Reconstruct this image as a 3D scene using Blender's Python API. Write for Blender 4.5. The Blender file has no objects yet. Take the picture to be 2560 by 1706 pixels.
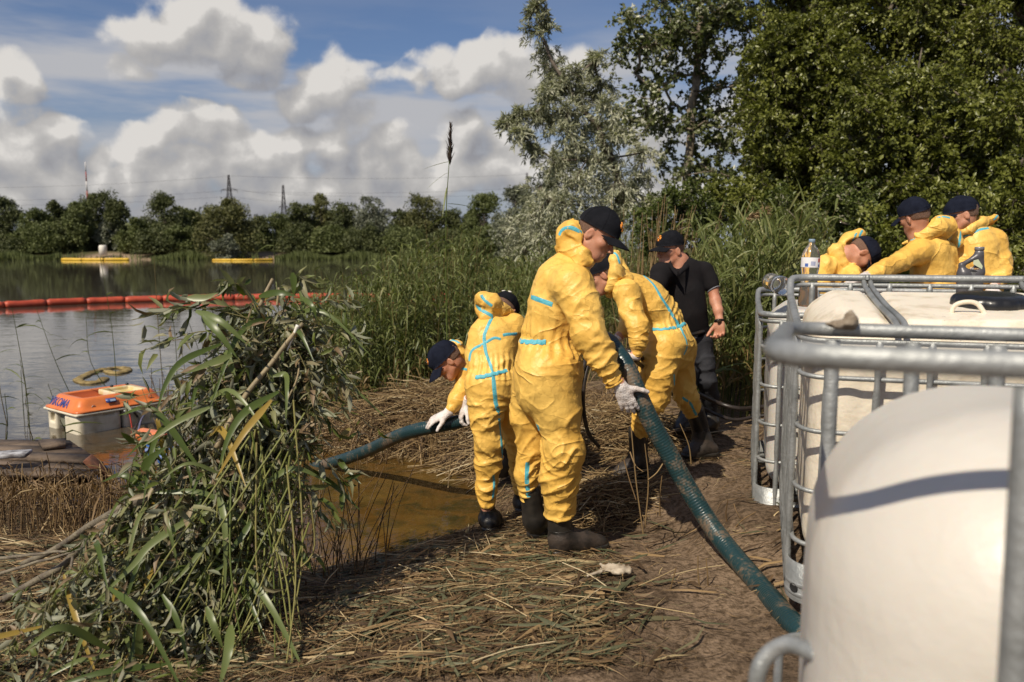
import bpy, math, random
import numpy as np
from mathutils import Vector, Matrix
from mathutils.bvhtree import BVHTree

random.seed(5)
rng = np.random.default_rng(11)
scene = bpy.context.scene
COL = scene.collection
R = math.radians

# ------------------------------------------------------------------ camera
F = 28.0 / 36.0 * 2560
PITCH = math.atan((853 - 620) / F)
CAMZ = 1.75
cam_d = bpy.data.cameras.new('camera')
cam_d.lens = 28.0
cam_d.sensor_width = 36.0
cam_d.clip_start = 0.05
cam_d.clip_end = 3000
cam_d.dof.use_dof = True
cam_d.dof.focus_distance = 4.3
cam_d.dof.aperture_fstop = 2.7
cam = bpy.data.objects.new('camera', cam_d)
COL.objects.link(cam)
cam.location = (0, 0, CAMZ)
cam.rotation_euler = (math.pi / 2 - PITCH, 0, 0)
scene.camera = cam
scene.view_settings.view_transform = 'Standard'
scene.view_settings.look = 'None'
scene.view_settings.gamma = 1
scene.view_settings.use_curve_mapping = False
scene.view_settings.exposure = 0.08
scene.render.engine = 'CYCLES'
scene.cycles.max_bounces = 6
scene.cycles.transparent_max_bounces = 8
scene.cycles.caustics_reflective = False
scene.cycles.caustics_refractive = False

FWD = np.array([0, math.cos(PITCH), -math.sin(PITCH)])
UPV = np.array([0, math.sin(PITCH), math.cos(PITCH)])


def ray(u, v):
    """direction (scaled to y = 1) that looks at photograph pixel u, v"""
    d = np.array([(u - 1280) / F, 0, 0]) + UPV * ((853 - v) / F) + FWD
    return d / d[1]


def P(u, v, y):
    return np.array([0, 0, CAMZ]) + ray(u, v) * y


# ------------------------------------------------------------------ sun and sky
SUN = np.array([-0.40, -0.56, 0.72]); SUN /= np.linalg.norm(SUN)
sl = bpy.data.lights.new('sun', 'SUN')
sl.energy = 4.7
sl.angle = R(0.5)
sl.color = (1.0, 0.90, 0.74)
so = bpy.data.objects.new('sun', sl)
COL.objects.link(so)
so.rotation_euler = Vector(SUN).to_track_quat('Z', 'Y').to_euler()
so.location = (-5, -8, 12)


class NT:
    def __init__(s, nt):
        s.t = nt

    def n(s, typ, ins=None, **kw):
        nd = s.t.nodes.new(typ)
        for k, v in kw.items():
            setattr(nd, k, v)
        if ins:
            for k, v in ins.items():
                sock = nd.inputs[k]
                if isinstance(v, bpy.types.NodeSocket):
                    s.t.links.new(v, sock)
                else:
                    sock.default_value = v
        return nd

    def m(s, op, a, b=None, c=None, clamp=False):
        ins = {0: a}
        if b is not None: ins[1] = b
        if c is not None: ins[2] = c
        nd = s.n('ShaderNodeMath', ins, operation=op)
        nd.use_clamp = clamp
        return nd.outputs[0]

    def vm(s, op, a, b=None, scale=None):
        ins = {0: a}
        if b is not None: ins[1] = b
        nd = s.n('ShaderNodeVectorMath', ins, operation=op)
        if scale is not None: nd.inputs['Scale'].default_value = scale
        return nd.outputs[1] if op in ('LENGTH', 'DISTANCE', 'DOT_PRODUCT') else nd.outputs[0]

    def mix(s, f, a, b, typ='MIX'):
        nd = s.t.nodes.new('ShaderNodeMix')
        nd.data_type = 'RGBA'
        nd.blend_type = typ
        for sock, v in ((nd.inputs[0], f), (nd.inputs[6], a), (nd.inputs[7], b)):
            if isinstance(v, bpy.types.NodeSocket): s.t.links.new(v, sock)
            else: sock.default_value = v if isinstance(v, (int, float)) else (*v[:3], 1)
        return nd.outputs[2]

    def ramp(s, f, stops, interp='LINEAR'):
        nd = s.n('ShaderNodeValToRGB', {0: f})
        cr = nd.color_ramp
        cr.interpolation = interp
        while len(cr.elements) < len(stops): cr.elements.new(0.5)
        for e, (p, c) in zip(cr.elements, stops):
            e.position = p
            e.color = (*c[:3], 1) if not isinstance(c, (int, float)) else (c, c, c, 1)
        return nd.outputs[0]

    def smooth(s, x, lo, hi):
        nd = s.n('ShaderNodeMapRange', {0: x, 1: lo, 2: hi, 3: 0.0, 4: 1.0}, interpolation_type='SMOOTHSTEP')
        return nd.outputs[0]


world = bpy.data.worlds.new('World')
scene.world = world
world.use_nodes = True
wt = world.node_tree
wt.nodes.clear()
W = NT(wt)
sky = wt.nodes.new('ShaderNodeTexSky')
sky.sky_type = 'NISHITA'
sky.sun_disc = False
sky.sun_elevation = math.asin(SUN[2])
sky.sun_rotation = math.atan2(SUN[0], SUN[1])
sky.air_density = 1.0
sky.dust_density = 1.2
sky.ozone_density = 2.0

# cloud field as a node group so that it can be read twice (here and a little towards the sun)
CLOUDS = [  # photograph px: u, v, half width, half height, weight
    (440, 60, 150, 95, 1.0), (560, 105, 150, 105, 1.0), (640, 110, 75, 75, .9), (340, 165, 80, 38, .6), (600, 200, 120, 30, .45),
    (25, 165, 90, 75, 1.0), (60, 215, 70, 35, .6), (20, 300, 110, 60, .55),
    (870, 185, 85, 60, 1.05), (800, 230, 130, 62, .95), (900, 290, 70, 55, .7), (800, 340, 110, 45, .95), (930, 155, 45, 25, .6),
    (1090, 130, 60, 40, .8), (1150, 190, 160, 72, 1.0), (1260, 180, 130, 85, 1.0), (1360, 200, 120, 80, .9), (1020, 195, 80, 35, .7),
    (160, 330, 70, 50, 1.1), (90, 390, 170, 80, 1.2), (245, 370, 50, 42, 1.1), (200, 440, 210, 60, 1.2),
    (350, 355, 70, 45, .9), (490, 335, 110, 62, 1.0), (420, 430, 150, 60, 1.1), (600, 400, 110, 65, 1.0),
    (700, 380, 110, 60, .9), (845, 405, 80, 48, 1.05), (760, 450, 170, 55, 1.1), (980, 410, 110, 60, 1.0),
    (1080, 450, 170, 55, 1.1), (1180, 370, 100, 60, .9), (1290, 440, 180, 60, 1.1), (20, 500, 200, 40, .8),
    (560, 490, 200, 40, .8), (900, 505, 200, 35, .8), (1650, 330, 110, 60, .8), (1700, 470, 200, 60, .9), (2000, 300, 200, 90, .7), (-300, 250, 200, 90, .9), (-260, 450, 260, 90, 1.1),
    (2700, 350, 300, 120, 1.0), (3100, 420, 400, 100, 1.0), (-700, 430, 350, 100, 1.0)]
g = bpy.data.node_groups.new('cloud_field', 'ShaderNodeTree')
g.interface.new_socket('Vector', in_out='INPUT', socket_type='NodeSocketVector')
g.interface.new_socket('Density', in_out='OUTPUT', socket_type='NodeSocketFloat')
G = NT(g)
gi = g.nodes.new('NodeGroupInput'); go = g.nodes.new('NodeGroupOutput')
vec = gi.outputs[0]
wn = G.n('ShaderNodeTexNoise', {'Vector': vec, 'Scale': 7.0, 'Detail': 2.0, 'Roughness': .6})
warp = G.vm('SCALE', G.vm('SUBTRACT', wn.outputs['Color'], (.5, .5, .5)), scale=0.11)
vw = G.vm('ADD', vec, warp)
sx = G.n('ShaderNodeSeparateXYZ', {0: vw})
yy = G.m('MAXIMUM', sx.outputs[1], 0.06)
U = G.m('DIVIDE', sx.outputs[0], yy)
V = G.m('DIVIDE', sx.outputs[2], yy)
acc = None
for (u, v, hw, hh, wgt) in CLOUDS:
    d = ray(u, v)
    a = G.m('MULTIPLY', G.m('SUBTRACT', U, float(d[0])), F / hw / (1.06 if v < 300 else 1.3))
    b = G.m('MULTIPLY', G.m('SUBTRACT', V, float(d[2])), F / hh / (1.06 if v < 300 else 1.25))
    q = G.m('ADD', G.m('MULTIPLY', a, a), G.m('MULTIPLY', b, b))
    e = G.m('MULTIPLY', G.m('SUBTRACT', 1.0, q), wgt)
    acc = e if acc is None else G.m('SMOOTH_MAX', acc, e, 0.25)
acc = G.m('MAXIMUM', acc, -1.0)
bg = G.n('ShaderNodeTexNoise', {'Vector': G.vm('MULTIPLY', vec, (1, 1, 2.2)), 'Scale': 1.7, 'Detail': 1.0})
bgd = G.m('MULTIPLY', G.m('SUBTRACT', bg.outputs[0], 0.56), 7.0)
# the loose clouds only stand where no listed cloud field lies (above and behind)
away = G.smooth(G.m('ADD', G.m('ABSOLUTE', U), G.m('MULTIPLY', V, 1.6)), 1.1, 1.8)
bgd = G.m('ADD', G.m('MULTIPLY', bgd, away), G.m('MULTIPLY', G.m('SUBTRACT', away, 1.0), 2.0))
acc = G.m('SMOOTH_MAX', acc, bgd, 0.2)
fine = G.n('ShaderNodeTexNoise', {'Vector': vec, 'Scale': 19.0, 'Detail': 6.0, 'Roughness': .62})
vo = G.n('ShaderNodeTexNoise', {'Vector': vec, 'Scale': 20.0, 'Detail': 1.0, 'Roughness': .5})
puff = G.m('SUBTRACT', .22, G.m('ABSOLUTE', G.m('MULTIPLY', G.m('SUBTRACT', vo.outputs[0], .5), 4.0)))
dens = G.m('ADD', acc, G.m('MULTIPLY', G.m('SUBTRACT', fine.outputs[0], .5), 1.7))
dens = G.m('ADD', dens, G.m('MULTIPLY', puff, .55))
g.links.new(dens, go.inputs[0])

tc = wt.nodes.new('ShaderNodeTexCoord')
dirv = tc.outputs['Generated']
def cloud(vec):
    nd = wt.nodes.new('ShaderNodeGroup'); nd.node_tree = g
    wt.links.new(vec, nd.inputs[0])
    return nd.outputs[0]
d0 = cloud(dirv)
d1 = cloud(W.vm('ADD', dirv, (-0.012, -0.004, 0.026)))
d2 = cloud(W.vm('ADD', dirv, (-0.03, -0.01, 0.075)))
mask = W.smooth(d0, -0.06, 0.55)
lit = W.m('SUBTRACT', .60, W.m('MULTIPLY', W.m('MAXIMUM', d2, 0.0), .30))
lit = W.m('ADD', lit, W.m('MULTIPLY', W.m('SUBTRACT', d0, d1), .62))
ccol = W.ramp(lit, [(0.0, (2.6, 2.6, 2.8)), (0.3, (3.3, 3.3, 3.45)), (0.55, (3.9, 3.8, 3.75)), (0.8, (4.8, 4.65, 4.5)), (1.0, (6.4, 6.15, 5.85))])
sep = W.n('ShaderNodeSeparateXYZ', {0: dirv})
elev = sep.outputs[2]
vn = W.n('ShaderNodeTexNoise', {'Vector': W.vm('MULTIPLY', dirv, (2.0, 2.0, 12.0)), 'Scale': 1.6, 'Detail': 5.0, 'Roughness': .55})
band = W.m('MULTIPLY', W.smooth(elev, 0.02, 0.16), W.m('SUBTRACT', 1.0, W.smooth(elev, 0.20, 0.27)))
veil = W.m('MULTIPLY', W.smooth(vn.outputs[0], 0.34, 0.62), W.m('ADD', W.m('MULTIPLY', band, .92), .10))
skyc = W.mix(1.0, sky.outputs[0], (0.60, 0.64, 0.76), 'MULTIPLY')
hazec = W.mix(W.m('SUBTRACT', 1.0, W.smooth(elev, -0.02, 0.22)), skyc, (3.0, 3.25, 3.7))
c1 = W.mix(veil, hazec, (4.2, 4.25, 4.5))
c2 = W.mix(mask, c1, ccol)
bgn = W.n('ShaderNodeBackground', {'Color': c2, 'Strength': 0.105})
wo = wt.nodes.new('ShaderNodeOutputWorld')
wt.links.new(bgn.outputs[0], wo.inputs[0])
world.cycles.sampling_method = 'MANUAL'
world.cycles.sample_map_resolution = 512

# ------------------------------------------------------------------ object helpers
def tag(o, label=None, cat=None, group=None, kind=None):
    if label: o['label'] = label
    if cat: o['category'] = cat
    if group: o['group'] = group
    if kind: o['kind'] = kind
    return o


def empty(name, loc=(0, 0, 0), rz=0.0, label=None, cat=None, group=None):
    o = bpy.data.objects.new(name, None)
    o.empty_display_size = 0.1
    o.location = loc
    o.rotation_euler = (0, 0, rz)
    COL.objects.link(o)
    return tag(o, label, cat, group)


def newmesh(name, verts, faces, m=None, smooth=True, attrs=None):
    """faces: (N,k) int array or list of such arrays"""
    me = bpy.data.meshes.new(name)
    verts = np.asarray(verts, dtype=np.float32).reshape(-1, 3)
    fl = faces if isinstance(faces, list) and len(faces) and isinstance(faces[0], np.ndarray) else [np.asarray(faces, dtype=np.int32)]
    fl = [f.astype(np.int32) for f in fl if len(f)]
    me.vertices.add(len(verts))
    me.vertices.foreach_set('co', verts.ravel())
    loops = np.concatenate([f.ravel() for f in fl])
    totals = np.concatenate([np.full(len(f), f.shape[1], np.int32) for f in fl])
    starts = np.concatenate([[0], np.cumsum(totals)[:-1]]).astype(np.int32)
    me.loops.add(len(loops))
    me.loops.foreach_set('vertex_index', loops)
    me.polygons.add(len(totals))
    me.polygons.foreach_set('loop_start', starts)
    me.polygons.foreach_set('loop_total', totals)
    if smooth:
        me.polygons.foreach_set('use_smooth', np.ones(len(totals), bool))
    if attrs:
        for k, a in attrs.items():
            at = me.attributes.new(k, 'FLOAT', 'POINT')
            at.data.foreach_set('value', np.asarray(a, np.float32))
    me.update(calc_edges=True)
    if m: me.materials.append(m)
    return me


def obj(name, me, parent=None, loc=None):
    o = bpy.data.objects.new(name, me)
    COL.objects.link(o)
    if parent is not None:
        o.parent = parent
        # geometry is given in world space: bring it into the parent's space
        pm = Matrix.LocRotScale(parent.location, parent.rotation_euler, parent.scale) if parent.parent is None else PM.get(parent.name, Matrix())
        o.matrix_parent_inverse = pm.inverted()
        PM[o.name] = Matrix()
    if loc is not None: o.location = loc
    return o


PM = {}


def part(name, verts, faces, m, parent, smooth=True, attrs=None):
    return obj(name, newmesh(name, verts, faces, m, smooth, attrs), parent)


class MB:
    """collects several shapes for one mesh"""
    def __init__(s):
        s.v = []; s.f = {}; s.n = 0

    def add(s, verts, faces):
        verts = np.asarray(verts, float).reshape(-1, 3)
        if isinstance(faces, np.ndarray): faces = [faces]
        for f in faces:
            f = np.asarray(f, dtype=np.int64)
            if f.ndim == 1: f = f[None]
            s.f.setdefault(f.shape[1], []).append(f + s.n)
        s.v.append(verts); s.n += len(verts)
        return s

    def box(s, c, size, M=None, bevel=0.0):
        hx, hy, hz = np.array(size) / 2
        if bevel > 0:
            b = bevel
            pts = []
            for sx_ in (-1, 1):
                for sy_ in (-1, 1):
                    for sz_ in (-1, 1):
                        pts.append((sx_ * (hx - b), sy_ * (hy - b), sz_ * hz))
                        pts.append((sx_ * (hx - b), sy_ * hy, sz_ * (hz - b)))
                        pts.append((sx_ * hx, sy_ * (hy - b), sz_ * (hz - b)))
            pts = np.array(pts)
            import bmesh
            bm = bmesh.new()
            for p in pts: bm.verts.new(p)
            bmesh.ops.convex_hull(bm, input=bm.verts)
            bm.verts.ensure_lookup_table()
            fs = {}
            for f in bm.faces: fs.setdefault(len(f.verts), []).append([q.index for q in f.verts])
            vv = np.array([q.co[:] for q in bm.verts]); bm.free()
            faces = [np.array(q) for q in fs.values()]
        else:
            vv = np.array([(x, y, z) for x in (-hx, hx) for y in (-hy, hy) for z in (-hz, hz)])
            faces = [np.array([(0, 1, 3, 2), (4, 6, 7, 5), (0, 4, 5, 1), (2, 3, 7, 6), (0, 2, 6, 4), (1, 5, 7, 3)])]
        if M is not None: vv = vv @ np.asarray(M).T
        return s.add(vv + np.asarray(c), faces)

    def tube(s, path, r, sides=10, caps=True, closed=False, squash=None):
        v, f = tube_geo(path, r, sides, caps, closed)
        return s.add(v, f)

    def lathe(s, prof, c=(0, 0, 0), n=24, M=None):
        """prof: list of (radius, z)"""
        prof = np.array(prof, float)
        a = np.linspace(0, 2 * np.pi, n, endpoint=False)
        v = np.stack([prof[:, 0][:, None] * np.cos(a), prof[:, 0][:, None] * np.sin(a), np.repeat(prof[:, 1][:, None], n, 1)], -1).reshape(-1, 3)
        k = len(prof)
        i = np.arange(k - 1)[:, None] * n; j = np.arange(n)[None]; j2 = (j + 1) % n
        f = np.stack([i + j, i + j2, i + n + j2, i + n + j], -1).reshape(-1, 4)
        if M is not None: v = v @ np.asarray(M).T
        return s.add(v + np.asarray(c), f)

    def mesh(s, name, m, smooth=True):
        return newmesh(name, np.concatenate(s.v), [np.concatenate(q) for q in s.f.values()], m, smooth)

    def build(s, name, m, parent=None, smooth=True):
        return obj(name, s.mesh(name, m, smooth), parent)


def catmull(pts, n=8, closed=False):
    pts = np.asarray(pts, float)
    if len(pts) < 3 and not closed:
        t = np.linspace(0, 1, n + 1)[:, None]
        return pts[0] * (1 - t) + pts[1] * t
    if closed: q = np.concatenate([pts[-1:], pts, pts[:2]])
    else: q = np.concatenate([2 * pts[:1] - pts[1:2], pts, 2 * pts[-1:] - pts[-2:-1]])
    out = []
    t = np.linspace(0, 1, n, endpoint=False)[:, None]
    for i in range(1, len(q) - 2):
        a, b, c, d = q[i - 1], q[i], q[i + 1], q[i + 2]
        out.append(0.5 * ((2 * b) + (-a + c) * t + (2 * a - 5 * b + 4 * c - d) * t ** 2 + (-a + 3 * b - 3 * c + d) * t ** 3))
    if not closed: out.append(pts[-1:])
    return np.concatenate(out)


def nrm(v):
    v = np.asarray(v, float)
    return v / np.maximum(np.linalg.norm(v, axis=-1, keepdims=True), 1e-9)


def tube_geo(path, r, sides=10, caps=True, closed=False):
    p = np.asarray(path, float)
    n = len(p)
    r = np.broadcast_to(np.asarray(r, float), (n,))
    if closed: t = nrm(np.roll(p, -1, 0) - np.roll(p, 1, 0))
    else: t = nrm(np.gradient(p, axis=0))
    up = np.array([0, 0, 1.0]) if abs(t[0][2]) < .9 else np.array([1.0, 0, 0])
    N = np.zeros_like(p)
    a = nrm(np.cross(t[0], up)); N[0] = a
    for i in range(1, n):
        a = a - t[i] * np.dot(a, t[i]); a /= max(np.linalg.norm(a), 1e-9); N[i] = a
    B = np.cross(t, N)
    ang = np.linspace(0, 2 * np.pi, sides, endpoint=False)
    v = (p[:, None] + r[:, None, None] * (N[:, None] * np.cos(ang)[None, :, None] + B[:, None] * np.sin(ang)[None, :, None])).reshape(-1, 3)
    k = n if closed else n - 1
    i = np.arange(k)[:, None] * sides; i2 = (np.arange(k)[:, None] + 1) % n * sides
    j = np.arange(sides)[None]; j2 = (j + 1) % sides
    f = np.stack([i + j, i + j2, i2 + j2, i2 + j], -1).reshape(-1, 4)
    fs = [f]
    if caps and not closed:
        fs.append(np.array([np.arange(sides)[::-1]])); fs.append(np.array([np.arange(sides) + (n - 1) * sides]))
    return v, fs


# ------------------------------------------------------------------ noise in numpy
_perm = np.random.default_rng(3).permutation(256).astype(np.int64)
_val = np.random.default_rng(4).uniform(-1, 1, 256)


def vnoise(p):
    p = np.asarray(p, float)
    i = np.floor(p).astype(np.int64); f = p - i
    f = f * f * f * (f * (f * 6 - 15) + 10)
    def h(dx, dy, dz):
        a = _perm[(i[..., 0] + dx) & 255]
        a = _perm[(a + i[..., 1] + dy) & 255]
        return _val[_perm[(a + i[..., 2] + dz) & 255]]
    x, y, z = f[..., 0], f[..., 1], f[..., 2]
    c00 = h(0, 0, 0) * (1 - x) + h(1, 0, 0) * x
    c10 = h(0, 1, 0) * (1 - x) + h(1, 1, 0) * x
    c01 = h(0, 0, 1) * (1 - x) + h(1, 0, 1) * x
    c11 = h(0, 1, 1) * (1 - x) + h(1, 1, 1) * x
    return (c00 * (1 - y) + c10 * y) * (1 - z) + (c01 * (1 - y) + c11 * y) * z


def fbm(p, o=4):
    s = 0; a = .5
    for k in range(o):
        s = s + a * vnoise(np.asarray(p) * 2 ** k + 17.3 * k); a *= .5
    return s


# ------------------------------------------------------------------ materials
MATS = {}


def mat(name, col, rough=.6, col2=None, scale=8.0, detail=4.0, bump=0.0, bscale=None, metal=0.0, spec=.5, trans=0.0, sub=0.0, attr=None,
        ramp=None, alpha=None, ior=None, coat=0.0, split=(.35, .65), bdetail=5.0, coord='Object', sheen=0.0):
    if name in MATS: return MATS[name]
    m = bpy.data.materials.new(name)
    m.use_nodes = True
    nt = m.node_tree
    b = nt.nodes['Principled BSDF']
    N = NT(nt)
    tcn = nt.nodes.new('ShaderNodeTexCoord')
    co = tcn.outputs[coord]
    c = None
    if attr:
        at = N.n('ShaderNodeAttribute', attribute_name=attr)
        c = N.ramp(at.outputs['Fac'], ramp)
        if col2 is not None:
            nz = N.n('ShaderNodeTexNoise', {'Vector': co, 'Scale': scale, 'Detail': detail})
            c = N.mix(N.smooth(nz.outputs[0], *split), c, N.mix(1.0, c, col2, 'MULTIPLY'))
    elif col2 is not None:
        nz = N.n('ShaderNodeTexNoise', {'Vector': co, 'Scale': scale, 'Detail': detail, 'Roughness': .6})
        c = N.mix(N.smooth(nz.outputs[0], *split), col, col2)
    if c is not None: nt.links.new(c, b.inputs['Base Color'])
    else: b.inputs['Base Color'].default_value = (*col, 1)
    b.inputs['Roughness'].default_value = rough
    b.inputs['Metallic'].default_value = metal
    b.inputs['Specular IOR Level'].default_value = spec
    b.inputs['Transmission Weight'].default_value = trans
    if ior: b.inputs['IOR'].default_value = ior
    if coat: b.inputs['Coat Weight'].default_value = coat
    if sheen: b.inputs['Sheen Weight'].default_value = sheen
    if sub:
        b.inputs['Subsurface Weight'].default_value = sub
        b.inputs['Subsurface Radius'].default_value = (.6, .25, .12)
        b.inputs['Subsurface Scale'].default_value = .02
    if bump:
        nz = N.n('ShaderNodeTexNoise', {'Vector': co, 'Scale': bscale or scale * 4, 'Detail': bdetail, 'Roughness': .6})
        bn = N.n('ShaderNodeBump', {'Height': nz.outputs[0], 'Strength': min(1.0, bump), 'Distance': .01 if bump <= 1 else .01 * bump})
        nt.links.new(bn.outputs[0], b.inputs['Normal'])
    MATS[name] = m
    return m


def leafmat(name, stops, rough=.5, transl=.35, spec=.35, tint=(1.15, 1.25, .6), backcol=None):
    """leaf: colour from the per-leaf value, thin enough to let light through"""
    if name in MATS: return MATS[name]
    m = bpy.data.materials.new(name); m.use_nodes = True
    nt = m.node_tree; b = nt.nodes['Principled BSDF']; N = NT(nt)
    at = N.n('ShaderNodeAttribute', attribute_name='rnd')
    c = N.ramp(at.outputs['Fac'], stops)
    if backcol is not None:
        ge = nt.nodes.new('ShaderNodeNewGeometry')
        c = N.mix(ge.outputs['Backfacing'], c, N.mix(.75, c, backcol))
    nt.links.new(c, b.inputs['Base Color'])
    b.inputs['Roughness'].default_value = rough
    b.inputs['Specular IOR Level'].default_value = spec
    tr = N.n('ShaderNodeBsdfTranslucent', {'Color': N.mix(1.0, c, tint, 'MULTIPLY')})
    mx = N.n('ShaderNodeMixShader', {0: transl})
    nt.links.new(b.outputs[0], mx.inputs[1]); nt.links.new(tr.outputs[0], mx.inputs[2])
    nt.links.new(mx.outputs[0], nt.nodes['Material Output'].inputs[0])
    MATS[name] = m
    return m
# ------------------------------------------------------------------ ground
CP = np.array([  # x, y, z, reach
    (0, 0, .30, .9), (-2, 0, .25, 1), (-5, 0, .2, 1.5), (2.5, 0, .5, 1), (.21, 4.0, .13, .35), (.52, 4.15, .13, .3), (.15, 4.3, .13, .25), (-.14, 4.6, .03, .28), (-.05, 4.85, .0, .25), (.10, 4.9, .04, .25), (.0, 5.45, .12, .3), (.88, 5.08, .235, .3), (.63, 5.03, .24, .25), (1.42, 5.38, .32, .3), (1.17, 5.34, .31, .25), (1.55, 6.0, .34, .4),
    (1.9, 3.4, .41, .6), (1.3, 1.7, .46, .6), (.7, 3.1, .27, .5), (.4, 3.0, .24, .5), (2.3, 4.7, .31, .6), (1.2, 5.9, .25, .5), (3, 5.8, .3, .7), (4.5, 5, .35, 1),
    (-.5, 3, .22, .6), (-1.4, 3.1, .2, .6), (-1.55, 4.15, .08, .4), (-.7, 4.0, .12, .35), (-1.25, 4.65, -.09, .35), (-.95, 4.7, -.09, .3), (-.62, 4.95, -.09, .28), (-.35, 5.2, -.07, .22), (-.95, 4.22, -.04, .25), (-1.25, 4.35, -.09, .3), (-.85, 4.45, -.08, .25), (-.45, 4.5, .03, .2), (-.75, 3.9, .10, .25), (-2.8, 3.2, .18, .7), (-3.0, 4.6, .05, .5), (-5, 4.2, .05, .8), (-2.3, 4.4, .06, .4),
    (-1.0, 5.25, -.12, .4), (-.55, 5.7, -.14, .4), (-1.6, 5.2, -.12, .4), (-2.2, 5.6, -.12, .4), (-3.3, 5.9, -.15, .5), (-4.8, 5.8, -.15, .6), (-1.2, 6.3, -.12, .4), (-2.4, 6.8, -.2, .5), (-.35, 5.3, -.03, .3),
    (.2, 5.6, .12, .4), (-.5, 6.9, .10, .35), (-1.05, 7.3, .10, .35), (.1, 6.6, .18, .5), (.4, 7.6, .25, .6), (-.8, 8, .12, .5), (-1.8, 8.0, -.02, .5), (-2.8, 8.5, -.3, .8), (-4.5, 8, -.4, 1),
    (-1.5, 10, -.05, .8), (0, 10, .05, .8), (1.5, 8, .3, .8), (3, 8, .35, 1), (5, 8, .4, 1.3), (2, 11, .25, 1), (4, 12, .4, 1.5), (-3, 12, -.6, 1.3), (-7, 9, -.6, 2), (-.5, 13, -.3, 1)])


def smst(x, a, b):
    t = np.clip((x - a) / (b - a), 0, 1)
    return t * t * (3 - 2 * t)


def ground_z(x, y):
    x = np.asarray(x, float); y = np.asarray(y, float)
    num = 0; den = 1e-12
    for cx, cy, cz, s in CP:
        d2 = ((x - cx) ** 2 + (y - cy) ** 2) / (s * s)
        w = np.exp(-d2 * .9) + 1e-5 / (1 + d2)
        num = num + w * cz; den = den + w
    near = num / den
    p = np.stack([x, y, x * 0], -1)
    land = np.clip((x - .4 - .010 * y + .4 * vnoise(p * .3)) * .5, -1, 1)
    far = np.clip((y - 117 - 1.5 * vnoise(p * .06)) * .2, -1, 1)
    beyond = np.maximum(np.maximum(land * .9, far * 1.2), np.maximum(smst(-x, 90, 100) * 2 - 1, smst(x, 3, 6) * 2 - 1) * .8)
    t = smst(y, 10.5, 14)
    z = near * (1 - t) + beyond * t
    back = smst(-y, 1, 4)
    z = z * (1 - back) + .35 * back
    side = smst(np.abs(x), 6, 9) * (y < 14)
    z = z * (1 - side) + np.where(x > 0, .5, np.where(y < 4.6, .1, -.5)) * side
    return z


def ground_top(x, y):
    x = np.asarray(x, float); y = np.asarray(y, float)
    p = np.stack([x, y, x * 0], -1)
    nw = np.exp(-np.maximum(0, np.hypot(x, y - 4) - 5) / 4)
    return ground_z(x, y) + (fbm(p * 2.2 + 3, 3) * .03 + (np.abs(vnoise(p * 9)) - .3) * .014 + vnoise(p * 24) * .006) * nw


def axis(lo, a, b, hi, step, n):
    dense = np.arange(a, b + 1e-6, step)
    k = np.linspace(0, 1, n)[1:]
    left = a - (a - lo) * k ** 3
    right = b + (hi - b) * k ** 3
    return np.concatenate([left[::-1], dense, right])


gx = axis(-900, -5.2, 4.2, 900, .035, 45)
gy = axis(-60, 2.0, 9.5, 1500, .035, 90)
X, Y = np.meshgrid(gx, gy, indexing='ij')
Z = ground_z(X, Y)
pp = np.stack([X, Y, Z * 0], -1)
Z = ground_top(X, Y)
gv = np.stack([X, Y, Z], -1).reshape(-1, 3)
nx, ny = X.shape
ii = (np.arange(nx - 1)[:, None] * ny + np.arange(ny - 1)[None])
gf = np.stack([ii, ii + ny, ii + ny + 1, ii + 1], -1).reshape(-1, 4)

mg = bpy.data.materials.new('sandy_soil'); mg.use_nodes = True
N = NT(mg.node_tree); b = mg.node_tree.nodes['Principled BSDF']
ge = mg.node_tree.nodes.new('ShaderNodeNewGeometry')
pos = ge.outputs['Position']
n1 = N.n('ShaderNodeTexNoise', {'Vector': pos, 'Scale': 1.6, 'Detail': 6.0, 'Roughness': .6})
n2 = N.n('ShaderNodeTexNoise', {'Vector': pos, 'Scale': 34.0, 'Detail': 6.0, 'Roughness': .7})
n3 = N.n('ShaderNodeTexVoronoi', {'Vector': pos, 'Scale': 60.0})
c = N.mix(N.smooth(n1.outputs[0], .40, .60), (.245, .172, .112), (.135, .092, .058))
c = N.mix(N.smooth(n2.outputs[0], .42, .62), c, N.mix(1.0, c, (.42, .40, .36), 'MULTIPLY'))
sp = N.n('ShaderNodeSeparateXYZ', {0: pos})
wet = N.m('SUBTRACT', 1.0, N.smooth(sp.outputs[2], -.02, .10))
c = N.mix(wet, c, N.mix(1.0, c, (.35, .30, .22), 'MULTIPLY'))
sandx = N.m('MAXIMUM', N.m('MULTIPLY', N.smooth(sp.outputs[0], -66.0, -62.0), N.m('SUBTRACT', 1.0, N.smooth(sp.outputs[0], -51.0, -47.0))), N.m('MULTIPLY', N.smooth(sp.outputs[0], -44.0, -42.0), N.m('SUBTRACT', 1.0, N.smooth(sp.outputs[0], -34.0, -31.0))))
grass = N.m('MULTIPLY', N.smooth(sp.outputs[1], 12.0, 16.0), N.m('SUBTRACT', 1.0, N.m('MULTIPLY', sandx, N.m('SUBTRACT', 1.0, N.smooth(sp.outputs[1], 121.0, 126.0)))))
gcol = N.mix(N.smooth(n1.outputs[0], .4, .6), (.035, .05, .014), (.12, .095, .045))
c = N.mix(N.m('MULTIPLY', sandx, N.smooth(sp.outputs[1], 100.0, 110.0)), c, (.30, .22, .15))
c = N.mix(grass, c, gcol)
mg.node_tree.links.new(c, b.inputs['Base Color'])
b.inputs['Roughness'].default_value = .92
b.inputs['Specular IOR Level'].default_value = .2
hh = N.m('ADD', N.m('MULTIPLY', n2.outputs[0], 1.0), N.m('MULTIPLY', n3.outputs[0], .35))
bp = N.n('ShaderNodeBump', {'Height': hh, 'Strength': .9, 'Distance': .02})
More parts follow.
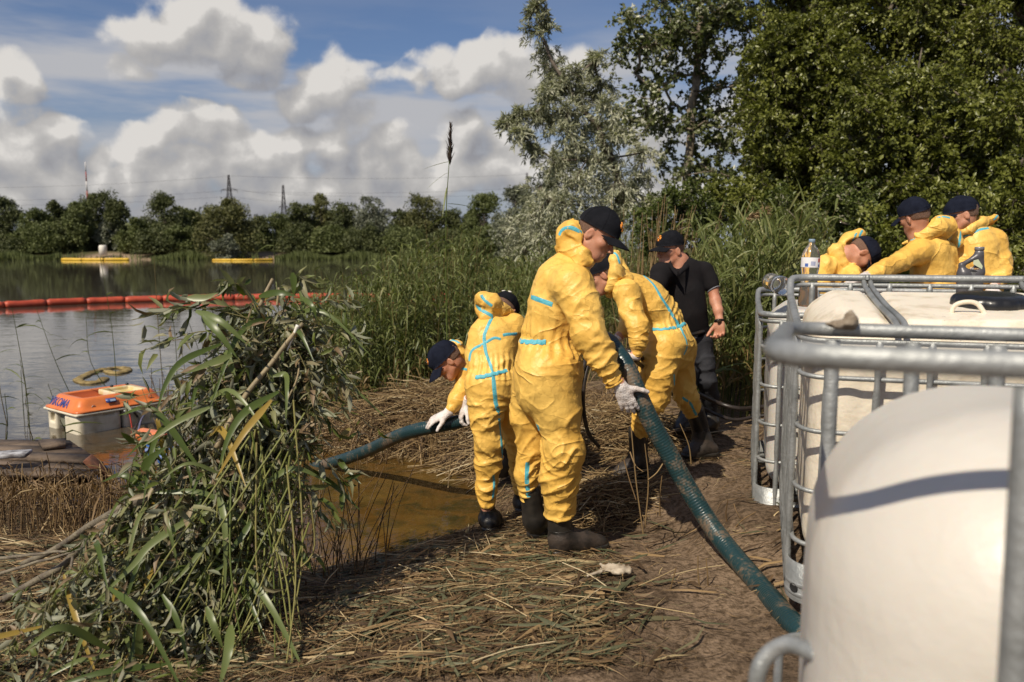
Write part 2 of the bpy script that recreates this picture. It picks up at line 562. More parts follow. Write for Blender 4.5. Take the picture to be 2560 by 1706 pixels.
mg.node_tree.links.new(bp.outputs[0], b.inputs['Normal'])
ground = obj('ground', newmesh('ground', gv, gf, mg))
tag(ground, 'trampled sandy bank with mud and dry reed litter beside the pond', kind='structure')

# ------------------------------------------------------------------ water
mw = bpy.data.materials.new('pond_water'); mw.use_nodes = True
N = NT(mw.node_tree); b = mw.node_tree.nodes['Principled BSDF']
ge = mw.node_tree.nodes.new('ShaderNodeNewGeometry'); pos = ge.outputs['Position']
sp = N.n('ShaderNodeSeparateXYZ', {0: pos})
ln = N.n('ShaderNodeTexNoise', {'Vector': pos, 'Scale': .9, 'Detail': 6.0, 'Roughness': .65, 'Distortion': 1.2})
murk = N.n('ShaderNodeTexNoise', {'Vector': pos, 'Scale': 5.0, 'Detail': 7.0, 'Roughness': .65, 'Distortion': .8})
oil = N.mix(N.smooth(murk.outputs[0], .38, .70), (.100, .052, .012), (.034, .028, .009))
oil = N.mix(N.smooth(ln.outputs[0], .50, .66), oil, (.13, .075, .018))
deep = (.062, .054, .042)
yr = N.m('ADD', sp.outputs[1], N.m('MULTIPLY', ln.outputs[0], 3.0))
# oil-brown shallows by the bank, clear dark water further out
side = N.m('MULTIPLY', N.m('ADD', sp.outputs[0], 1.6), .55)
c = N.mix(N.smooth(N.m('SUBTRACT', yr, side), 8.2, 11.0), oil, deep)
mw.node_tree.links.new(c, b.inputs['Base Color'])
b.inputs['Roughness'].default_value = .03
b.inputs['IOR'].default_value = 1.36
b.inputs['Specular IOR Level'].default_value = .55
w1 = N.n('ShaderNodeTexNoise', {'Vector': N.vm('MULTIPLY', pos, (.55, 1.0, 1.0)), 'Scale': 2.2, 'Detail': 3.0, 'Roughness': .5, 'Distortion': .5})
w2 = N.n('ShaderNodeTexNoise', {'Vector': N.vm('MULTIPLY', pos, (.5, 1.0, 1.0)), 'Scale': 14.0, 'Detail': 2.0, 'Roughness': .5})
calm = N.m('SUBTRACT', 1.0, N.m('MULTIPLY', N.smooth(sp.outputs[1], 8.0, 26.0), .80))
hgt = N.m('MULTIPLY', N.m('ADD', N.m('MULTIPLY', w1.outputs[0], .35), N.m('MULTIPLY', w2.outputs[0], .045)), calm)
bp = N.n('ShaderNodeBump', {'Height': hgt, 'Strength': .55, 'Distance': .055})
mw.node_tree.links.new(bp.outputs[0], b.inputs['Normal'])
wx = np.linspace(-300, 120, 12); wy = np.linspace(3, 125, 12)
A, B_ = np.meshgrid(wx, wy, indexing='ij')
wv = np.stack([A, B_, A * 0], -1).reshape(-1, 3)
k = np.arange(11)[:, None] * 12 + np.arange(11)[None]
water = obj('pond_water', newmesh('pond_water', wv, np.stack([k, k + 12, k + 13, k + 1], -1).reshape(-1, 4), mw))
tag(water, 'calm pond water, brown and oily in the shallows, dark and reflecting farther out', kind='structure')
# ------------------------------------------------------------------ smooth solids: distance fields meshed with surface nets
class Sdf:
    def __init__(s): s.p = []

    def cone(s, a, b, ra, rb, k=.03, flat=None, op='u'):
        a = np.array(a, float); b = np.array(b, float)
        ab = b - a; L2 = max(np.dot(ab, ab), 1e-9)
        R_ = max(ra, rb)
        def f(p):
            w = p - a
            h = np.clip(w @ ab / L2, 0, 1)
            w = w - h[..., None] * ab
            r = ra + (rb - ra) * h
            if flat is not None:
                n, sc = flat
                wn = w @ n
                w = w + n * (wn * (1 / sc - 1))[..., None]
                return (np.sqrt((w * w).sum(-1)) - r) * (.5 + .5 * sc)
            return np.sqrt((w * w).sum(-1)) - r
        s.p.append((f, np.minimum(a, b) - R_, np.maximum(a, b) + R_, k, op)); return s

    def ell(s, c, r, M=None, k=.02, op='u'):
        c = np.array(c, float); r = np.array(r, float); M = np.eye(3) if M is None else np.asarray(M, float)
        def f(p):
            q = (p - c) @ M
            k0 = np.sqrt(((q / r) ** 2).sum(-1)); k1 = np.sqrt(((q / (r * r)) ** 2).sum(-1)) + 1e-9
            return k0 * (k0 - 1) / k1
        R_ = r.max()
        s.p.append((f, c - R_, c + R_, k, op)); return s

    def box(s, c, h, M=None, r=.01, k=.01, op='u'):
        c = np.array(c, float); h = np.array(h, float) - r; M = np.eye(3) if M is None else np.asarray(M, float)
        def f(p):
            q = np.abs((p - c) @ M) - h
            return np.sqrt((np.maximum(q, 0) ** 2).sum(-1)) + np.minimum(q.max(-1), 0) - r
        R_ = np.linalg.norm(h + r)
        s.p.append((f, c - R_, c + R_, k, op)); return s

    def chain(s, pts, k=.03, flat=None):
        """pts: list of (position, radius)"""
        for (a, ra), (b, rb) in zip(pts[:-1], pts[1:]): s.cone(a, b, ra, rb, k, flat)
        return s

    def field(s, off):
        P_ = list(s.p)
        def f(p):
            D = np.full(p.shape[:-1], 1e3)
            for g_, a, b_, k, op in P_:
                d = g_(p)
                D = smin(D, d, k) if op == 'u' else -smin(-D, d, k)
            return D + off
        return f

    def mesh(s, h, B=8):
        U_ = [q for q in s.p if q[4] == 'u']
        lo = np.min([q[1] for q in U_], 0) - 4 * h
        hi = np.max([q[2] for q in U_], 0) + 4 * h
        nb = np.ceil((hi - lo) / (h * B)).astype(int)
        bi = np.stack(np.meshgrid(*[np.arange(n) for n in nb], indexing='ij'), -1).reshape(-1, 3)
        cen = lo + (bi + .5) * h * B
        Rb = h * B * .5 * 1.7321
        D = np.full(len(cen), 1e3)
        dc = []
        for f, a, b_, k, op in s.p:
            d = f(cen); dc.append(d)
            if op == 'u': D = smin(D, d, k)
            elif op == 'i': D = -smin(-D, -d, k)
            else: D = -smin(-D, d, k)
        act = np.abs(D) < Rb * 1.5 + .01
        ids = np.nonzero(act)[0]
        o = np.stack(np.meshgrid(*[np.arange(B)] * 3, indexing='ij'), -1).reshape(-1, 3)
        gi_ = bi[ids][:, None] * B + o[None]
        pts = lo + gi_ * h
        Fv = np.full(pts.shape[:2], 1e3)
        for (f, a, b_, k, op), d in zip(s.p, dc):
            if op == 'u':
                m = d[ids] < Rb * 1.6 + k + .012
                if m.any(): Fv[m] = smin(Fv[m], f(pts[m]), k)
            else:
                m = (d[ids] < Rb * 1.6 + k + .012) if op == 's' else np.ones(len(ids), bool)
                if m.any(): Fv[m] = -smin(-Fv[m], f(pts[m]) if op == 's' else -f(pts[m]), k)
        dims = nb * B + 1
        F_ = np.full(dims, 1.0, np.float32)
        Ds = np.where(D > 0, 1.0, -1.0).reshape(nb).astype(np.float32)
        F_[:-1, :-1, :-1] = np.repeat(np.repeat(np.repeat(Ds, B, 0), B, 1), B, 2)
        st = np.array([dims[1] * dims[2], dims[2], 1])
        flat = F_.ravel()
        fi = (gi_ @ st).reshape(-1)
        flat[fi] = Fv.reshape(-1)
        offs = np.array([[i, j, k_] for i in (0, 1) for j in (0, 1) for k_ in (0, 1)])
        val = np.stack([flat[fi + q @ st] for q in offs])
        neg = val < 0
        m = neg.any(0) & ~neg.all(0)
        cells = fi[m]; val = val[:, m]; g3 = gi_.reshape(-1, 3)[m]
        acc = np.zeros((len(cells), 3)); cnt = np.zeros(len(cells))
        for i in range(8):
            for ax in range(3):
                if offs[i][ax] == 0:
                    j = i + (4, 2, 1)[ax]
                    a_, b_ = val[i], val[j]
                    cr = (a_ < 0) != (b_ < 0)
                    t = np.where(cr, a_ / np.where(cr, a_ - b_, 1), 0)
                    pnt = np.repeat(offs[i][None].astype(float), len(cells), 0)
                    pnt[:, ax] += t
                    acc += pnt * cr[:, None]; cnt += cr
        verts = lo + (g3 + acc / cnt[:, None]) * h
        vid = np.full(flat.shape, -1, np.int32)
        vid[cells] = np.arange(len(cells))
        faces = []
        s0 = flat[fi] < 0
        for ax in range(3):
            u_, v_ = st[(ax + 1) % 3], st[(ax + 2) % 3]
            s1 = flat[fi + st[ax]] < 0
            e = s0 != s1
            idx = fi[e]; fl = s0[e]
            q = np.stack([vid[idx], vid[idx - u_], vid[idx - u_ - v_], vid[idx - v_]], -1)
            q = np.where(fl[:, None], q, q[:, ::-1])
            q = q[(q >= 0).all(1)]
            faces.append(q)
        return verts, np.concatenate(faces)


def smin(a, b, k):
    if k <= 0: return np.minimum(a, b)
    h = np.maximum(k - np.abs(a - b), 0) / k
    return np.minimum(a, b) - h * h * k * .25


def vnormals(v, f):
    a = v[f[:, 2]] - v[f[:, 0]]; b = v[f[:, 3]] - v[f[:, 1]]
    n = np.cross(a, b)
    out = np.zeros_like(v)
    for i in range(4): np.add.at(out, f[:, i], n)
    return nrm(out)


def crumple(v, f, amp=1.0, sc=(6.5, 6.5, 8.0), seed=0.0, fine=1.0, folds=(), waist=None):
    """folds of a loose paper-like suit: sharp ridges at two sizes"""
    n = vnormals(v, f)
    p = v * np.array(sc) + seed
    w = np.stack([vnoise(p * .6 + 5), vnoise(p * .6 + 11), vnoise(p * .6 + 23)], -1)
    low = vnoise(v * 4.5 + seed + 3)
    c1 = np.exp(-np.abs(vnoise(p * .6 + w * .7)) * 7)
    q = (v @ np.array([[.8, 0, .6], [0, 1, 0], [-.6, 0, .8]])) * np.array([2.6, 6., 12.]) + seed + w * 1.3
    c2 = np.exp(-np.abs(vnoise(q + 31)) * 9)
    q = (v @ np.array([[.8, 0, -.6], [0, 1, 0], [.6, 0, .8]])) * np.array([3.6, 8., 17.]) + seed + w * 1.0
    c3 = np.exp(-np.abs(vnoise(q + 57)) * 6)
    g1 = smst(vnoise(v * 3.3 + seed + 71), -.35, .45); g2 = smst(vnoise(v * 4.1 + seed + 91), -.35, .45)
    d = amp * (.012 * low + .010 * (c1 - .4) * (.10 + g1) + .0040 * (c2 - .35) * (.0 + g2) + .0012 * fine * (c3 - .4) * (.2 + 1.1 * (1 - g1)))
    wob = vnoise(v * 5.5 + seed + 13); wob2 = smst(vnoise(v * 7.0 + seed + 41), -.5, .3)
    for c, ax, rad, A, k, skew in folds:
        q = v - c; s_ = q @ ax; pl = q - s_[:, None] * ax; side = nrm(np.cross(ax, [0.13, 1.0, .05]))
        l = pl @ side
        g_ = np.exp(-(s_ / rad) ** 2) * np.exp(-(np.linalg.norm(pl, axis=1) / .16) ** 4)
        ph = s_ * k * .82 + l * skew * 1.25 + wob * 4.6
        d = d + amp * A * g_ * ((1 - np.abs(np.sin(ph))) ** 1.6 - .35) * (.10 + 1.05 * wob2)
    if waist is not None:
        c, ax, rad = waist
        q = v - c; s_ = q @ ax; pl = q - s_[:, None] * ax; th = np.arctan2(pl[:, 0], pl @ np.cross(ax, [1., 0, 0]))
        g_ = np.exp(-(s_ / .075) ** 2) * (np.linalg.norm(pl, axis=1) < rad * 1.6)
        d = d + .0055 * g_ * np.cos(th * 19 + wob * 3) - .010 * np.exp(-(s_ / .022) ** 2) * (np.linalg.norm(pl, axis=1) < rad * 1.6)
    return v + n * d[:, None]


# zoom frames used to note positions: origin u, v and pixel scale
ZF = {'1': (1050, 480, .34), '2': (1050, 850, .36347), 'B': (1040, 720, .2551), 'C': (1480, 560, .21684), 'D': (1500, 880, .29337), 'E': (1850, 480, .30174), 'F': (0, 0, 1)}


def zp(z, x, y, d):
    o = ZF[z]
    return P(o[0] + x * o[2], o[1] + y * o[2], d)


def zr(z, r, d): return r * ZF[z][2] * d / F


def zc(z, pts): return [(zp(z, x, y, d), zr(z, r, d)) for x, y, d, r in pts]


def frame(y, up=(0, 0, 1)):
    """columns: x right, y forward, z up"""
    y = nrm(y); x = nrm(np.cross(y, up)); return np.stack([x, y, np.cross(x, y)], 1)


# ------------------------------------------------------------------ people: materials
m_suit = mat('yellow_coverall', (.82, .52, .125), .46, col2=(.76, .44, .085), scale=2.2, bump=.55, bscale=42, spec=.35, bdetail=4)
nt_ = m_suit.node_tree; N = NT(nt_); bb = nt_.nodes['Principled BSDF']
# crisp paper creases: voronoi cell edges as relief on top of the grain
tco = nt_.nodes.new('ShaderNodeTexCoord')
wv_ = N.n('ShaderNodeTexNoise', {'Vector': tco.outputs['Object'], 'Scale': 9.0, 'Detail': 2.0})
def facets(sc, wamt):
    q = N.vm('ADD', tco.outputs['Object'], N.vm('SCALE', wv_.outputs['Color'], scale=wamt))
    vo_ = N.n('ShaderNodeTexVoronoi', {'Vector': q, 'Scale': sc}, feature='F1')
    return N.vm('DOT_PRODUCT', N.vm('SUBTRACT', vo_.outputs['Color'], (.5, .5, .5)), N.vm('SUBTRACT', q, vo_.outputs['Position']))
hh_ = N.m('ADD', facets(8.0, .16), N.m('MULTIPLY', facets(21.0, .10), .7))
old = [n for n in nt_.nodes if n.type == 'BUMP'][0]
old.inputs['Strength'].default_value = .25
def crease(sc, amt, sq):
    nz_ = N.n('ShaderNodeTexNoise', {'Vector': N.vm('MULTIPLY', tco.outputs['Object'], sq), 'Scale': sc, 'Detail': 1.5, 'Roughness': .5, 'Distortion': .8})
    r_ = N.m('SUBTRACT', 1.0, N.m('ABSOLUTE', N.m('MULTIPLY', N.m('SUBTRACT', nz_.outputs[0], .5), 5.0)), clamp=True)
    return N.m('MULTIPLY', N.m('POWER', r_, 3.0), amt)
hh_ = N.m('MULTIPLY', hh_, .16)
hh_ = N.m('ADD', hh_, N.m('ADD', crease(3.6, .0050, (1.0, 1.0, 1.8)), crease(11.0, .0006, (1.5, 1.0, .8))))
b2 = N.n('ShaderNodeBump', {'Height': hh_, 'Strength': 1.0, 'Distance': 1.0, 'Normal': old.outputs[0]})
nt_.links.new(b2.outputs[0], bb.inputs['Normal'])
m_tape = mat('turquoise_seam_tape', (.075, .38, .47), .45, col2=(.12, .48, .57), scale=30, bump=.4, bscale=120)
m_skin = mat('skin', (.52, .25, .155), .48, col2=(.44, .175, .10), scale=14, bump=.25, bscale=260, sub=.12, split=(.4, .75))
m_hair = mat('short_brown_hair', (.26, .145, .095), .7, col2=(.14, .08, .052), scale=220, bump=.9, bscale=500)
m_cap = mat('black_cap_cloth', (.006, .0065, .009), .9, spec=.15, col2=(.010, .0105, .014), scale=20, bump=.5, bscale=420, sheen=0)
m_navy = mat('navy_cap_cloth', (.007, .009, .019), .9, spec=.15, col2=(.011, .014, .027), scale=20, bump=.5, bscale=420, sheen=0)
m_glove = mat('white_latex_glove', (.74, .69, .66), .42, col2=(.58, .50, .45), scale=18, bump=.6, bscale=150)
m_boot = mat('black_rubber_boot', (.012, .011, .010), .34, col2=(.03, .026, .022), scale=9, bump=.2, bscale=60)
m_bootd = mat('dusty_rubber_boot', (.055, .041, .032), .55, col2=(.018, .015, .013), scale=14, bump=.35, bscale=80)
m_orange = mat('orange_emblem', (.75, .26, .03), .5)
m_shirt = mat('black_polo_knit', (.0085, .0075, .0085), .9, spec=.2, col2=(.012, .010, .011), scale=6, bump=.5, bscale=300, sheen=0)
m_trou = mat('dark_work_trousers', (.017, .018, .024), .8, col2=(.03, .031, .038), scale=6, bump=.5, bscale=140)
m_white = mat('white_lining', (.72, .68, .60), .6)
m_eye = mat('eye_white', (.7, .66, .62), .2)
m_iris = mat('dark_iris', (.04, .025, .015), .2)
m_grey = mat('grey_steel_small', (.35, .35, .34), .3, metal=.9)


def ellmesh(mb, c, r, M=None, n=10):
    t = np.linspace(0, np.pi, n + 1)
    prof = np.stack([np.sin(t), -np.cos(t)], -1)
    prof[0, 0] = prof[-1, 0] = 1e-4
    a = np.linspace(0, 2 * np.pi, n * 2, endpoint=False)
    v = np.stack([prof[:, 0][:, None] * np.cos(a), prof[:, 0][:, None] * np.sin(a), np.repeat(prof[:, 1][:, None], n * 2, 1)], -1).reshape(-1, 3) * np.array(r)
    i = np.arange(n)[:, None] * 2 * n; j = np.arange(2 * n)[None]; j2 = (j + 1) % (2 * n)
    f = np.stack([i + j, i + j2, i + 2 * n + j2, i + 2 * n + j], -1).reshape(-1, 4)
    if M is not None: v = v @ np.asarray(M).T
    mb.add(v + np.asarray(c), f)


def head_sdf(S, c, M, neck=None):
    L = lambda x, y, z: np.asarray(c) + M @ np.array([x, y, z])
    S.ell(L(0, -.012, .030), (.077, .098, .088), M, .02)
    S.ell(L(0, .025, -.040), (.061, .066, .074), M, .035)
    S.cone(L(-.018, .062, -.092), L(.018, .062, -.092), .019, .019, .03)
    for s_ in (-1, 1):
        S.ell(L(s_ * .043, .055, -.016), (.022, .026, .02), M, .02)
        S.cone(L(s_ * .055, .0, -.055), L(s_ * .03, .05, -.088), .017, .016, .03)
        S.ell(L(s_ * .032, .100, -.002), (.017, .012, .012), M, .014, 's')
        S.ell(L(s_ * .031, .0775, -.001), (.0125, .0125, .0115), M, .003)
    S.cone(L(-.034, .084, .017), L(.034, .084, .017), .0095, .0095, .016)
    S.cone(L(0, .089, .006), L(0, .112, -.030), .0065, .0105, .012)
    S.ell(L(.011, .101, -.035), (.008, .009, .007), M, .006).ell(L(-.011, .101, -.035), (.008, .009, .007), M, .006)
    S.cone(L(-.018, .088, -.0595), L(.018, .088, -.0595), .0052, .0052, .006)
    S.cone(L(-.016, .087, -.0705), L(.016, .087, -.0705), .0062, .0062, .006)
    S.cone(L(-.02, .098, -.065), L(.02, .098, -.065), .0022, .0022, .003, None, 's')
    for s_ in (-1, 1):
        Me = M @ np.array(Matrix.Rotation(s_ * .35, 3, 'Z')) @ np.array(Matrix.Rotation(-.2, 3, 'X'))
        S.ell(L(s_ * .079, -.010, -.008), (.008, .019, .032), Me, .006)
        S.ell(L(s_ * .0875, -.006, -.002), (.005, .011, .018), Me, .003, 's')
    if neck is not None:
        S.cone(L(0, -.030, -.045), neck, .052, .060, .03)


def hand_sdf(S, w, f, n, thumb, curl=(.5, .6, .65, .7), r=1.0, tcurl=.3, tout=.9, fat=0.0, k=.006):
    """w wrist, f towards fingers, n palm facing, thumb side vector"""
    f = nrm(f); n = nrm(n - f * np.dot(n, f)); t = np.cross(f, n)
    if np.dot(t, thumb) < 0: t = -t
    g = lambda a, b, c: w + (f * a + t * b + n * c) * r
    S.cone(w - f * .02, g(.03, 0, 0), .024 * r + fat, .030 * r + fat, .02, (n, .72))
    S.cone(g(.025, .012, 0), g(.078, .020, 0), .026 * r + fat, .022 * r + fat, .02, (n, .55))
    S.cone(g(.025, -.010, 0), g(.074, -.020, .002), .026 * r + fat, .021 * r + fat, .02, (n, .55))
    for i in range(4):
        b0 = .032 - .0205 * i
        base = g(.082 - .004 * abs(i - 1), b0, 0)
        L_ = (.070, .079, .073, .057)[i]
        rr = (.0092, .0096, .0092, .008)[i] + fat * .8
        ang = curl[i] * .55
        pos = base; d_ang = 0
        prev = base
        for j, (ll, rad) in enumerate(((.45, 1.0), (.3, .93), (.25, .85))):
            d_ang += ang * (1.0, 1.35, .9)[j]
            dv = f * math.cos(d_ang) + n * math.sin(d_ang) + t * ((.11, .03, -.04, -.13)[i])
            nx_ = prev + nrm(dv) * L_ * ll * r
            S.cone(prev, nx_, rr * rad * r * 1.04, rr * rad * r * .96, k)
            prev = nx_
    a = g(.022, .026, .006)
    b = a + nrm(f * .55 + t * tout + n * .25) * .040 * r
    c_ = b + nrm(f * .75 + t * tout * .75 + n * tcurl) * .032 * r
    d = c_ + nrm(f * .8 + t * tout * .55 + n * (tcurl + .25)) * .026 * r
    S.cone(a, b, .0165 * r + fat, .0125 * r + fat, .014).cone(b, c_, .0118 * r + fat, .0105 * r + fat, k).cone(c_, d, .0105 * r + fat, .0088 * r + fat, k)


def cap(parent, c, M, m, tilt=.0, emblem=True, visor_drop=.35, eyelets=(), strap=False, lift=0.0):
    """baseball cap in the head's frame"""
    M = M @ np.array(Matrix.Rotation(tilt, 3, 'X'))
    o = np.asarray(c) + M @ np.array([0, -.008, .034 + lift])
    n, k = 30, 12
    a = np.linspace(0, 2 * np.pi, n, endpoint=False)
    th = np.linspace(.02, 1.66, k)
    A_, T_ = np.meshgrid(a, th)
    rx, ry, rz = .0865, .1075, .098
    panel = 1 + .012 * np.abs(np.sin(A_ * 3)) * np.sin(T_)
    fr = 1 + .07 * np.clip(np.sin(A_), 0, 1) ** 2 * np.sin(T_ * 1.1) ** 2
    q = np.stack([rx * np.cos(A_) * np.sin(T_) * panel, ry * np.sin(A_) * np.sin(T_) * panel * fr, rz * np.cos(T_) * fr], -1)
    q = q + (vnoise(q * 22 + o * 9)[..., None] * .006 + vnoise(q * 50)[..., None] * .002) * nrm(q)
    outer = q.reshape(-1, 3)
    inner = (q * .965).reshape(-1, 3)
    i = np.arange(k - 1)[:, None] * n; j = np.arange(n)[None]; j2 = (j + 1) % n
    f = np.stack([i + j, i + n + j, i + n + j2, i + j2], -1).reshape(-1, 4)
    nv = k * n
    mb = MB()
    rim = np.stack([(k - 1) * n + j[0], (k - 1) * n + nv + j[0], (k - 1) * n + nv + j2[0], (k - 1) * n + j2[0]], -1)
    top = np.array([np.arange(n)[::-1]])
    mb.add(np.concatenate([outer, inner]) @ M.T + o, [f, f[:, ::-1] + nv, rim[:, ::-1], top[:, ::-1]])
    co = mb.build('cap', m, parent)
    # seams of the panels
    sm = MB()
    for s_ in range(6):
        ii = int(s_ * n / 6 + n / 12) % n
        sm.tube((q[1:, ii] * 1.006) @ M.T + o, .0011, 4)
    sm.build('seam', m, co)
    bt = MB(); ellmesh(bt, o + M @ np.array([0, 0, rz * 1.0]), (.008, .008, .005), M, 6); bt.build('top_button', m, co)
    # visor
    s = np.linspace(-1.08, 1.08, 17); t = np.linspace(0, 1, 7)
    Sg, Tg = np.meshgrid(s, t)
    ang = np.pi / 2 + Sg
    bx, by = rx * .99 * np.cos(ang), ry * 1.05 * np.sin(ang)
    ext = .078 * np.cos(Sg * .97) ** .55
    x = bx * (1 + Tg * .05)
    y = by + ext * Tg
    z = -.010 - visor_drop * ext * Tg - .24 * x ** 2 / .085 - .012 * Tg ** 2
    up_ = np.stack([x, y, z], -1).reshape(-1, 3)
    lo_ = up_ - np.array([0, 0, .0035])
    nn, kk = len(s), len(t)
    i = np.arange(kk - 1)[:, None] * nn; j = np.arange(nn - 1)[None]
    f = np.stack([i + j, i + j + 1, i + nn + j + 1, i + nn + j], -1).reshape(-1, 4)
    rimi = np.concatenate([np.arange(kk) * nn, (kk - 1) * nn + np.arange(1, nn), (np.arange(kk)[::-1][1:]) * nn + nn - 1])
    rf = np.stack([rimi[:-1], rimi[:-1] + len(up_), rimi[1:] + len(up_), rimi[1:]], -1)
    vb = MB().add(np.concatenate([up_, lo_]) @ M.T + o, [f, f[:, ::-1] + len(up_), rf[:, ::-1]])
    vb.build('visor', m, co)
    if emblem:
        # cross with flared arms on a round boss, stitched on the front panel
        eb = MB()
        def surf(x_, z_, off):
            # point on the front of the crown
            zz = z_; xx = x_
            yy = ry * 1.07 * math.sqrt(max(0.02, 1 - (xx / rx) ** 2 - (zz / (rz * 1.05)) ** 2))
            p_ = np.array([xx, yy, zz]); return p_ + nrm(p_) * off
        for q_ in range(4):
            a0 = q_ * math.pi / 2
            pts = [(.004, -.0025), (.019, -.010), (.019, .010), (.004, .0025)]
            top_ = []; 
            for (r_, w_) in pts:
                x_ = r_ * math.cos(a0) - w_ * math.sin(a0); z_ = r_ * math.sin(a0) + w_ * math.cos(a0)
                top_.append(surf(x_, z_ + .048, .006))
            bot_ = [p_ * .97 for p_ in top_]
            vv = np.array(top_ + bot_)
            eb.add(vv @ M.T + o, [np.array([[0, 1, 2, 3], [0, 4, 5, 1], [1, 5, 6, 2], [2, 6, 7, 3], [3, 7, 4, 0]])])
        eb.build('emblem', m_orange, co, smooth=False)
        eb = MB(); pc = surf(0, .048, .007); ellmesh(eb, M @ pc + o, (.0065, .003, .0065), M, 6); eb.build('emblem_boss', m_grey, co)
    for (a_, t_) in eyelets:
        p_ = np.array([rx * math.cos(a_) * math.sin(t_), ry * math.sin(a_) * math.sin(t_), rz * math.cos(t_)])
        n_ = nrm(p_); F3 = frame(n_)
        eb = MB(); ang_ = np.linspace(0, 2 * np.pi, 9)[:-1]
        ring = (p_ * 1.04)[None] + .0085 * (np.cos(ang_)[:, None] * F3[:, 0] + np.sin(ang_)[:, None] * F3[:, 2])
        eb.tube(ring @ M.T + o, .0040, 6, closed=True); eb.build('eyelet', m_white, co)
    if strap:
        sb = MB(); xs = np.linspace(-.035, .035, 8)
        pth = np.array([[x_, -ry * 1.03 * math.sqrt(1 - (x_ / rx) ** 2), -.002] for x_ in xs])
        for dz in (0, .008, .016): sb.tube((pth + [0, 0, dz]) @ M.T + o, .0045, 5)
        sb.build('strap', m, co)
    return co


def tape(parent, bvh, z, pts, width=.024, m=None, name='seam_tape', gather=0.0, step=5.0):
    """strip that lies on the cloth along the noted line"""
    o = ZF[z]
    uv = np.array([(o[0] + x * o[2], o[1] + y * o[2]) for x, y in pts], float)
    seg = np.linalg.norm(np.diff(uv, axis=0), axis=1).sum()
    k = max(3, int(seg / step))
    c_ = catmull(uv, 10)
    dd = np.concatenate([[0], np.cumsum(np.linalg.norm(np.diff(c_, axis=0), axis=1))])
    tt = np.linspace(0, dd[-1], k)
    uv = np.stack([np.interp(tt, dd, c_[:, 0]), np.interp(tt, dd, c_[:, 1])], -1)
    org = Vector((0, 0, CAMZ))
    hit = []
    for u, v in uv:
        h_, n_, i_, d_ = bvh.ray_cast(org, Vector(ray(u, v)))
        if h_ is not None: hit.append((np.array(h_), np.array(n_)))
    if len(hit) < 3: return None
    # drop jumps in depth
    keep = [hit[0]]
    for h_ in hit[1:]:
        if np.linalg.norm(h_[0] - keep[-1][0]) < .09: keep.append(h_)
    if len(keep) < 3: return None
    p = np.array([h_[0] for h_ in keep]); n = np.array([h_[1] for h_ in keep])
    n = nrm(n + np.roll(n, 1, 0) + np.roll(n, -1, 0))
    t = nrm(np.gradient(p, axis=0)); s_ = nrm(np.cross(t, n))
    cols = []
    for q in np.linspace(-1, 1, 5):
        row = p + s_ * q * width / 2
        if gather: row = row + s_ * (np.sin(np.arange(len(p)) * 2.1) * gather)[:, None]
        out = []
        for r_, nn_ in zip(row, n):
            loc, no, i_, d_ = bvh.find_nearest(Vector(r_), .05)
            if loc is None: out.append(r_ + nn_ * .002)
            else: out.append(np.array(loc) + nn_ * ((.0065 if abs(q) < .9 else .003) if gather else (.0018 if abs(q) < .9 else .0003)))
        cols.append(out)
    v = np.array(cols).transpose(1, 0, 2).reshape(-1, 3)
    i = np.arange(len(p) - 1)[:, None] * 5; j = np.arange(4)[None]
    f = np.stack([i + j, i + j + 1, i + 5 + j + 1, i + 5 + j], -1).reshape(-1, 4)
    return part(name, v, f, m or m_tape, parent)


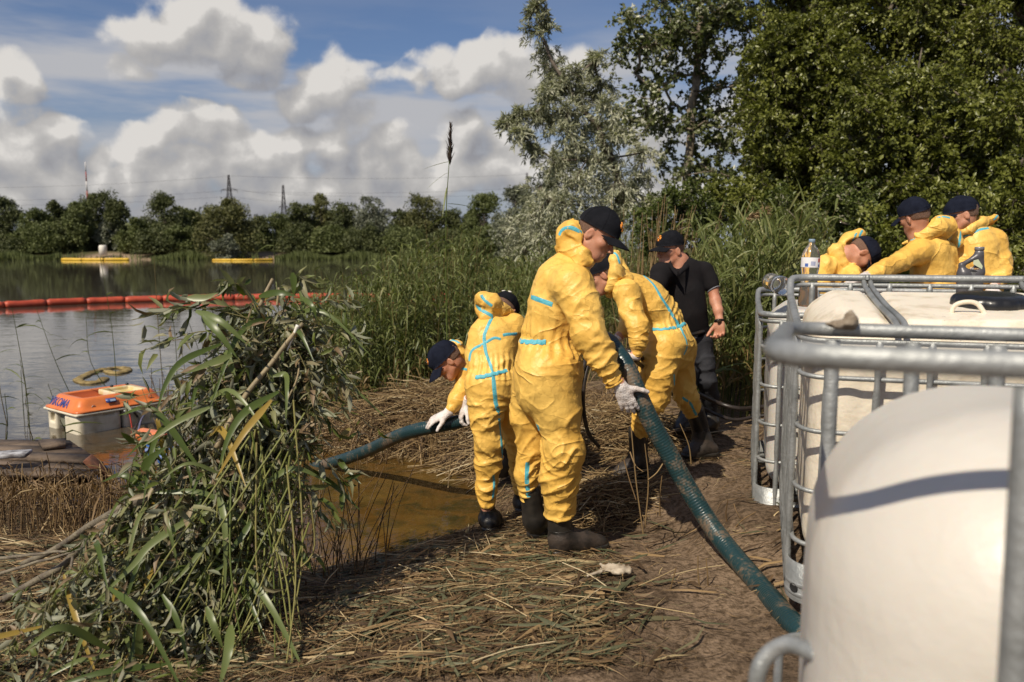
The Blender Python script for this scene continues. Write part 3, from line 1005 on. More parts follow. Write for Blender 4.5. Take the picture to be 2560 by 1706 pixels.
def boot(parent, top, ankle, heel, toe, rt=.068, ra=.052, m=None, dusty=True):
    """heel and toe: points on the ground under heel and toe tip"""
    heel = np.array(heel, float); toe = np.array(toe, float)
    d = nrm(toe - heel); Ln = np.linalg.norm(toe - heel)
    up = nrm(np.array([0, 0, 1.]) - d * d[2]); side = np.cross(d, up)
    S = Sdf()
    top = np.array(top) + nrm(top - ankle) * .04
    S.cone(top, ankle, rt, ra, .02)
    S.cone(ankle, heel + d * .048 + up * .055, ra * .94, .044, .03)
    S.cone(heel + d * .035 + up * .042, heel + d * (Ln * .62) + up * .040, .040, .043, .03, (up, .95))
    S.cone(heel + d * (Ln * .55) + up * .038, toe - d * .045 + up * .030, .046, .040, .03, (up, .75))
    S.cone(ankle + d * .02, heel + d * (Ln * .50) + up * .07, .050, .042, .06)
    S.cone(heel + d * (Ln * .40) + up * .07, toe - d * .075 + up * .045, .044, .034, .05, (up, .85))
    S.box((heel + toe) / 2 - up * .096, (.4, .4, .10), np.stack([d, side, up], 1), .001, .004, 's')
    S.box(top + (top - ankle) / max(np.linalg.norm(top - ankle), 1e-6) * .2, (.2, .2, .2), None, .001, .004, 's') if False else None
    v, f = S.mesh(.0075)
    n = vnormals(v, f)
    v = v + n * (vnoise(v * 16) * .004)[:, None]
    bo = part('boot', v, f, m or m_boot, parent)
    if dusty and m is None:
        # dried dust on the foot, from the sole up to the instep
        bo.data.materials.append(m_bootd)
        up0 = (v - heel) @ up
        lim = .125 + .03 * vnoise(v * 22)
        fc = (up0[f].mean(1) < lim[f].mean(1)).astype(np.int32)
        bo.data.polygons.foreach_set('material_index', fc)
    S = Sdf()
    S.cone(heel + d * .038 + up * .018, toe - d * .045 + up * .018, .052, .054, .03, (up, .9))
    S.box((heel + toe) / 2 - up * .1, (.4, .4, .10), np.stack([d, side, up], 1), .001, .003, 's')
    S.box((heel + toe) / 2 + up * .130, (.4, .4, .10), np.stack([d, side, up], 1), .001, .003, 's')
    v, f = S.mesh(.0075)
    part('sole', v, f, m_boot, bo)
    t_ = nrm(top - ankle); Fq = frame(t_, (1, 0, 0) if abs(t_[0]) < .9 else (0, 1, 0))
    an = np.linspace(0, 2 * np.pi, 25)[:-1]
    cc = ankle + (top - ankle) * .35
    rr = ra + (rt - ra) * .35 + .001
    ring = cc + rr * (np.cos(an)[:, None] * Fq[:, 0] + np.sin(an)[:, None] * Fq[:, 2])
    MB().tube(ring, .0028, 5, closed=True).build('rubber_band', m or m_boot, bo)
    return bo


def bvh_of(v, f): return BVHTree.FromPolygons(v.tolist(), f.tolist())


def facebits(parent, c, M, brow=True):
    L = lambda x, y, z: np.asarray(c) + M @ np.array([x, y, z])
    for s_ in (-1, 1):
        e = MB(); ellmesh(e, L(s_ * .031, .0805, -.001), (.0115, .0115, .0085), M, 6); eo = e.build('eye', m_eye, parent)
        e = MB(); ellmesh(e, L(s_ * .031, .0895, -.001), (.0048, .0034, .0048), M, 5); e.build('iris', m_iris, eo)
        if brow:
            e = MB(); e.tube([L(s_ * .016, .094, .015), L(s_ * .03, .096, .020), L(s_ * .046, .086, .016)], [.002, .0032, .0015], 6); e.build('eyebrow', m_hair, parent)


def hair(parent, c, M, full=False):
    L = lambda x, y, z: np.asarray(c) + M @ np.array([x, y, z])
    S = Sdf()
    S.ell(L(0, -.012, .030), (.0795, .1005, .0905), M, .02)
    S.cone(L(0, -.045, -.03), L(0, -.050, -.055), .050, .040, .03)
    S.box(L(0, .10, .0), (.1, .085, .14), M, .01, .01, 's')
    S.box(L(0, .03, -.095), (.12, .12, .07), M, .01, .01, 's')
    for s_ in (-1, 1): S.ell(L(s_ * .083, -.006, -.02), (.03, .022, .036), M, .006, 's')
    v, f = S.mesh(.006)
    part('hair', v, f, m_hair, parent)
# ------------------------------------------------------------------ people
def figure(label, torso, arms, legs, head, face, up, neck, hands=(), base=None, front=(1, 0, 0), flatk=.85, hood=None, hoodk=.03, tapes=(), boots=(), seed=0.0,
           cap_m=None, cap_kw=None, body_h=.0055, suit_h=.008, group='workers in yellow coveralls', hoodtapes=(), zf='1', amp=1.0, bare=()):
    """a person in a coverall; torso, arms, legs: lists of chains of (zoom, x, y, depth, radius)"""
    H = zp(*head)
    M = frame(face, up)
    ch = lambda c: [(zp(z, x, y, d), zr(z, r, d)) for z, x, y, d, r in c]
    T = ch(torso); A_ = [ch(a) for a in arms]; L_ = [ch(l) for l in legs]
    nb = zp(*neck)
    gp = np.array(base) if base is not None else np.array([T[-1][0][0], T[-1][0][1], ground_z(T[-1][0][0], T[-1][0][1])])
    root = empty('person', gp, 0, label, 'person', group)
    fr = nrm(np.array(front, float))
    C = Sdf()
    C.chain(T, .07, (fr, flatk))
    for a in A_: C.chain(a, .035)
    if A_: C.cone(A_[0][0][0], A_[-1][0][0], A_[0][0][1] * .8, A_[-1][0][1] * .8, .05)
    for i, l in enumerate(L_): C.chain(l, .02 if i else .05)
    inner = C.field(.022)
    # one continuous body under the clothes
    S = Sdf()
    th = lambda c, q, mn: [(p, max(r * q, mn)) for p, r in c]
    S.chain(th(T, .7, .04), .05, (fr, flatk))
    for a in A_: S.chain([T[1]] + th(a, .55, .03), .04)
    for l in L_: S.chain([(T[-1][0], .10)] + th(l, .6, .045)[1:], .04)
    lo_ = np.array([-50., -50, -50])
    S.p.append((inner, lo_, -lo_, .01, 'i'))
    head_sdf(S, H, M, nb)
    S.cone(nb, T[0][0], .058, .05, .03)
    wr = []
    for a, h_ in zip(A_, hands):
        if h_ is None: continue
        w, f_, n_, t_, kw = h_
        w = zp(*w)
        S.cone(a[-2][0] * .5 + a[-1][0] * .5, w, .032, .0265, .01)
        wr.append((w, f_, n_, t_, kw, a[-1][0]))
        hand_sdf(S, w, np.array(f_, float), np.array(n_, float), np.array(t_, float), **{**kw, 'fat': -.0015, 'k': .005})
    for l, b in zip(L_, boots):
        if b is not None: S.cone(l[-1][0], zp(*b[1]), .042, .038, .02)
    v, f = S.mesh(body_h)
    body = part('body', v, f, m_skin, root)
    # coverall: legs end in an open hem
    for l in L_:
        p1, r1 = l[-1]; q = nrm(p1 - l[-2][0])
        C.box(p1 + q * .115, (r1 * 1.35, r1 * 1.35, .10), frame(frame(q)[:, 0], q), .002, .006, 's')
    v, f = C.mesh(suit_h)
    fl = []
    for a in A_:
        for i_, (rad, A0, kk) in ((1, (.09, .010, 45)), (2, (.12, .013, 52)), (3, (.09, .011, 60))):
            if i_ < len(a) - 1: fl.append((a[i_][0], nrm(a[i_ + 1][0] - a[i_ - 1][0]), rad, A0, kk, (14, -18, 10)[i_ - 1]))
        fl.append((a[-1][0], nrm(a[-1][0] - a[-2][0]), .06, .010, 75, 6))
    for j_, l in enumerate(L_):
        for i_ in range(1, len(l) - 1): fl.append((l[i_][0], nrm(l[i_ + 1][0] - l[i_ - 1][0]), (.11, .14, .12, .10)[min(i_ - 1, 3)], (.009, .014, .012, .010)[min(i_ - 1, 3)], (34, 46, 52, 56)[min(i_ - 1, 3)], (-22, 17, -12, 9)[min(i_ - 1, 3)] * (1 if j_ else -1)))
        fl.append((l[-1][0], nrm(l[-1][0] - l[-2][0]), .08, .008, 62, -9))
    wi = 2 + int(np.argmin([r for _, r in T[2:-1]]))
    wax = nrm(T[wi + 1][0] - T[wi - 1][0])
    fl.append((T[wi][0] - wax * .10, nrm(wax + np.array([.35, 0, 0])), .13, .012, 40, 10))
    fl.append((T[-1][0] + wax * .05, nrm(wax + np.array([-.5, .2, 0])), .14, .011, 34, 16))
    v = crumple(v, f, amp, seed=seed, folds=fl, waist=(T[wi][0], wax, T[wi][1]))
    suit = part('coverall', v, f, m_suit, root)
    bv = bvh_of(v, f)
    for t in tapes: tape(suit, bv, *t)
    # rolled elastic at the wrists
    for a in A_:
        p1, r1 = a[-1]; p0 = a[-2][0]
        q = nrm(p1 - p0); Fq = frame(q, (0, 0, 1) if abs(q[2]) < .9 else (1, 0, 0))
        an = np.linspace(0, 2 * np.pi, 29)[:-1]
        ring = p1 + q * r1 * .55 + (r1 * .80 * (1 + .07 * np.sin(an * 9)))[:, None] * (np.cos(an)[:, None] * Fq[:, 0] + np.sin(an)[:, None] * Fq[:, 2])
        MB().tube(ring, .009, 6, closed=True).build('cuff', m_suit, suit)
    if hood:
        Hd = Sdf()
        for c in hood['add']: Hd.chain(ch(c), hoodk)
        for c in hood.get('cut', ()):
            cc = ch(c)
            for (a, ra), (b, rb) in zip(cc[:-1], cc[1:]): Hd.cone(a, b, ra, rb, .008, None, 's')
        v, f = Hd.mesh(.0065)
        v = crumple(v, f, 1.25, (11, 11, 11), seed + 3, 1.8)
        ho = part('hood', v, f, m_suit, suit)
        hb = bvh_of(v, f)
        for t in hood.get('tapes', ()): tape(suit, hb, *t)
    for (w, f_, n_, t_, kw, ae) in wr:
        if kw.get('bare'): continue
        G_ = Sdf()
        hand_sdf(G_, w, np.array(f_, float), np.array(n_, float), np.array(t_, float), **{**kw, 'fat': .0012, 'k': .005})
        q = nrm(np.array(f_, float))
        q = nrm(w - ae); G_.cone(w - q * min(.045, np.linalg.norm(w - ae) * .8), w, .033, .029, .012)
        v, f = G_.mesh(.0042)
        n = vnormals(v, f)
        v = v + n * ((1 - 2 * np.abs(vnoise(v * 45))) * .0006)[:, None]
        go_ = part('glove', v, f, m_glove, root)
        Fq = frame(q, (0, 0, 1) if abs(q[2]) < .9 else (1, 0, 0))
        an = np.linspace(0, 2 * np.pi, 25)[:-1]
        ring = w - q * .050 + .034 * (np.cos(an)[:, None] * Fq[:, 0] + np.sin(an)[:, None] * Fq[:, 2]) + q * (.004 * np.sin(an * 3))[:, None]
        MB().tube(ring, .0025, 5, closed=True).build('cuff', m_glove, go_)
    for b in boots:
        if b is None: continue
        boot(root, *[zp(*q) for q in b[:4]], **(b[4] if len(b) > 4 else {}))
    facebits(body, H, M)
    hair(body, H, M)
    cap(root, H, M, cap_m or m_cap, **(cap_kw or {}))
    return root


def g3(u, y):
    """ground point seen in column u at depth y, returned as a noted point"""
    x = (u - 1280) / F * y / (math.cos(PITCH) + 0)
    z = float(ground_z(x, y))
    # invert the projection for v
    d = np.array([x, y, z - CAMZ])
    a = d @ FWD; b = d @ UPV
    uu = 1280 + x / a * F; vv = 853 - b / a * F
    return ('F', uu, vv, y)


main = figure('tallest upright worker in yellow coverall and black emblem cap, gripping the thick teal hose',
    torso=[('1', 1120, 540, 4.0, 120), ('1', 1060, 660, 4.0, 205), ('1', 1010, 850, 4.02, 212), ('1', 925, 1090, 4.03, 190), ('1', 915, 1300, 4.02, 225), ('1', 900, 1450, 4.02, 232)],
    arms=[[('1', 1120, 690, 3.86, 150), ('1', 1195, 860, 3.80, 128), ('1', 1235, 1040, 3.76, 120), ('1', 1330, 1220, 3.74, 108), ('1', 1410, 1370, 3.74, 78)],
          [('1', 1110, 690, 4.15, 140), ('1', 1150, 900, 4.25, 110), ('1', 1180, 1080, 4.25, 90), ('1', 1260, 1130, 4.15, 70)]],
    legs=[[('2', 900, 200, 3.97, 215), ('2', 950, 500, 3.96, 155), ('2', 985, 760, 3.96, 138), ('2', 955, 960, 3.99, 130), ('2', 960, 1195, 4.02, 118)],
          [('2', 820, 250, 4.1, 190), ('2', 745, 520, 4.16, 122), ('2', 765, 740, 4.18, 108), ('2', 738, 920, 4.2, 96), ('2', 752, 1085, 4.22, 74)]],
    head=('1', 1300, 320, 3.95), face=(.76, -.40, -.52), up=(.25, 0, 1), neck=('1', 1180, 500, 4.0), front=(.95, -.1, 0), flatk=.9,
    hands=[(('2', 1385, 325, 3.73), (.36, .10, -.93), (.10, .9, .1), (1, 0, .3), dict(curl=(.35, .4, .45, .5), tout=1.5, tcurl=.1)),
           (('1', 1330, 1180, 4.12), (.9, -.1, -.5), (0, .2, -1), (0, 1, 0), dict())],
    hood={'add': [[('1', 1075, 290, 3.98, 62), ('1', 1130, 280, 3.95, 72), ('1', 1165, 330, 3.93, 58)],
                  [('1', 1045, 305, 4.0, 40), ('1', 1075, 350, 3.98, 55), ('1', 1130, 430, 3.95, 75), ('1', 1200, 480, 3.90, 62), ('1', 1265, 510, 3.88, 28)],
                  [('1', 1100, 240, 4.0, 40), ('1', 1127, 200, 4.0, 14)],
                  [('1', 1060, 420, 4.02, 60), ('1', 1120, 470, 4.05, 90), ('1', 1230, 500, 4.05, 70)]],
          'cut': [[('1', 1205, 350, 3.95, 62), ('1', 1190, 260, 3.95, 48)], [('1', 1215, 330, 3.8, 40), ('1', 1150, 345, 3.83, 34)]],
          'tapes': [('1', [(1022, 320), (1045, 280), (1090, 262), (1130, 270), (1190, 298)], .02)]},
    tapes=[('1', [(772, 750), (850, 785), (920, 810), (975, 830)]), ('1', [(722, 1085), (760, 1102), (830, 1106), (930, 1106)], .026, None, 'seam_tape', .003),
           ('1', [(1045, 385), (1065, 430), (1110, 455), (1140, 460)], .03), ('1', [(727, 1125), (695, 1200), (668, 1280), (668, 1330)], .014),
           ('2', [(806, 580), (822, 660), (800, 760), (762, 828)]), ('2', [(740, 842), (735, 960), (742, 1040), (752, 1095)])],
    boots=[(('2', 960, 1200, 4.02), ('2', 965, 1370, 4.03), ('2', 905, 1480, 4.01), ('2', 1285, 1420, 4.13), dict(rt=.066, ra=.060)),
           (('2', 765, 1090, 4.22), ('2', 785, 1240, 4.24), ('2', 775, 1362, 4.22), ('2', 900, 1300, 4.45), dict(rt=.056, ra=.056, dusty=False))],
    cap_kw=dict(visor_drop=.12, lift=.010, tilt=.06), seed=1.0, suit_h=.0068)

wb = figure('worker in yellow coverall bending forward, seen from behind with turquoise tape crossing down the back',
    torso=[('B', 820, 300, 4.80, 100), ('B', 760, 480, 4.72, 205), ('B', 735, 640, 4.68, 215), ('B', 745, 820, 4.62, 178), ('B', 735, 960, 4.6, 210), ('B', 750, 1060, 4.6, 190)],
    arms=[[('B', 585, 660, 4.68, 112), ('B', 600, 860, 4.92, 80), ('B', 560, 1010, 5.02, 58), ('B', 545, 1045, 5.04, 44)],
          [('B', 960, 370, 4.78, 125), ('B', 950, 560, 4.95, 100), ('B', 880, 800, 5.1, 70), ('B', 860, 900, 5.1, 45)]],
    legs=[[('2', 455, 300, 4.6, 140), ('2', 452, 520, 4.6, 112), ('2', 470, 700, 4.6, 98), ('2', 462, 850, 4.62, 90), ('2', 455, 1000, 4.63, 66), ('2', 462, 1130, 4.64, 52)],
          [('2', 600, 300, 4.66, 135), ('2', 630, 520, 4.8, 108), ('2', 690, 720, 4.9, 92), ('2', 700, 900, 4.95, 76), ('2', 705, 1040, 4.95, 56)]],
    head=('B', 855, 235, 4.98), face=(.25, .62, -.75), up=(.1, 0, 1), neck=('B', 820, 300, 4.82), front=(-.1, 1, -.3), flatk=.72, cap_m=m_cap,
    cap_kw=dict(emblem=False, eyelets=((-1.95, .75), (-1.2, .75)), lift=-.004),
    hands=[(('B', 490, 1150, 5.07), (-.45, -.1, -.9), (.9, .3, 0), (.2, -1, 0), dict(curl=(.9, .95, 1, 1), tout=.7)), None],
    hood={'add': [[('B', 655, 115, 4.72, 70), ('B', 740, 150, 4.72, 78), ('B', 850, 215, 4.76, 60), ('B', 930, 240, 4.8, 52)],
                  [('B', 625, 120, 4.75, 38), ('B', 640, 210, 4.75, 50), ('B', 700, 280, 4.72, 75)], [('B', 660, 260, 4.8, 45), ('B', 680, 340, 4.8, 55), ('B', 770, 320, 4.75, 80)]],
          'cut': [[('B', 800, 130, 4.98, 75), ('B', 900, 170, 5.0, 80)]],
          'tapes': [('B', [(588, 165), (620, 205), (680, 240), (735, 270), (750, 290)], .02), ('B', [(640, 70), (655, 100), (700, 145), (745, 178)], .018)]},
    tapes=[('B', [(745, 290), (720, 340), (685, 420), (668, 470), (672, 540), (682, 620), (700, 680), (735, 770), (752, 830)], .02),
           ('B', [(752, 830), (760, 900), (768, 1000), (775, 1060), (780, 1120), (800, 1190), (825, 1240)], .024),
           ('B', [(520, 720), (535, 640), (570, 595), (640, 560), (720, 515), (770, 490), (830, 503)], .016),
           ('B', [(585, 875), (650, 872), (740, 850), (820, 830), (895, 812)], .024, None, 'seam_tape', .003), ('B', [(850, 465), (900, 455), (990, 452)], .018),
           ('2', [(545, 540), (560, 700), (568, 815)], .018), ('2', [(505, 930), (510, 1000), (500, 1100)], .016)],
    boots=[(('2', 463, 1090, 4.64), ('2', 472, 1230, 4.65), ('2', 475, 1330, 4.58), ('2', 510, 1265, 4.83), dict(rt=.040, ra=.044, dusty=False)),
           (('2', 705, 1040, 4.95), ('2', 705, 1120, 4.97), ('2', 705, 1195, 4.9), ('2', 715, 1140, 5.14), dict(rt=.05, ra=.046, dusty=False))], seed=4.0)

wa = figure('worker in yellow coverall stooping lowest, face visible below a black visor, hand on the hose',
    torso=[('B', 455, 745, 5.28, 62), ('B', 510, 740, 5.30, 95), ('B', 700, 800, 5.4, 150), ('B', 900, 860, 5.45, 150), ('B', 960, 960, 5.45, 165)],
    arms=[[('B', 470, 830, 5.2, 80), ('B', 465, 980, 5.15, 72), ('B', 410, 1095, 5.1, 82), ('B', 355, 1175, 5.06, 52)],
          [('B', 560, 800, 5.5, 70), ('B', 560, 950, 5.55, 60), ('B', 560, 1050, 5.55, 50), ('B', 565, 1100, 5.5, 40)]],
    legs=[[('B', 950, 980, 5.45, 150), ('B', 880, 1250, 5.5, 92), ('B', 875, 1400, 5.5, 78), ('B', 880, 1600, 5.5, 60)],
          [('B', 1000, 1000, 5.5, 140), ('B', 1080, 1250, 5.55, 90), ('B', 1100, 1400, 5.6, 70), ('B', 1110, 1560, 5.6, 56)]],
    head=('B', 305, 715, 5.15), face=(-.70, -.16, -.70), up=(-.2, 0, 1), neck=('B', 445, 745, 5.25), front=(-.1, 0, -1), flatk=.85, cap_m=m_navy,
    hands=[(('B', 300, 1235, 5.04), (-.93, -.15, -.36), (0, .3, -1), (0, -1, -.1), dict(curl=(.35, .4, .45, .5), tout=.6)), None],
    hood={'add': [[('B', 340, 520, 5.2, 28), ('B', 395, 560, 5.2, 45), ('B', 430, 640, 5.2, 55), ('B', 445, 740, 5.2, 45)], [('B', 400, 560, 5.25, 40), ('B', 470, 620, 5.25, 50), ('B', 480, 740, 5.25, 60)]],
          'cut': [[('B', 330, 620, 5.15, 62), ('B', 340, 700, 5.15, 62)]],
          'tapes': [('B', [(330, 520), (370, 505), (410, 530), (440, 555)], .018)]},
    tapes=[('B', [(440, 790), (480, 795), (500, 800)], .02), ('B', [(905, 1280), (880, 1340), (855, 1400)], .02)],
    boots=[(('B', 880, 1600, 5.5), ('B', 880, 1720, 5.5), ('B', 900, 1850, 5.5), ('B', 760, 1850, 5.55), dict(rt=.055, ra=.048, dusty=False)),
           (('B', 1110, 1560, 5.6), ('B', 1110, 1700, 5.6), ('B', 1130, 1820, 5.6), ('B', 1000, 1815, 5.65), dict(rt=.055, ra=.048, dusty=False))], seed=9.0)

wc = figure('worker in yellow coverall leaning left over black hoses, before the man in black',
    torso=[('C', 385, 650, 5.02, 110), ('C', 470, 740, 5.05, 170), ('C', 640, 880, 5.08, 235), ('C', 780, 1030, 5.1, 228), ('C', 860, 1180, 5.1, 205), ('C', 900, 1370, 5.1, 250), ('C', 915, 1480, 5.12, 245)],
    arms=[[('C', 400, 810, 4.9, 165), ('C', 430, 990, 4.86, 138), ('C', 525, 1180, 4.82, 125), ('C', 525, 1340, 4.8, 98), ('C', 515, 1480, 4.8, 66)],
          [('C', 470, 800, 5.25, 120), ('C', 470, 1000, 5.35, 100), ('C', 390, 1210, 5.32, 82), ('C', 300, 1320, 5.28, 52)]],
    legs=[[('D', 560, -60, 5.0, 185), ('D', 490, 180, 4.98, 150), ('D', 452, 380, 4.98, 124), ('D', 385, 540, 5.0, 92), ('D', 325, 715, 5.04, 72)],
          [('D', 650, -20, 5.2, 170), ('D', 695, 180, 5.24, 116), ('D', 740, 370, 5.26, 108), ('D', 812, 530, 5.35, 78)]],
    head=('C', 118, 585, 4.98), face=(-.86, .15, -.46), up=(-.1, 0, 1), neck=('C', 330, 650, 5.0), front=(-.75, 0, -.6), flatk=.85, cap_kw=dict(tilt=.1, lift=-.004),
    hands=[(('C', 480, 1530, 4.8), (-.75, 0, .15), (0, .2, -1), (-.3, -.5, 1), dict(curl=(.7, .8, .9, .9), tout=1.0)),
           (('C', 270, 1350, 5.26), (-.8, -.2, -.5), (0, .3, -1), (0, -1, 0), dict(curl=(.8, .9, .9, .9), tout=.6))],
    hood={'add': [[('C', 262, 335, 4.96, 48), ('C', 262, 430, 4.94, 78), ('C', 262, 560, 4.92, 72), ('C', 235, 680, 4.92, 58), ('C', 180, 755, 4.92, 38)],
                  [('C', 290, 330, 5.05, 38), ('C', 320, 440, 5.1, 52), ('C', 340, 560, 5.08, 90), ('C', 300, 640, 5.02, 115)], [('C', 290, 600, 4.96, 80), ('C', 400, 640, 4.98, 80)], [('C', 215, 700, 4.95, 40), ('C', 200, 800, 4.98, 50)]],
          'cut': [[('C', 118, 480, 4.98, 76), ('C', 105, 640, 4.98, 70)]],
          'tapes': [('C', [(180, 395), (205, 350), (250, 335), (285, 355), (310, 420), (320, 460)], .018)]},
    tapes=[('C', [(262, 640), (310, 615), (370, 590), (420, 562)], .02), ('C', [(600, 600), (650, 640), (710, 700), (760, 780), (800, 850), (860, 940), (920, 1040), (970, 1120), (1015, 1180)], .02),
           ('C', [(1015, 1180), (1045, 1250), (1085, 1340), (1095, 1420), (1060, 1510)], .018), ('C', [(568, 995), (600, 930), (650, 890), (720, 860), (800, 845), (895, 828)], .022),
           ('C', [(700, 1215), (800, 1218), (900, 1205), (1000, 1185), (1075, 1145)], .022, None, 'seam_tape', .003), ('C', [(300, 1355), (360, 1325), (425, 1295)], .02),
           ('D', [(632, 190), (635, 300), (632, 400)], .016), ('D', [(700, 390), (770, 440), (800, 500), (822, 540)], .018)],
    boots=[(('D', 327, 725, 5.04), ('D', 330, 930, 5.06), ('D', 395, 1065, 5.08), ('D', 100, 1072, 5.03), dict(rt=.062, ra=.056)),
           (('D', 822, 545, 5.35), ('D', 880, 740, 5.38), ('D', 995, 880, 5.38), ('D', 700, 900, 5.34), dict(rt=.066, ra=.052))], seed=14.0)

we = figure('worker in yellow coverall bent double over the far tank, navy cap visor pointing down',
    torso=[('E', 850, 545, 5.45, 62), ('E', 770, 600, 5.5, 105), ('E', 730, 740, 5.52, 125), ('E', 740, 950, 5.58, 135), ('E', 750, 1100, 5.6, 145)],
    arms=[[('E', 690, 610, 5.42, 82), ('E', 660, 740, 5.32, 66), ('E', 740, 860, 5.2, 58), ('E', 800, 850, 5.1, 44)],
          [('E', 850, 620, 5.5, 75), ('E', 930, 680, 5.4, 62), ('E', 940, 760, 5.25, 52), ('E', 920, 790, 5.15, 40)]],
    legs=[[('E', 720, 1100, 5.6, 125), ('E', 700, 1400, 5.6, 90), ('E', 700, 1700, 5.65, 70), ('E', 700, 1880, 5.65, 60)], [('E', 800, 1100, 5.62, 125), ('E', 820, 1400, 5.62, 90), ('E', 830, 1700, 5.7, 70), ('E', 830, 1880, 5.7, 60)]],
    head=('E', 1000, 520, 5.45), face=(.38, -.12, -.92), up=(1, 0, .35), neck=('E', 880, 520, 5.45), front=(.6, 0, -.6), flatk=.85, cap_m=m_navy,
    hands=[(('E', 830, 845, 5.05), (.9, -.3, -.2), (0, 0, -1), (0, 1, 0), dict()), (('E', 930, 800, 5.1), (.1, -.7, -.5), (0, -.2, -1), (1, 0, 0), dict())],
    hood={'add': [[('E', 830, 470, 5.48, 52), ('E', 900, 400, 5.5, 60), ('E', 985, 350, 5.52, 42)], [('E', 800, 500, 5.45, 60), ('E', 840, 590, 5.42, 50)], [('E', 870, 640, 5.4, 22), ('E', 960, 590, 5.4, 18)]],
          'cut': [[('E', 930, 450, 5.45, 62), ('E', 960, 440, 5.45, 62)]],
          'tapes': [('E', [(935, 405), (950, 370), (965, 340)], .016), ('E', [(985, 380), (1000, 345), (1015, 318)], .016)]},
    tapes=[('E', [(780, 475), (800, 505), (840, 530), (870, 540)], .022)], boots=[(('E', 700, 1880, 5.65), ('E', 700, 2050, 5.66), ('E', 690, 2150, 5.68), ('E', 800, 2150, 5.6), {}), (('E', 830, 1880, 5.7), ('E', 830, 2050, 5.71), ('E', 820, 2140, 5.73), ('E', 930, 2140, 5.65), {})],
    seed=20.0, suit_h=.010, body_h=.0065)

wf = figure('worker in yellow coverall seen from behind, reaching left over the far tank',
    torso=[('E', 1490, 380, 5.5, 72), ('E', 1580, 500, 5.52, 150), ('E', 1600, 680, 5.54, 165), ('E', 1610, 900, 5.58, 150), ('E', 1610, 1080, 5.6, 160)],
    arms=[[('E', 1480, 490, 5.45, 100), ('E', 1330, 590, 5.32, 76), ('E', 1170, 655, 5.2, 62), ('E', 1060, 700, 5.12, 44)],
          [('E', 1690, 500, 5.6, 100), ('E', 1740, 660, 5.65, 80), ('E', 1690, 800, 5.5, 62), ('E', 1620, 850, 5.3, 44)]],
    legs=[[('E', 1570, 1080, 5.6, 130), ('E', 1560, 1400, 5.6, 90), ('E', 1560, 1700, 5.65, 70), ('E', 1560, 1880, 5.65, 60)], [('E', 1670, 1080, 5.62, 130), ('E', 1690, 1400, 5.62, 90), ('E', 1700, 1700, 5.7, 70), ('E', 1700, 1880, 5.7, 60)]],
    head=('E', 1445, 205, 5.5), face=(-.42, .88, -.18), up=(-.28, 0, 1), neck=('E', 1480, 370, 5.5), front=(-.3, .95, 0), flatk=.75, cap_m=m_navy, cap_kw=dict(emblem=False, strap=True),
    hands=[(('E', 1010, 715, 5.08), (-.9, -.1, -.3), (0, 0, -1), (0, 1, 0), dict()), (('E', 1590, 870, 5.25), (-.3, -.8, -.2), (0, 0, -1), (1, 0, 0), dict())],
    hood={'add': [[('E', 1470, 370, 5.45, 32), ('E', 1540, 340, 5.45, 42), ('E', 1640, 280, 5.45, 62), ('E', 1740, 290, 5.5, 52)], [('E', 1560, 370, 5.5, 40), ('E', 1680, 330, 5.52, 55), ('E', 1770, 300, 5.55, 32)], [('E', 1660, 230, 5.48, 42), ('E', 1730, 240, 5.5, 40)], [('E', 1350, 430, 5.55, 26), ('E', 1420, 400, 5.55, 30)]],
          'cut': [[('E', 1520, 260, 5.5, 62), ('E', 1480, 250, 5.5, 60)]],
          'tapes': [('E', [(1635, 215), (1680, 205), (1740, 215)], .016)]},
    tapes=[('E', [(1415, 400), (1440, 395), (1450, 385)], .016)], boots=[(('E', 1560, 1880, 5.65), ('E', 1560, 2050, 5.66), ('E', 1560, 2150, 5.6), ('E', 1540, 2120, 5.85), {}), (('E', 1700, 1880, 5.7), ('E', 1700, 2050, 5.71), ('E', 1700, 2140, 5.65), ('E', 1680, 2110, 5.9), {})],
    seed=26.0, suit_h=.010, body_h=.0065)

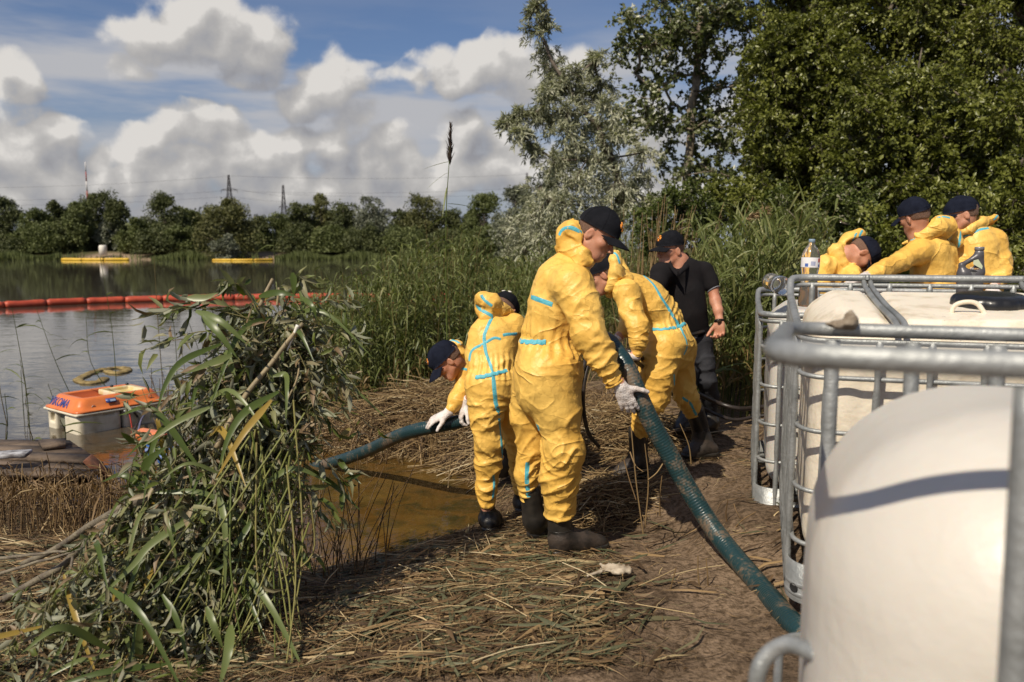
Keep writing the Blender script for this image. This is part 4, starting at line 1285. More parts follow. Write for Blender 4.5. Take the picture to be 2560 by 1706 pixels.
wg = figure('worker in yellow coverall and navy cap standing rightmost behind the tanks, face turned left',
    torso=[('E', 1900, 310, 5.7, 90), ('E', 1950, 450, 5.72, 185), ('E', 1985, 640, 5.74, 190), ('E', 1990, 900, 5.78, 160), ('E', 1990, 1080, 5.8, 165)],
    arms=[[('E', 2100, 420, 5.7, 110), ('E', 2160, 560, 5.66, 84), ('E', 2170, 690, 5.6, 66), ('E', 2120, 780, 5.5, 44)],
          [('E', 1850, 420, 5.75, 100), ('E', 1800, 580, 5.7, 74), ('E', 1810, 700, 5.6, 60), ('E', 1830, 780, 5.5, 44)]],
    legs=[[('E', 1940, 1080, 5.8, 130), ('E', 1930, 1400, 5.8, 90), ('E', 1930, 1700, 5.85, 70), ('E', 1930, 1850, 5.85, 60)], [('E', 2050, 1080, 5.82, 130), ('E', 2070, 1400, 5.82, 90), ('E', 2080, 1700, 5.9, 70), ('E', 2080, 1850, 5.9, 60)]],
    head=('E', 1835, 190, 5.65), face=(-.94, .22, -.18), up=(0, 0, 1), neck=('E', 1890, 310, 5.7), front=(-.85, .2, 0), flatk=.85, cap_m=m_navy, cap_kw=dict(emblem=False),
    hands=[(('E', 2090, 810, 5.42), (-.5, -.7, -.3), (0, 0, -1), (1, 0, 0), dict()), (('E', 1840, 810, 5.42), (0, -.8, -.3), (0, 0, -1), (1, 0, 0), dict())],
    hood={'add': [[('E', 1850, 330, 5.62, 34), ('E', 1900, 300, 5.62, 48), ('E', 2000, 250, 5.65, 55), ('E', 2110, 215, 5.7, 32)], [('E', 1950, 250, 5.72, 50), ('E', 2060, 240, 5.75, 45)], [('E', 1790, 330, 5.6, 40), ('E', 1800, 420, 5.6, 46)]],
          'cut': [[('E', 1900, 190, 5.66, 70), ('E', 1850, 200, 5.66, 70)]],
          'tapes': [('E', [(2100, 235), (2120, 215), (2135, 195)], .018), ('E', [(1830, 310), (1825, 370), (1815, 440), (1800, 480)], .018)]},
    tapes=[('E', [(1850, 370), (1900, 350), (1950, 330), (2000, 310), (2060, 300)], .018)], boots=[(('E', 1930, 1850, 5.85), ('E', 1930, 2000, 5.86), ('E', 1950, 2090, 5.87), ('E', 1830, 2095, 5.82), {}), (('E', 2080, 1850, 5.9), ('E', 2080, 2000, 5.91), ('E', 2100, 2080, 5.92), ('E', 1980, 2085, 5.87), {})],
    seed=31.0, suit_h=.010, body_h=.0065)

# the man in black
def man_in_black():
    H = zp('C', 900, 308, 5.85); M = frame((-.86, -.46, -.08), (0, 0, 1))
    root = empty('person', np.array([1.15, 5.95, ground_z(1.15, 5.95)]), 0, 'man in black polo shirt and black cap, bare arm hanging, beside the reeds', 'person')
    nb = zp('C', 1010, 440, 5.9)
    fr = nrm(np.array([-.45, -.89, 0]))
    S = Sdf(); head_sdf(S, H, M, nb)
    S.chain(zc('C', [(1010, 470, 5.9, 95), (1030, 620, 5.9, 150), (1060, 900, 5.87, 160), (1150, 1230, 5.9, 130)]), .05, (fr, .7))
    S.cone(zp('C', 1010, 500, 5.9), zp('C', 1010, 430, 5.86), .075, .058, .04)
    S.cone(zp('C', 990, 500, 5.84), zp('C', 1000, 600, 5.82), .05, .05, .04)
    S.cone(zp('C', 1050, 560, 5.9), zp('C', 1275, 560, 5.9), .06, .055, .05)
    S.chain(zc('C', [(1275, 560, 5.9, 80), (1385, 720, 5.86, 66), (1425, 900, 5.82, 58), (1455, 1000, 5.78, 50), (1470, 1120, 5.75, 36)]), .03)
    hand_sdf(S, zp('C', 1470, 1130, 5.75), np.array([.02, -.1, -1.]), np.array([-.5, -.6, 0]), np.array([-.8, -.5, 0]), curl=(1.1, 1.2, 1.3, 1.3), tout=.45, tcurl=.5, k=.005, r=1.05)
    S.chain(zc('C', [(800, 560, 5.75, 75), (770, 760, 5.7, 60), (800, 950, 5.6, 50), (860, 1080, 5.55, 38)]), .03)
    hand_sdf(S, zp('C', 865, 1100, 5.55), np.array([.4, -.2, -1.]), np.array([.5, -.6, 0]), np.array([.8, -.5, 0]), curl=(.7, .8, .9, .9), tout=.45)
    S.chain(zc('D', [(830, -60, 5.9, 110), (880, 100, 5.88, 62), (905, 240, 5.88, 52), (935, 400, 5.98, 45), (945, 560, 6.05, 36)]), .03)
    S.chain(zc('D', [(760, -60, 5.9, 110), (745, 150, 5.85, 60), (745, 300, 5.85, 50), (750, 480, 5.9, 40)]), .02)
    v, f = S.mesh(.0055)
    body = part('body', v, f, m_skin, root)
    C = Sdf()
    C.chain(zc('C', [(1030, 590, 5.9, 215), (1045, 800, 5.87, 228), (1075, 1010, 5.87, 222), (1130, 1200, 5.9, 190), (1150, 1250, 5.9, 175)]), .06, (fr, .72))
    C.cone(zp('C', 800, 570, 5.78), zp('C', 1285, 550, 5.92), .075, .075, .06)
    C.cone(zp('C', 960, 500, 5.88), zp('C', 1090, 480, 5.95), .055, .055, .05)
    C.chain(zc('C', [(1275, 560, 5.9, 112), (1340, 650, 5.88, 96), (1375, 710, 5.86, 84)]), .03)
    C.chain(zc('C', [(800, 570, 5.76, 112), (765, 680, 5.72, 96), (755, 740, 5.7, 84)]), .03)
    # open neck: a V cut in the front
    C.cone(zp('C', 985, 440, 5.78), zp('C', 990, 500, 5.72), .050, .036, .006, None, 's')
    C.cone(zp('C', 990, 500, 5.72), zp('C', 990, 570, 5.70), .036, .008, .006, None, 's')
    C.cone(nb, zp('C', 1000, 380, 5.87), .058, .062, .006, None, 's')
    v, f = C.mesh(.008)
    v = crumple(v, f, .55, (7, 7, 7), 40)
    sh = part('polo_shirt', v, f, m_shirt, root)
    # collar
    col = [zp('C', 985, 575, 5.66), zp('C', 930, 500, 5.70), zp('C', 905, 440, 5.78), zp('C', 960, 380, 5.98), zp('C', 1080, 350, 6.0), zp('C', 1120, 400, 5.92), zp('C', 1085, 480, 5.78), zp('C', 1000, 580, 5.66)]
    cm = MB(); cpth = catmull(col, 6)
    off = np.linspace(0, 1, len(cpth))
    w_ = .020 + .008 * np.sin(off * np.pi)
    cen = (cpth.mean(0))
    outw = nrm((cpth - cen) * [1, 1, 0])
    a_ = cpth + [0, 0, .012]; b_ = cpth + outw * .022 - np.array([0, 0, 1]) * w_[:, None]
    vv = np.stack([a_, (a_ + b_) / 2 + outw * .008, b_, b_ - outw * .004, a_ - outw * .004], 1).reshape(-1, 3)
    i = np.arange(len(cpth) - 1)[:, None] * 5; j = np.arange(5)[None]; j2 = (j + 1) % 5
    cm.add(vv, np.stack([i + j, i + j2, i + 5 + j2, i + 5 + j], -1).reshape(-1, 4)).build('collar', m_shirt, sh)
    q0 = zp('C', 1377, 715, 5.86); q = nrm(q0 - zp('C', 1340, 650, 5.88)); Fq = frame(q)
    an = np.linspace(0, 2 * np.pi, 29)[:-1]
    ring = q0 + q * .034 + .048 * (np.cos(an)[:, None] * Fq[:, 0] + np.sin(an)[:, None] * Fq[:, 2])
    MB().tube(ring, .0035, 5, closed=True).build('sleeve_hem', mat('grey_hem', (.25, .25, .28), .8), sh)
    T = Sdf()
    T.chain(zc('C', [(1160, 1200, 5.9, 172), (1170, 1330, 5.9, 185)]), .05, (fr, .75))
    T.chain(zc('D', [(835, -90, 5.9, 125), (880, 90, 5.88, 96), (905, 230, 5.88, 84), (935, 380, 5.96, 66), (950, 560, 6.05, 56)]), .03)
    T.chain(zc('D', [(770, -70, 5.88, 118), (745, 150, 5.85, 90), (745, 300, 5.85, 76), (750, 480, 5.9, 60)]), .02)
    v, f = T.mesh(.009); v = crumple(v, f, .9, (8, 8, 12), 50)
    tr_ = part('trousers', v, f, m_trou, root)
    MB().tube(catmull([zp('C', 900, 1260, 5.74), zp('C', 1050, 1290, 5.72), zp('C', 1250, 1250, 5.78), zp('C', 1350, 1200, 5.92)], 6), .014, 6).build('belt', m_boot, tr_)
    for (a, b_, c_, d_) in ((('D', 950, 540, 6.05), ('D', 950, 600, 6.05), ('D', 985, 660, 6.08), ('D', 830, 690, 5.95)), (('D', 750, 470, 5.9), ('D', 750, 560, 5.9), ('D', 790, 660, 5.93), ('D', 640, 690, 5.8))):
        boot(root, zp(*a), zp(*b_), zp(*c_), zp(*d_), rt=.05, ra=.045, dusty=False)
    w = zp('C', 1466, 1120, 5.75); ax = nrm(zp('C', 1455, 1000, 5.78) - w); Fq = frame(ax, (1, 0, 0))
    ring = w + .029 * (np.cos(an)[:, None] * Fq[:, 0] + np.sin(an)[:, None] * Fq[:, 2])
    wt_ = MB().tube(ring, .0085, 7, closed=True).build('wristwatch', m_cap, root)
    fb = MB(); ellmesh(fb, w + Fq[:, 0] * 0 + nrm(np.array([-.25, -.95, .05])) * .036, (.018, .007, .018), None, 7); fb.build('watch_face', m_iris, wt_)
    facebits(body, H, M); hair(body, H, M); cap(root, H, M, m_cap, visor_drop=.12, lift=.012)
    return root


man_in_black()
# ------------------------------------------------------------------ tanks in cages
m_steel = mat('galvanised_steel', (.36, .37, .365), .5, col2=(.25, .26, .255), scale=9, bump=.35, bscale=60, metal=.5)
m_hdpe = mat('white_tank_plastic', (.61, .58, .53), .42, col2=(.57, .53, .47), scale=2.5, bump=.25, bscale=24, sub=.25)
m_hdped = mat('dirty_white_tank_plastic', (.78, .70, .57), .5, col2=(.60, .51, .38), scale=9.0, detail=10, bump=.35, bscale=40, split=(.48, .72), sub=.1)
nt_ = m_hdped.node_tree; N = NT(nt_); bb = nt_.nodes['Principled BSDF']
tco = nt_.nodes.new('ShaderNodeTexCoord')
sn = N.n('ShaderNodeTexNoise', {'Vector': tco.outputs['Object'], 'Scale': 55.0, 'Detail': 6.0, 'Roughness': .75})
sn2 = N.n('ShaderNodeTexNoise', {'Vector': tco.outputs['Object'], 'Scale': 4.0, 'Detail': 3.0})
dirt = N.m('MULTIPLY', N.smooth(sn.outputs[0], .60, .70), N.smooth(sn2.outputs[0], .45, .65))
prev = bb.inputs['Base Color'].links[0].from_socket
nt_.links.new(N.mix(dirt, prev, (.10, .07, .045)), bb.inputs['Base Color'])
m_lid = mat('black_lid_plastic', (.012, .012, .013), .3, bump=.15, bscale=30)
m_hole = mat('dark_opening', (.01, .01, .01), .9)


def rrect(x0, x1, y0, y1, r, n=7):
    out = []
    for cx, cy, a0 in ((x1 - r, y1 - r, 0), (x0 + r, y1 - r, 90), (x0 + r, y0 + r, 180), (x1 - r, y0 + r, 270)):
        for t in np.linspace(0, 90, n): out.append((cx + r * math.cos(R(a0 + t)), cy + r * math.sin(R(a0 + t))))
    # subdivide the straights
    o = np.array(out); res = []
    for a, b in zip(o, np.roll(o, -1, 0)):
        k = max(1, int(np.linalg.norm(b - a) / .08))
        for t in range(k): res.append(a + (b - a) * t / k)
    return np.array(res)


def tank(label, O, ang, tilt, rings, mtank, lid=(.72, .5), L=1.2, Dp=1.0, kink=True, bars=(.33, .98), posts_front=True, near=False, name='cage_tank', topz=1.10):
    """O: near left corner on the ground; ang: turn about z; tilt about the long axis"""
    root = empty(name, O, 0, label, 'liquid tank', 'caged liquid tanks')
    Mr = np.array(Matrix.Rotation(-ang, 3, 'Z') @ Matrix.Rotation(tilt, 3, 'X'))
    w = lambda p: np.asarray(O) + np.asarray(p, float) @ Mr.T
    S = Sdf()
    S.box((L / 2, Dp / 2, .13 + (topz - .13) / 2), (L / 2 - .045, Dp / 2 - .045, (topz - .13) / 2), None,   .29 if near else .125, .02)
    if not near: S.box((L / 2, Dp / 2, topz - .02), (L / 2 - .15, Dp / 2 - .14, .035), None, .03, .06)
    # grooves that take the cross bars, mould line, pressed panels
    for bx_ in ([] if near else bars): S.box((bx_, Dp / 2, topz + .035), (.03, Dp, .03), None, .012, .03, 's')
    if not near: S.box((L / 2, -.035, .62), (L / 2 - .2, .085, .30), None, .03, .03, 's')
    v, f = S.mesh(.014)
    nn = vnormals(v, f)
    v = v + nn * (vnoise(v * 3.1 + O[0] * 7) * .006)[:, None]
    body = part('tank_body', w(v), f, mtank, root)
    r_ = .0095
    for z in rings:
        loop = rrect(-.0, L + .0, -.0, Dp + .0, .085)
        # rods bow inwards a little between the uprights
        p = np.concatenate([loop, np.full((len(loop), 1), z)], 1)
        p[:, 2] += .004 * np.sin(p[:, 0] * 21) * np.sin(p[:, 1] * 19)
        mb = MB().tube(w(p), r_, 8, closed=True); mb.build('cage_rod', m_steel, root)
    xs = np.linspace(.09, L - .09, 7); ys = np.linspace(.09, Dp - .09, 6)
    sides_ = [(x, -.012, 0) for x in xs] * (1 if posts_front else 1) + [(x, Dp + .012, 0) for x in xs] + [(-.012, y, 1) for y in ys] + [(L + .012, y, 1) for y in ys]
    if near: sides_ = [(x, -.012, 0) for x in (.255, .55, .85, 1.1)] + [(x, Dp + .012, 0) for x in xs] + [(L + .012, y, 1) for y in ys]
    for x, y, s_ in sides_:
        zt = 1.15 if (y > Dp or not kink) else 1.085
        zz = np.arange(.05, zt + .001, .035)
        pts = np.stack([np.full_like(zz, x), np.full_like(zz, y), zz], 1)
        rr = np.full(len(zz), .0175 if near else .0135)
        for q in rings: rr = np.where(np.abs(zz - q) < .03, .0105, rr)
        MB().tube(w(pts), rr, 8).build('cage_upright', m_steel, root)
    loop = rrect(-.014, L + .014, -.014, Dp + .014, .10)
    zc_ = np.full(len(loop), 1.16)
    if kink: zc_ = 1.16 - .065 * (1 - smst(loop[:, 1], Dp - .14, Dp - .04))
    p = np.concatenate([loop, zc_[:, None]], 1)
    MB().tube(w(p), .0165, 10, closed=True).build('top_rail', m_steel, root)
    p2 = p.copy(); p2[:, 2] -= .034; p2[:, :2] = (p2[:, :2] - [L / 2, Dp / 2]) * .995 + [L / 2, Dp / 2]
    if not near: MB().tube(w(p2), .011, 8, closed=True).build('lower_top_rail', m_steel, root)
    for bx_ in bars:
        zz = .0
        z0 = 1.14 if not kink else 1.085
        pts = [(bx_, -.01, z0), (bx_, .06, topz + .022), (bx_, Dp * .5, topz + .016), (bx_, Dp - .10, topz + .026), (bx_, Dp + .005, 1.145)]
        c = catmull(np.array(pts), 8)
        for dx in (-.014, .014): MB().tube(w(c + [dx, 0, 0]), .0115, 8).build('cross_bar', m_steel, root)
        bo = MB()
        for yb in (.0, Dp): bo.lathe([(.0001, .012), (.010, .012), (.012, 0), (.012, -.01)], w((bx_, yb, (z0 if yb == 0 else 1.15) + .014)), 8)
        bo.build('bolt', m_steel, root)
    # foot frame
    fr_ = MB()
    loop = rrect(-.005, L + .005, -.005, Dp + .005, .09)
    for z in (.035, .075): fr_.tube(w(np.concatenate([loop, np.full((len(loop), 1), z)], 1)), .016, 8, closed=True)
    fr_.build('base_frame', m_steel, root)
    for cx, cy in ((0, 0), (L, 0), (0, Dp), (L, Dp)):
        sx_, sy_ = (1 if cx == 0 else -1), (1 if cy == 0 else -1)
        a = np.linspace(0, np.pi / 2, 7)
        cen = np.array([cx + sx_ * .085, cy + sy_ * .085])
        arc = np.stack([cen[0] - sx_ * .102 * np.cos(a), cen[1] - sy_ * .102 * np.sin(a)], 1)
        arc = np.concatenate([[arc[0] + [0, sy_ * .05]], arc, [arc[-1] + [sx_ * .05, 0]]])
        vv = np.concatenate([np.concatenate([arc, np.full((len(arc), 1), z)], 1) for z in (.005, .17)])
        vi = vv.copy(); vi[:, :2] = (vi[:, :2] - cen) * .96 + cen
        n_ = len(arc); i = np.arange(n_ - 1)
        f1 = np.stack([i, i + 1, i + 1 + n_, i + n_], 1)
        k = 2 * n_
        edge = np.array([[n_ + j, n_ + j + 1, k + n_ + j + 1, k + n_ + j] for j in range(n_ - 1)])
        pl = part('corner_plate', w(np.concatenate([vv, vi])), np.concatenate([f1, f1[:, ::-1] + k, edge]), m_steel, root, smooth=True)
        h = MB(); mid = np.append(cen + (np.array([cx, cy]) - cen) / np.linalg.norm(np.array([cx, cy]) - cen) * .1035, .06)
        nn_ = nrm(mid - np.append(cen, .06)); Fq = frame(nn_)
        h.lathe([(.0001, 0), (.015, 0), (.018, .002), (.020, 0), (.0195, -.003)], (0, 0, 0), 16, np.stack([Fq[:, 0], Fq[:, 2], nn_], 1))
        vv = np.concatenate(h.v); h.v = [w(vv + mid)]
        h.build('hole', m_hole, pl)
    # screw lid with grips
    lx, ly = lid
    mb = MB()
    a = np.linspace(0, 2 * np.pi, 72, endpoint=False)
    prof = [(.0001, .058), (.05, .060), (.118, .058), (.130, .050), (.137, .038), (.139, .004), (.130, 0)]
    vv = []
    for k_, (rr, zz) in enumerate(prof):
        g_ = 1 - (.035 * (np.sin(a * 12) > .2) if k_ in (3, 4, 5) else 0)
        vv.append(np.stack([lx + rr * g_ * np.cos(a), ly + rr * g_ * np.sin(a), np.full(72, topz + .006 + zz)], 1))
    i = np.arange(len(prof) - 1)[:, None] * 72; j = np.arange(72)[None]; j2 = (j + 1) % 72
    mb.add(w(np.concatenate(vv)), np.stack([i + j, i + j2, i + 72 + j2, i + 72 + j], -1).reshape(-1, 4))
    lid_o = mb.build('screw_lid', m_lid, root)
    nk = MB(); nk.lathe([(.150, -.04), (.148, .010), (.12, .012)], (0, 0, 0), 40); nk.v = [w(np.concatenate(nk.v) + [lx, ly, topz])]
    nk.build('filler_neck', mtank, root)
    return root, w


O1 = np.array([1.095, 3.0, .360]); ANG = R(17)
t_mid, w_mid = tank('dirty cream caged tank in the middle with black screw lid and teal hose below it', O1, ANG, R(5.3), [.06, .25, .47, .71, .92], m_hdped)
O2 = np.array([1.315, 4.15, .31])
t_far, w_far = tank('farthest white caged tank, bottle and oil can standing on top of it', O2, R(16), R(1.0), [.10, .31, .51, .715, .92], m_hdpe, lid=(.6, .5), topz=1.09)
O3 = np.array([.305, .885, .465])
t_near, w_near = tank('nearest caged tank, large and blurred, smooth milky white plastic at the right edge', O3, R(20), R(-3.6), [.10, .26, .42], m_hdpe, kink=False, near=True, lid=(.85, .5), bars=(.62, 1.0), topz=1.075)
# moulded handle and lug on the middle tank
hb = MB(); hb.tube(w_mid(catmull([(.545, .30, 1.105), (.552, .30, 1.145), (.585, .30, 1.163), (.63, .30, 1.158), (.665, .30, 1.11)], 6)), .009, 8); hb.build('moulded_handle', m_hdped, t_mid)
hb = MB(); hb.add(w_mid([(.80, .30, 1.10), (.875, .30, 1.10), (.855, .30, 1.14), (.825, .30, 1.14), (.80, .308, 1.10), (.875, .308, 1.10), (.855, .308, 1.14), (.825, .308, 1.14)]),
                  np.array([[0, 1, 2, 3], [7, 6, 5, 4], [0, 4, 5, 1], [1, 5, 6, 2], [2, 6, 7, 3], [3, 7, 4, 0]])); hb.build('moulded_lug', m_hdped, t_mid)
# lump of wet leaf litter on the near cage rail
MB().tube(catmull([P(1890, 1760, 1.22), P(1895, 1680, 1.22), P(1925, 1632, 1.22), P(1975, 1612, 1.2), P(2050, 1640, 1.15)], 8), .0135, 10).build('side_loop', m_steel, t_near)
S = Sdf(); q0 = P(2125, 806, 1.83)
S.ell(q0, (.020, .017, .018), None, .01).ell(q0 + [.0, 0, .016], (.010, .010, .013), None, .01).ell(q0 + [-.026, 0, -.004], (.030, .014, .009), None, .01)
v, f = S.mesh(.004); v = v + vnormals(v, f) * (vnoise(v * 90) * .004)[:, None]
ml = mat('dry_mud', (.30, .25, .19), .95, col2=(.17, .13, .09), scale=40, bump=.6, bscale=90)
tag(obj('mud_clod', newmesh('mud_clod', v, f, ml)), 'lump of dried mud stuck on the far rail of the nearest tank cage', 'mud clod')

# ------------------------------------------------------------------ bottles on the far tank
m_pet = mat('clear_bottle_plastic', (.85, .83, .78), .08, trans=.92, ior=1.25, spec=.5)
m_oil = mat('amber_liquid', (.80, .36, .05), .06, trans=.55, ior=1.3)
m_label = mat('bottle_label', (.74, .72, .72), .4)
m_bluep = mat('blue_print', (.06, .12, .38), .45)
m_redp = mat('red_print', (.55, .07, .05), .45)
m_capb = mat('blue_grey_cap', (.22, .30, .38), .4)


def bottle(loc, h, r, label, tilt=(0, 0, 0), liquid=True, wrap=True):
    root = empty('plastic_bottle', loc, 0, label, 'bottle', None)
    Mr = np.array(Matrix.Rotation(tilt[1], 3, 'Y') @ Matrix.Rotation(tilt[0], 3, 'X'))
    prof = np.array([(.0001, .008), (.5, .004), (.86, .012), (.98, .04), (1.0, .08), (.99, .16), (.96, .24), (.90, .34), (.84, .42), (.83, .50), (.90, .56), (.95, .60), (.95, .74), (.93, .77), (.80, .83), (.55, .89), (.32, .93), (.30, .955)])
    pr = [(a * r, b * h) for a, b in prof]
    mb = MB().lathe(pr, (0, 0, 0), 28); mb.v = [np.concatenate(mb.v) @ Mr.T + loc]
    bd = mb.build('bottle_body', m_pet, root)
    if liquid:
        lp = [(max(.0001, a * r * .965), b * h + .0015) for a, b in prof if b <= .34] + [(.0001, .34 * h)]
        mb = MB().lathe(lp, (0, 0, 0), 28); mb.v = [np.concatenate(mb.v) @ Mr.T + loc]; mb.build('liquid', m_oil, root)
    if wrap:
        mb = MB().lathe([(r * .958, h * .60), (r * .962, h * .605), (r * .962, h * .735), (r * .958, h * .74)], (0, 0, 0), 28); mb.v = [np.concatenate(mb.v) @ Mr.T + loc]
        lb = mb.build('paper_label', m_label, root)
        def patch(a0, a1, z0, z1, m, nm):
            a = np.linspace(a0, a1, 6); v = np.concatenate([np.stack([r * .972 * np.cos(a), r * .972 * np.sin(a), np.full(6, z * h)], 1) for z in (z0, z1)])
            i = np.arange(5); part(nm, v @ Mr.T + loc, np.stack([i, i + 1, i + 7, i + 6], 1), m, lb)
        for k_ in range(6): patch(-1.86 + k_ * .085, -1.82 + k_ * .085, .625, .685, m_bluep, 'barcode_bar')
        patch(-2.5, -2.15, .61, .655, m_bluep, 'print_patch'); patch(-1.0, -.75, .61, .645, m_bluep, 'print_patch'); patch(-1.05, -.7, .675, .73, m_redp, 'print_patch')
    mb = MB().lathe([(.0001, h), (r * .30, h), (r * .33, h * .992), (r * .33, h * .952), (r * .30, h * .95)], (0, 0, 0), 20); mb.v = [np.concatenate(mb.v) @ Mr.T + loc]
    mb.build('bottle_cap', m_capb, root)
    return root


zt = w_far((.2, .3, 1.095))[2]
q = P(2019, 740, 4.42); bottle(np.array([q[0], q[1], zt]), P(2022, 598, 4.42)[2] - zt, .052, 'clear plastic bottle half full of amber liquid, standing on the far tank', tilt=(0, .03, 0))
q = P(1953, 715, 4.3); bottle(np.array([q[0], q[1] - .02, q[2]]), .28, .052, 'empty clear plastic bottle lying on its side at the corner of the far tank', tilt=(-1.5, .25, 0), liquid=False, wrap=False)

# motor oil can with hollow handle
m_can = mat('dark_grey_can_plastic', (.10, .095, .10), .38, col2=(.085, .08, .085), scale=5, bump=.1, bscale=60, metal=.25)
def can():
    s = .0893 * 4.62 / F; C0 = P(2380 + .0893 * 650, 580, 4.62)
    q = lambda x, y, dy=0: np.array([C0[0] + (x - 650) * s, C0[1] + dy, C0[2] - y * s])
    base = q(600, 1720)
    root = empty('oil_can', base, 0, 'dark grey one litre oil can with handle and black label on the far tank', 'oil can')
    S = Sdf()
    S.cone(q(400, 1150), q(420, 1640), .030, .030, .03, (np.array([0, 1., 0]), 1.0)).cone(q(780, 1100), q(780, 1640), .030, .030, .03)
    S.box(q(590, 1400), (.060, .030, .070), None, .02, .03)
    S.cone(q(800, 560), q(840, 1100), .0215, .028, .02)
    S.cone(q(330, 920), q(690, 710), .013, .014, .012).cone(q(330, 920), q(370, 1150), .014, .026, .015)
    S.cone(q(690, 720), q(790, 640), .014, .02, .02)
    v, f = S.mesh(.0055)
    bd = part('can_body', v, f, m_can, root)
    mb = MB().lathe([(.0001, 0), (.024, 0), (.0255, -.003), (.0255, -.020), (.022, -.021), (.022, -.027), (.0245, -.028), (.0245, -.032), (.02, -.034)], q(800, 415), 24)
    mb.build('can_cap', mat('grey_can_cap', (.28, .27, .28), .35, metal=.5), root)
    y = -.0312
    mbl = MB(); mbl.box(q(650, 1400, y - .001), (330 * s, .0015, 640 * s), None, 0)
    lb = mbl.build('can_label', mat('black_label', (.010, .009, .009), .35), root, smooth=False)
    st = MB(); st.add([q(560, 790, y - .0025), q(690, 755, y - .0025), q(825, 940, y - .0025), q(815, 1030, y - .0025), q(560, 890, y - .0025)], np.array([[0, 1, 2, 3, 4]]))
    st.build('pale_window', mat('pale_oil_level', (.55, .60, .42), .4), lb, smooth=False)
    t_ = MB()
    for i in range(7):
        t_.box(q(650, 1120 + i * 34, y - .002), ((270 - 30 * (i % 3)) * s, .001, 9 * s))
    t_.build('small_print', mat('grey_print', (.3, .3, .3), .5), lb, smooth=False)
    ob = MB(); ob.box(q(655, 1005, y - .002), (130 * s, .001, 12 * s)); ob.box(q(665, 1028, y - .002), (130 * s, .001, 12 * s))
    ob.build('orange_stripe', mat('orange_print', (.65, .33, .06), .5), lb, smooth=False)
    txt = text_mesh('Ve', 105 * s, q(470, 1035, y - .0025), np.array([1., 0, 0]), np.array([.12, 0, 1.]), .001)
    part('lettering', txt[0], txt[1], m_white, lb, smooth=False)
    return root


def text_mesh(s, size, origin, ex, ey, depth, align='LEFT', bold=0.0, spacing=1.0):
    cu = bpy.data.curves.new('text', 'FONT'); cu.body = s; cu.size = size; cu.extrude = depth; cu.align_x = align; cu.offset = bold; cu.space_character = spacing
    cu.resolution_u = 3
    o = bpy.data.objects.new('text', cu); COL.objects.link(o)
    dg = bpy.context.evaluated_depsgraph_get(); dg.update()
    me = bpy.data.meshes.new_from_object(o.evaluated_get(dg))
    v = np.array([q.co[:] for q in me.vertices]); fs = {}
    for p_ in me.polygons: fs.setdefault(len(p_.vertices), []).append(list(p_.vertices))
    bpy.data.objects.remove(o); bpy.data.curves.remove(cu); bpy.data.meshes.remove(me)
    ez = nrm(np.cross(ex, ey))
    v = np.asarray(origin) + v[:, :1] * ex + v[:, 1:2] * ey + v[:, 2:3] * ez
    return v, [np.array(q) for q in fs.values()]


can()
q = P(2250, 722, 4.75)
mb = MB().lathe([(.0001, .018), (.030, .018), (.034, .012), (.034, 0), (.05, -.001), (.095, -.004), (.095, -.02), (.0001, -.02)], (q[0], q[1], zt + .02), 28)
tag(mb.build('red_lid', mat('red_plastic', (.50, .03, .025), .35)), 'flat red plastic lid with a raised knob on the far tank', 'lid')

# ------------------------------------------------------------------ hoses
m_hose = mat('teal_ribbed_hose', (.011, .034, .039), .30, col2=(.016, .044, .046), scale=6, bump=.1, bscale=60)
nt_ = m_hose.node_tree; N = NT(nt_); bb = nt_.nodes['Principled BSDF']
tco = nt_.nodes.new('ShaderNodeTexCoord')
sn = N.n('ShaderNodeTexNoise', {'Vector': tco.outputs['Object'], 'Scale': 6.0, 'Detail': 6.0, 'Roughness': .65})
sn2 = N.n('ShaderNodeTexNoise', {'Vector': tco.outputs['Object'], 'Scale': 70.0, 'Detail': 3.0})
mud = N.smooth(N.m('ADD', sn.outputs[0], N.m('MULTIPLY', sn2.outputs[0], .35)), .66, .82)
prev = bb.inputs['Base Color'].links[0].from_socket
nt_.links.new(N.mix(mud, prev, (.12, .085, .055)), bb.inputs['Base Color'])
nt_.links.new(N.m('ADD', .28, N.m('MULTIPLY', mud, .5)), bb.inputs['Roughness'])


def resample(p, step):
    d = np.concatenate([[0], np.cumsum(np.linalg.norm(np.diff(p, axis=0), axis=1))])
    t = np.arange(0, d[-1], step)
    return np.stack([np.interp(t, d, p[:, i]) for i in range(3)], 1)


HP = [(2160, 1690, 2.62), (2060, 1630, 2.80), (1985, 1563, 2.95), (1900, 1465, 3.30), (1800, 1345, 3.62), (1730, 1238, 3.74), (1670, 1130, 3.78), (1625, 1050, 3.79), (1595, 985, 3.80), (1572, 930, 3.84), (1548, 890, 3.90), (1510, 850, 4.08),
      (1440, 860, 4.42), (1340, 930, 4.85), (1250, 1005, 5.15), (1175, 1046, 5.12), (1105, 1063, 5.08), (1040, 1076, 5.15), (990, 1093, 5.35), (930, 1122, 5.70), (865, 1147, 6.0), (800, 1166, 6.28), (740, 1185, 6.45), (690, 1230, 6.6)]
hp = resample(catmull([P(*q) for q in HP], 24), .0032)
s_ = np.arange(len(hp)) * .0032
rr = .0440 + .0019 * np.abs(np.sin(s_ * math.pi / .0140)) ** .8
v, f = tube_geo(hp, rr, 26)
hose = newmesh('suction_hose', v, f, m_hose)
tag(obj('suction_hose', hose), 'thick teal ribbed suction hose carried by the workers from the tanks into the water', 'hose')
m_bh = mat('black_rubber_hose', (.014, .012, .011), .4, col2=(.03, .022, .018), scale=20)
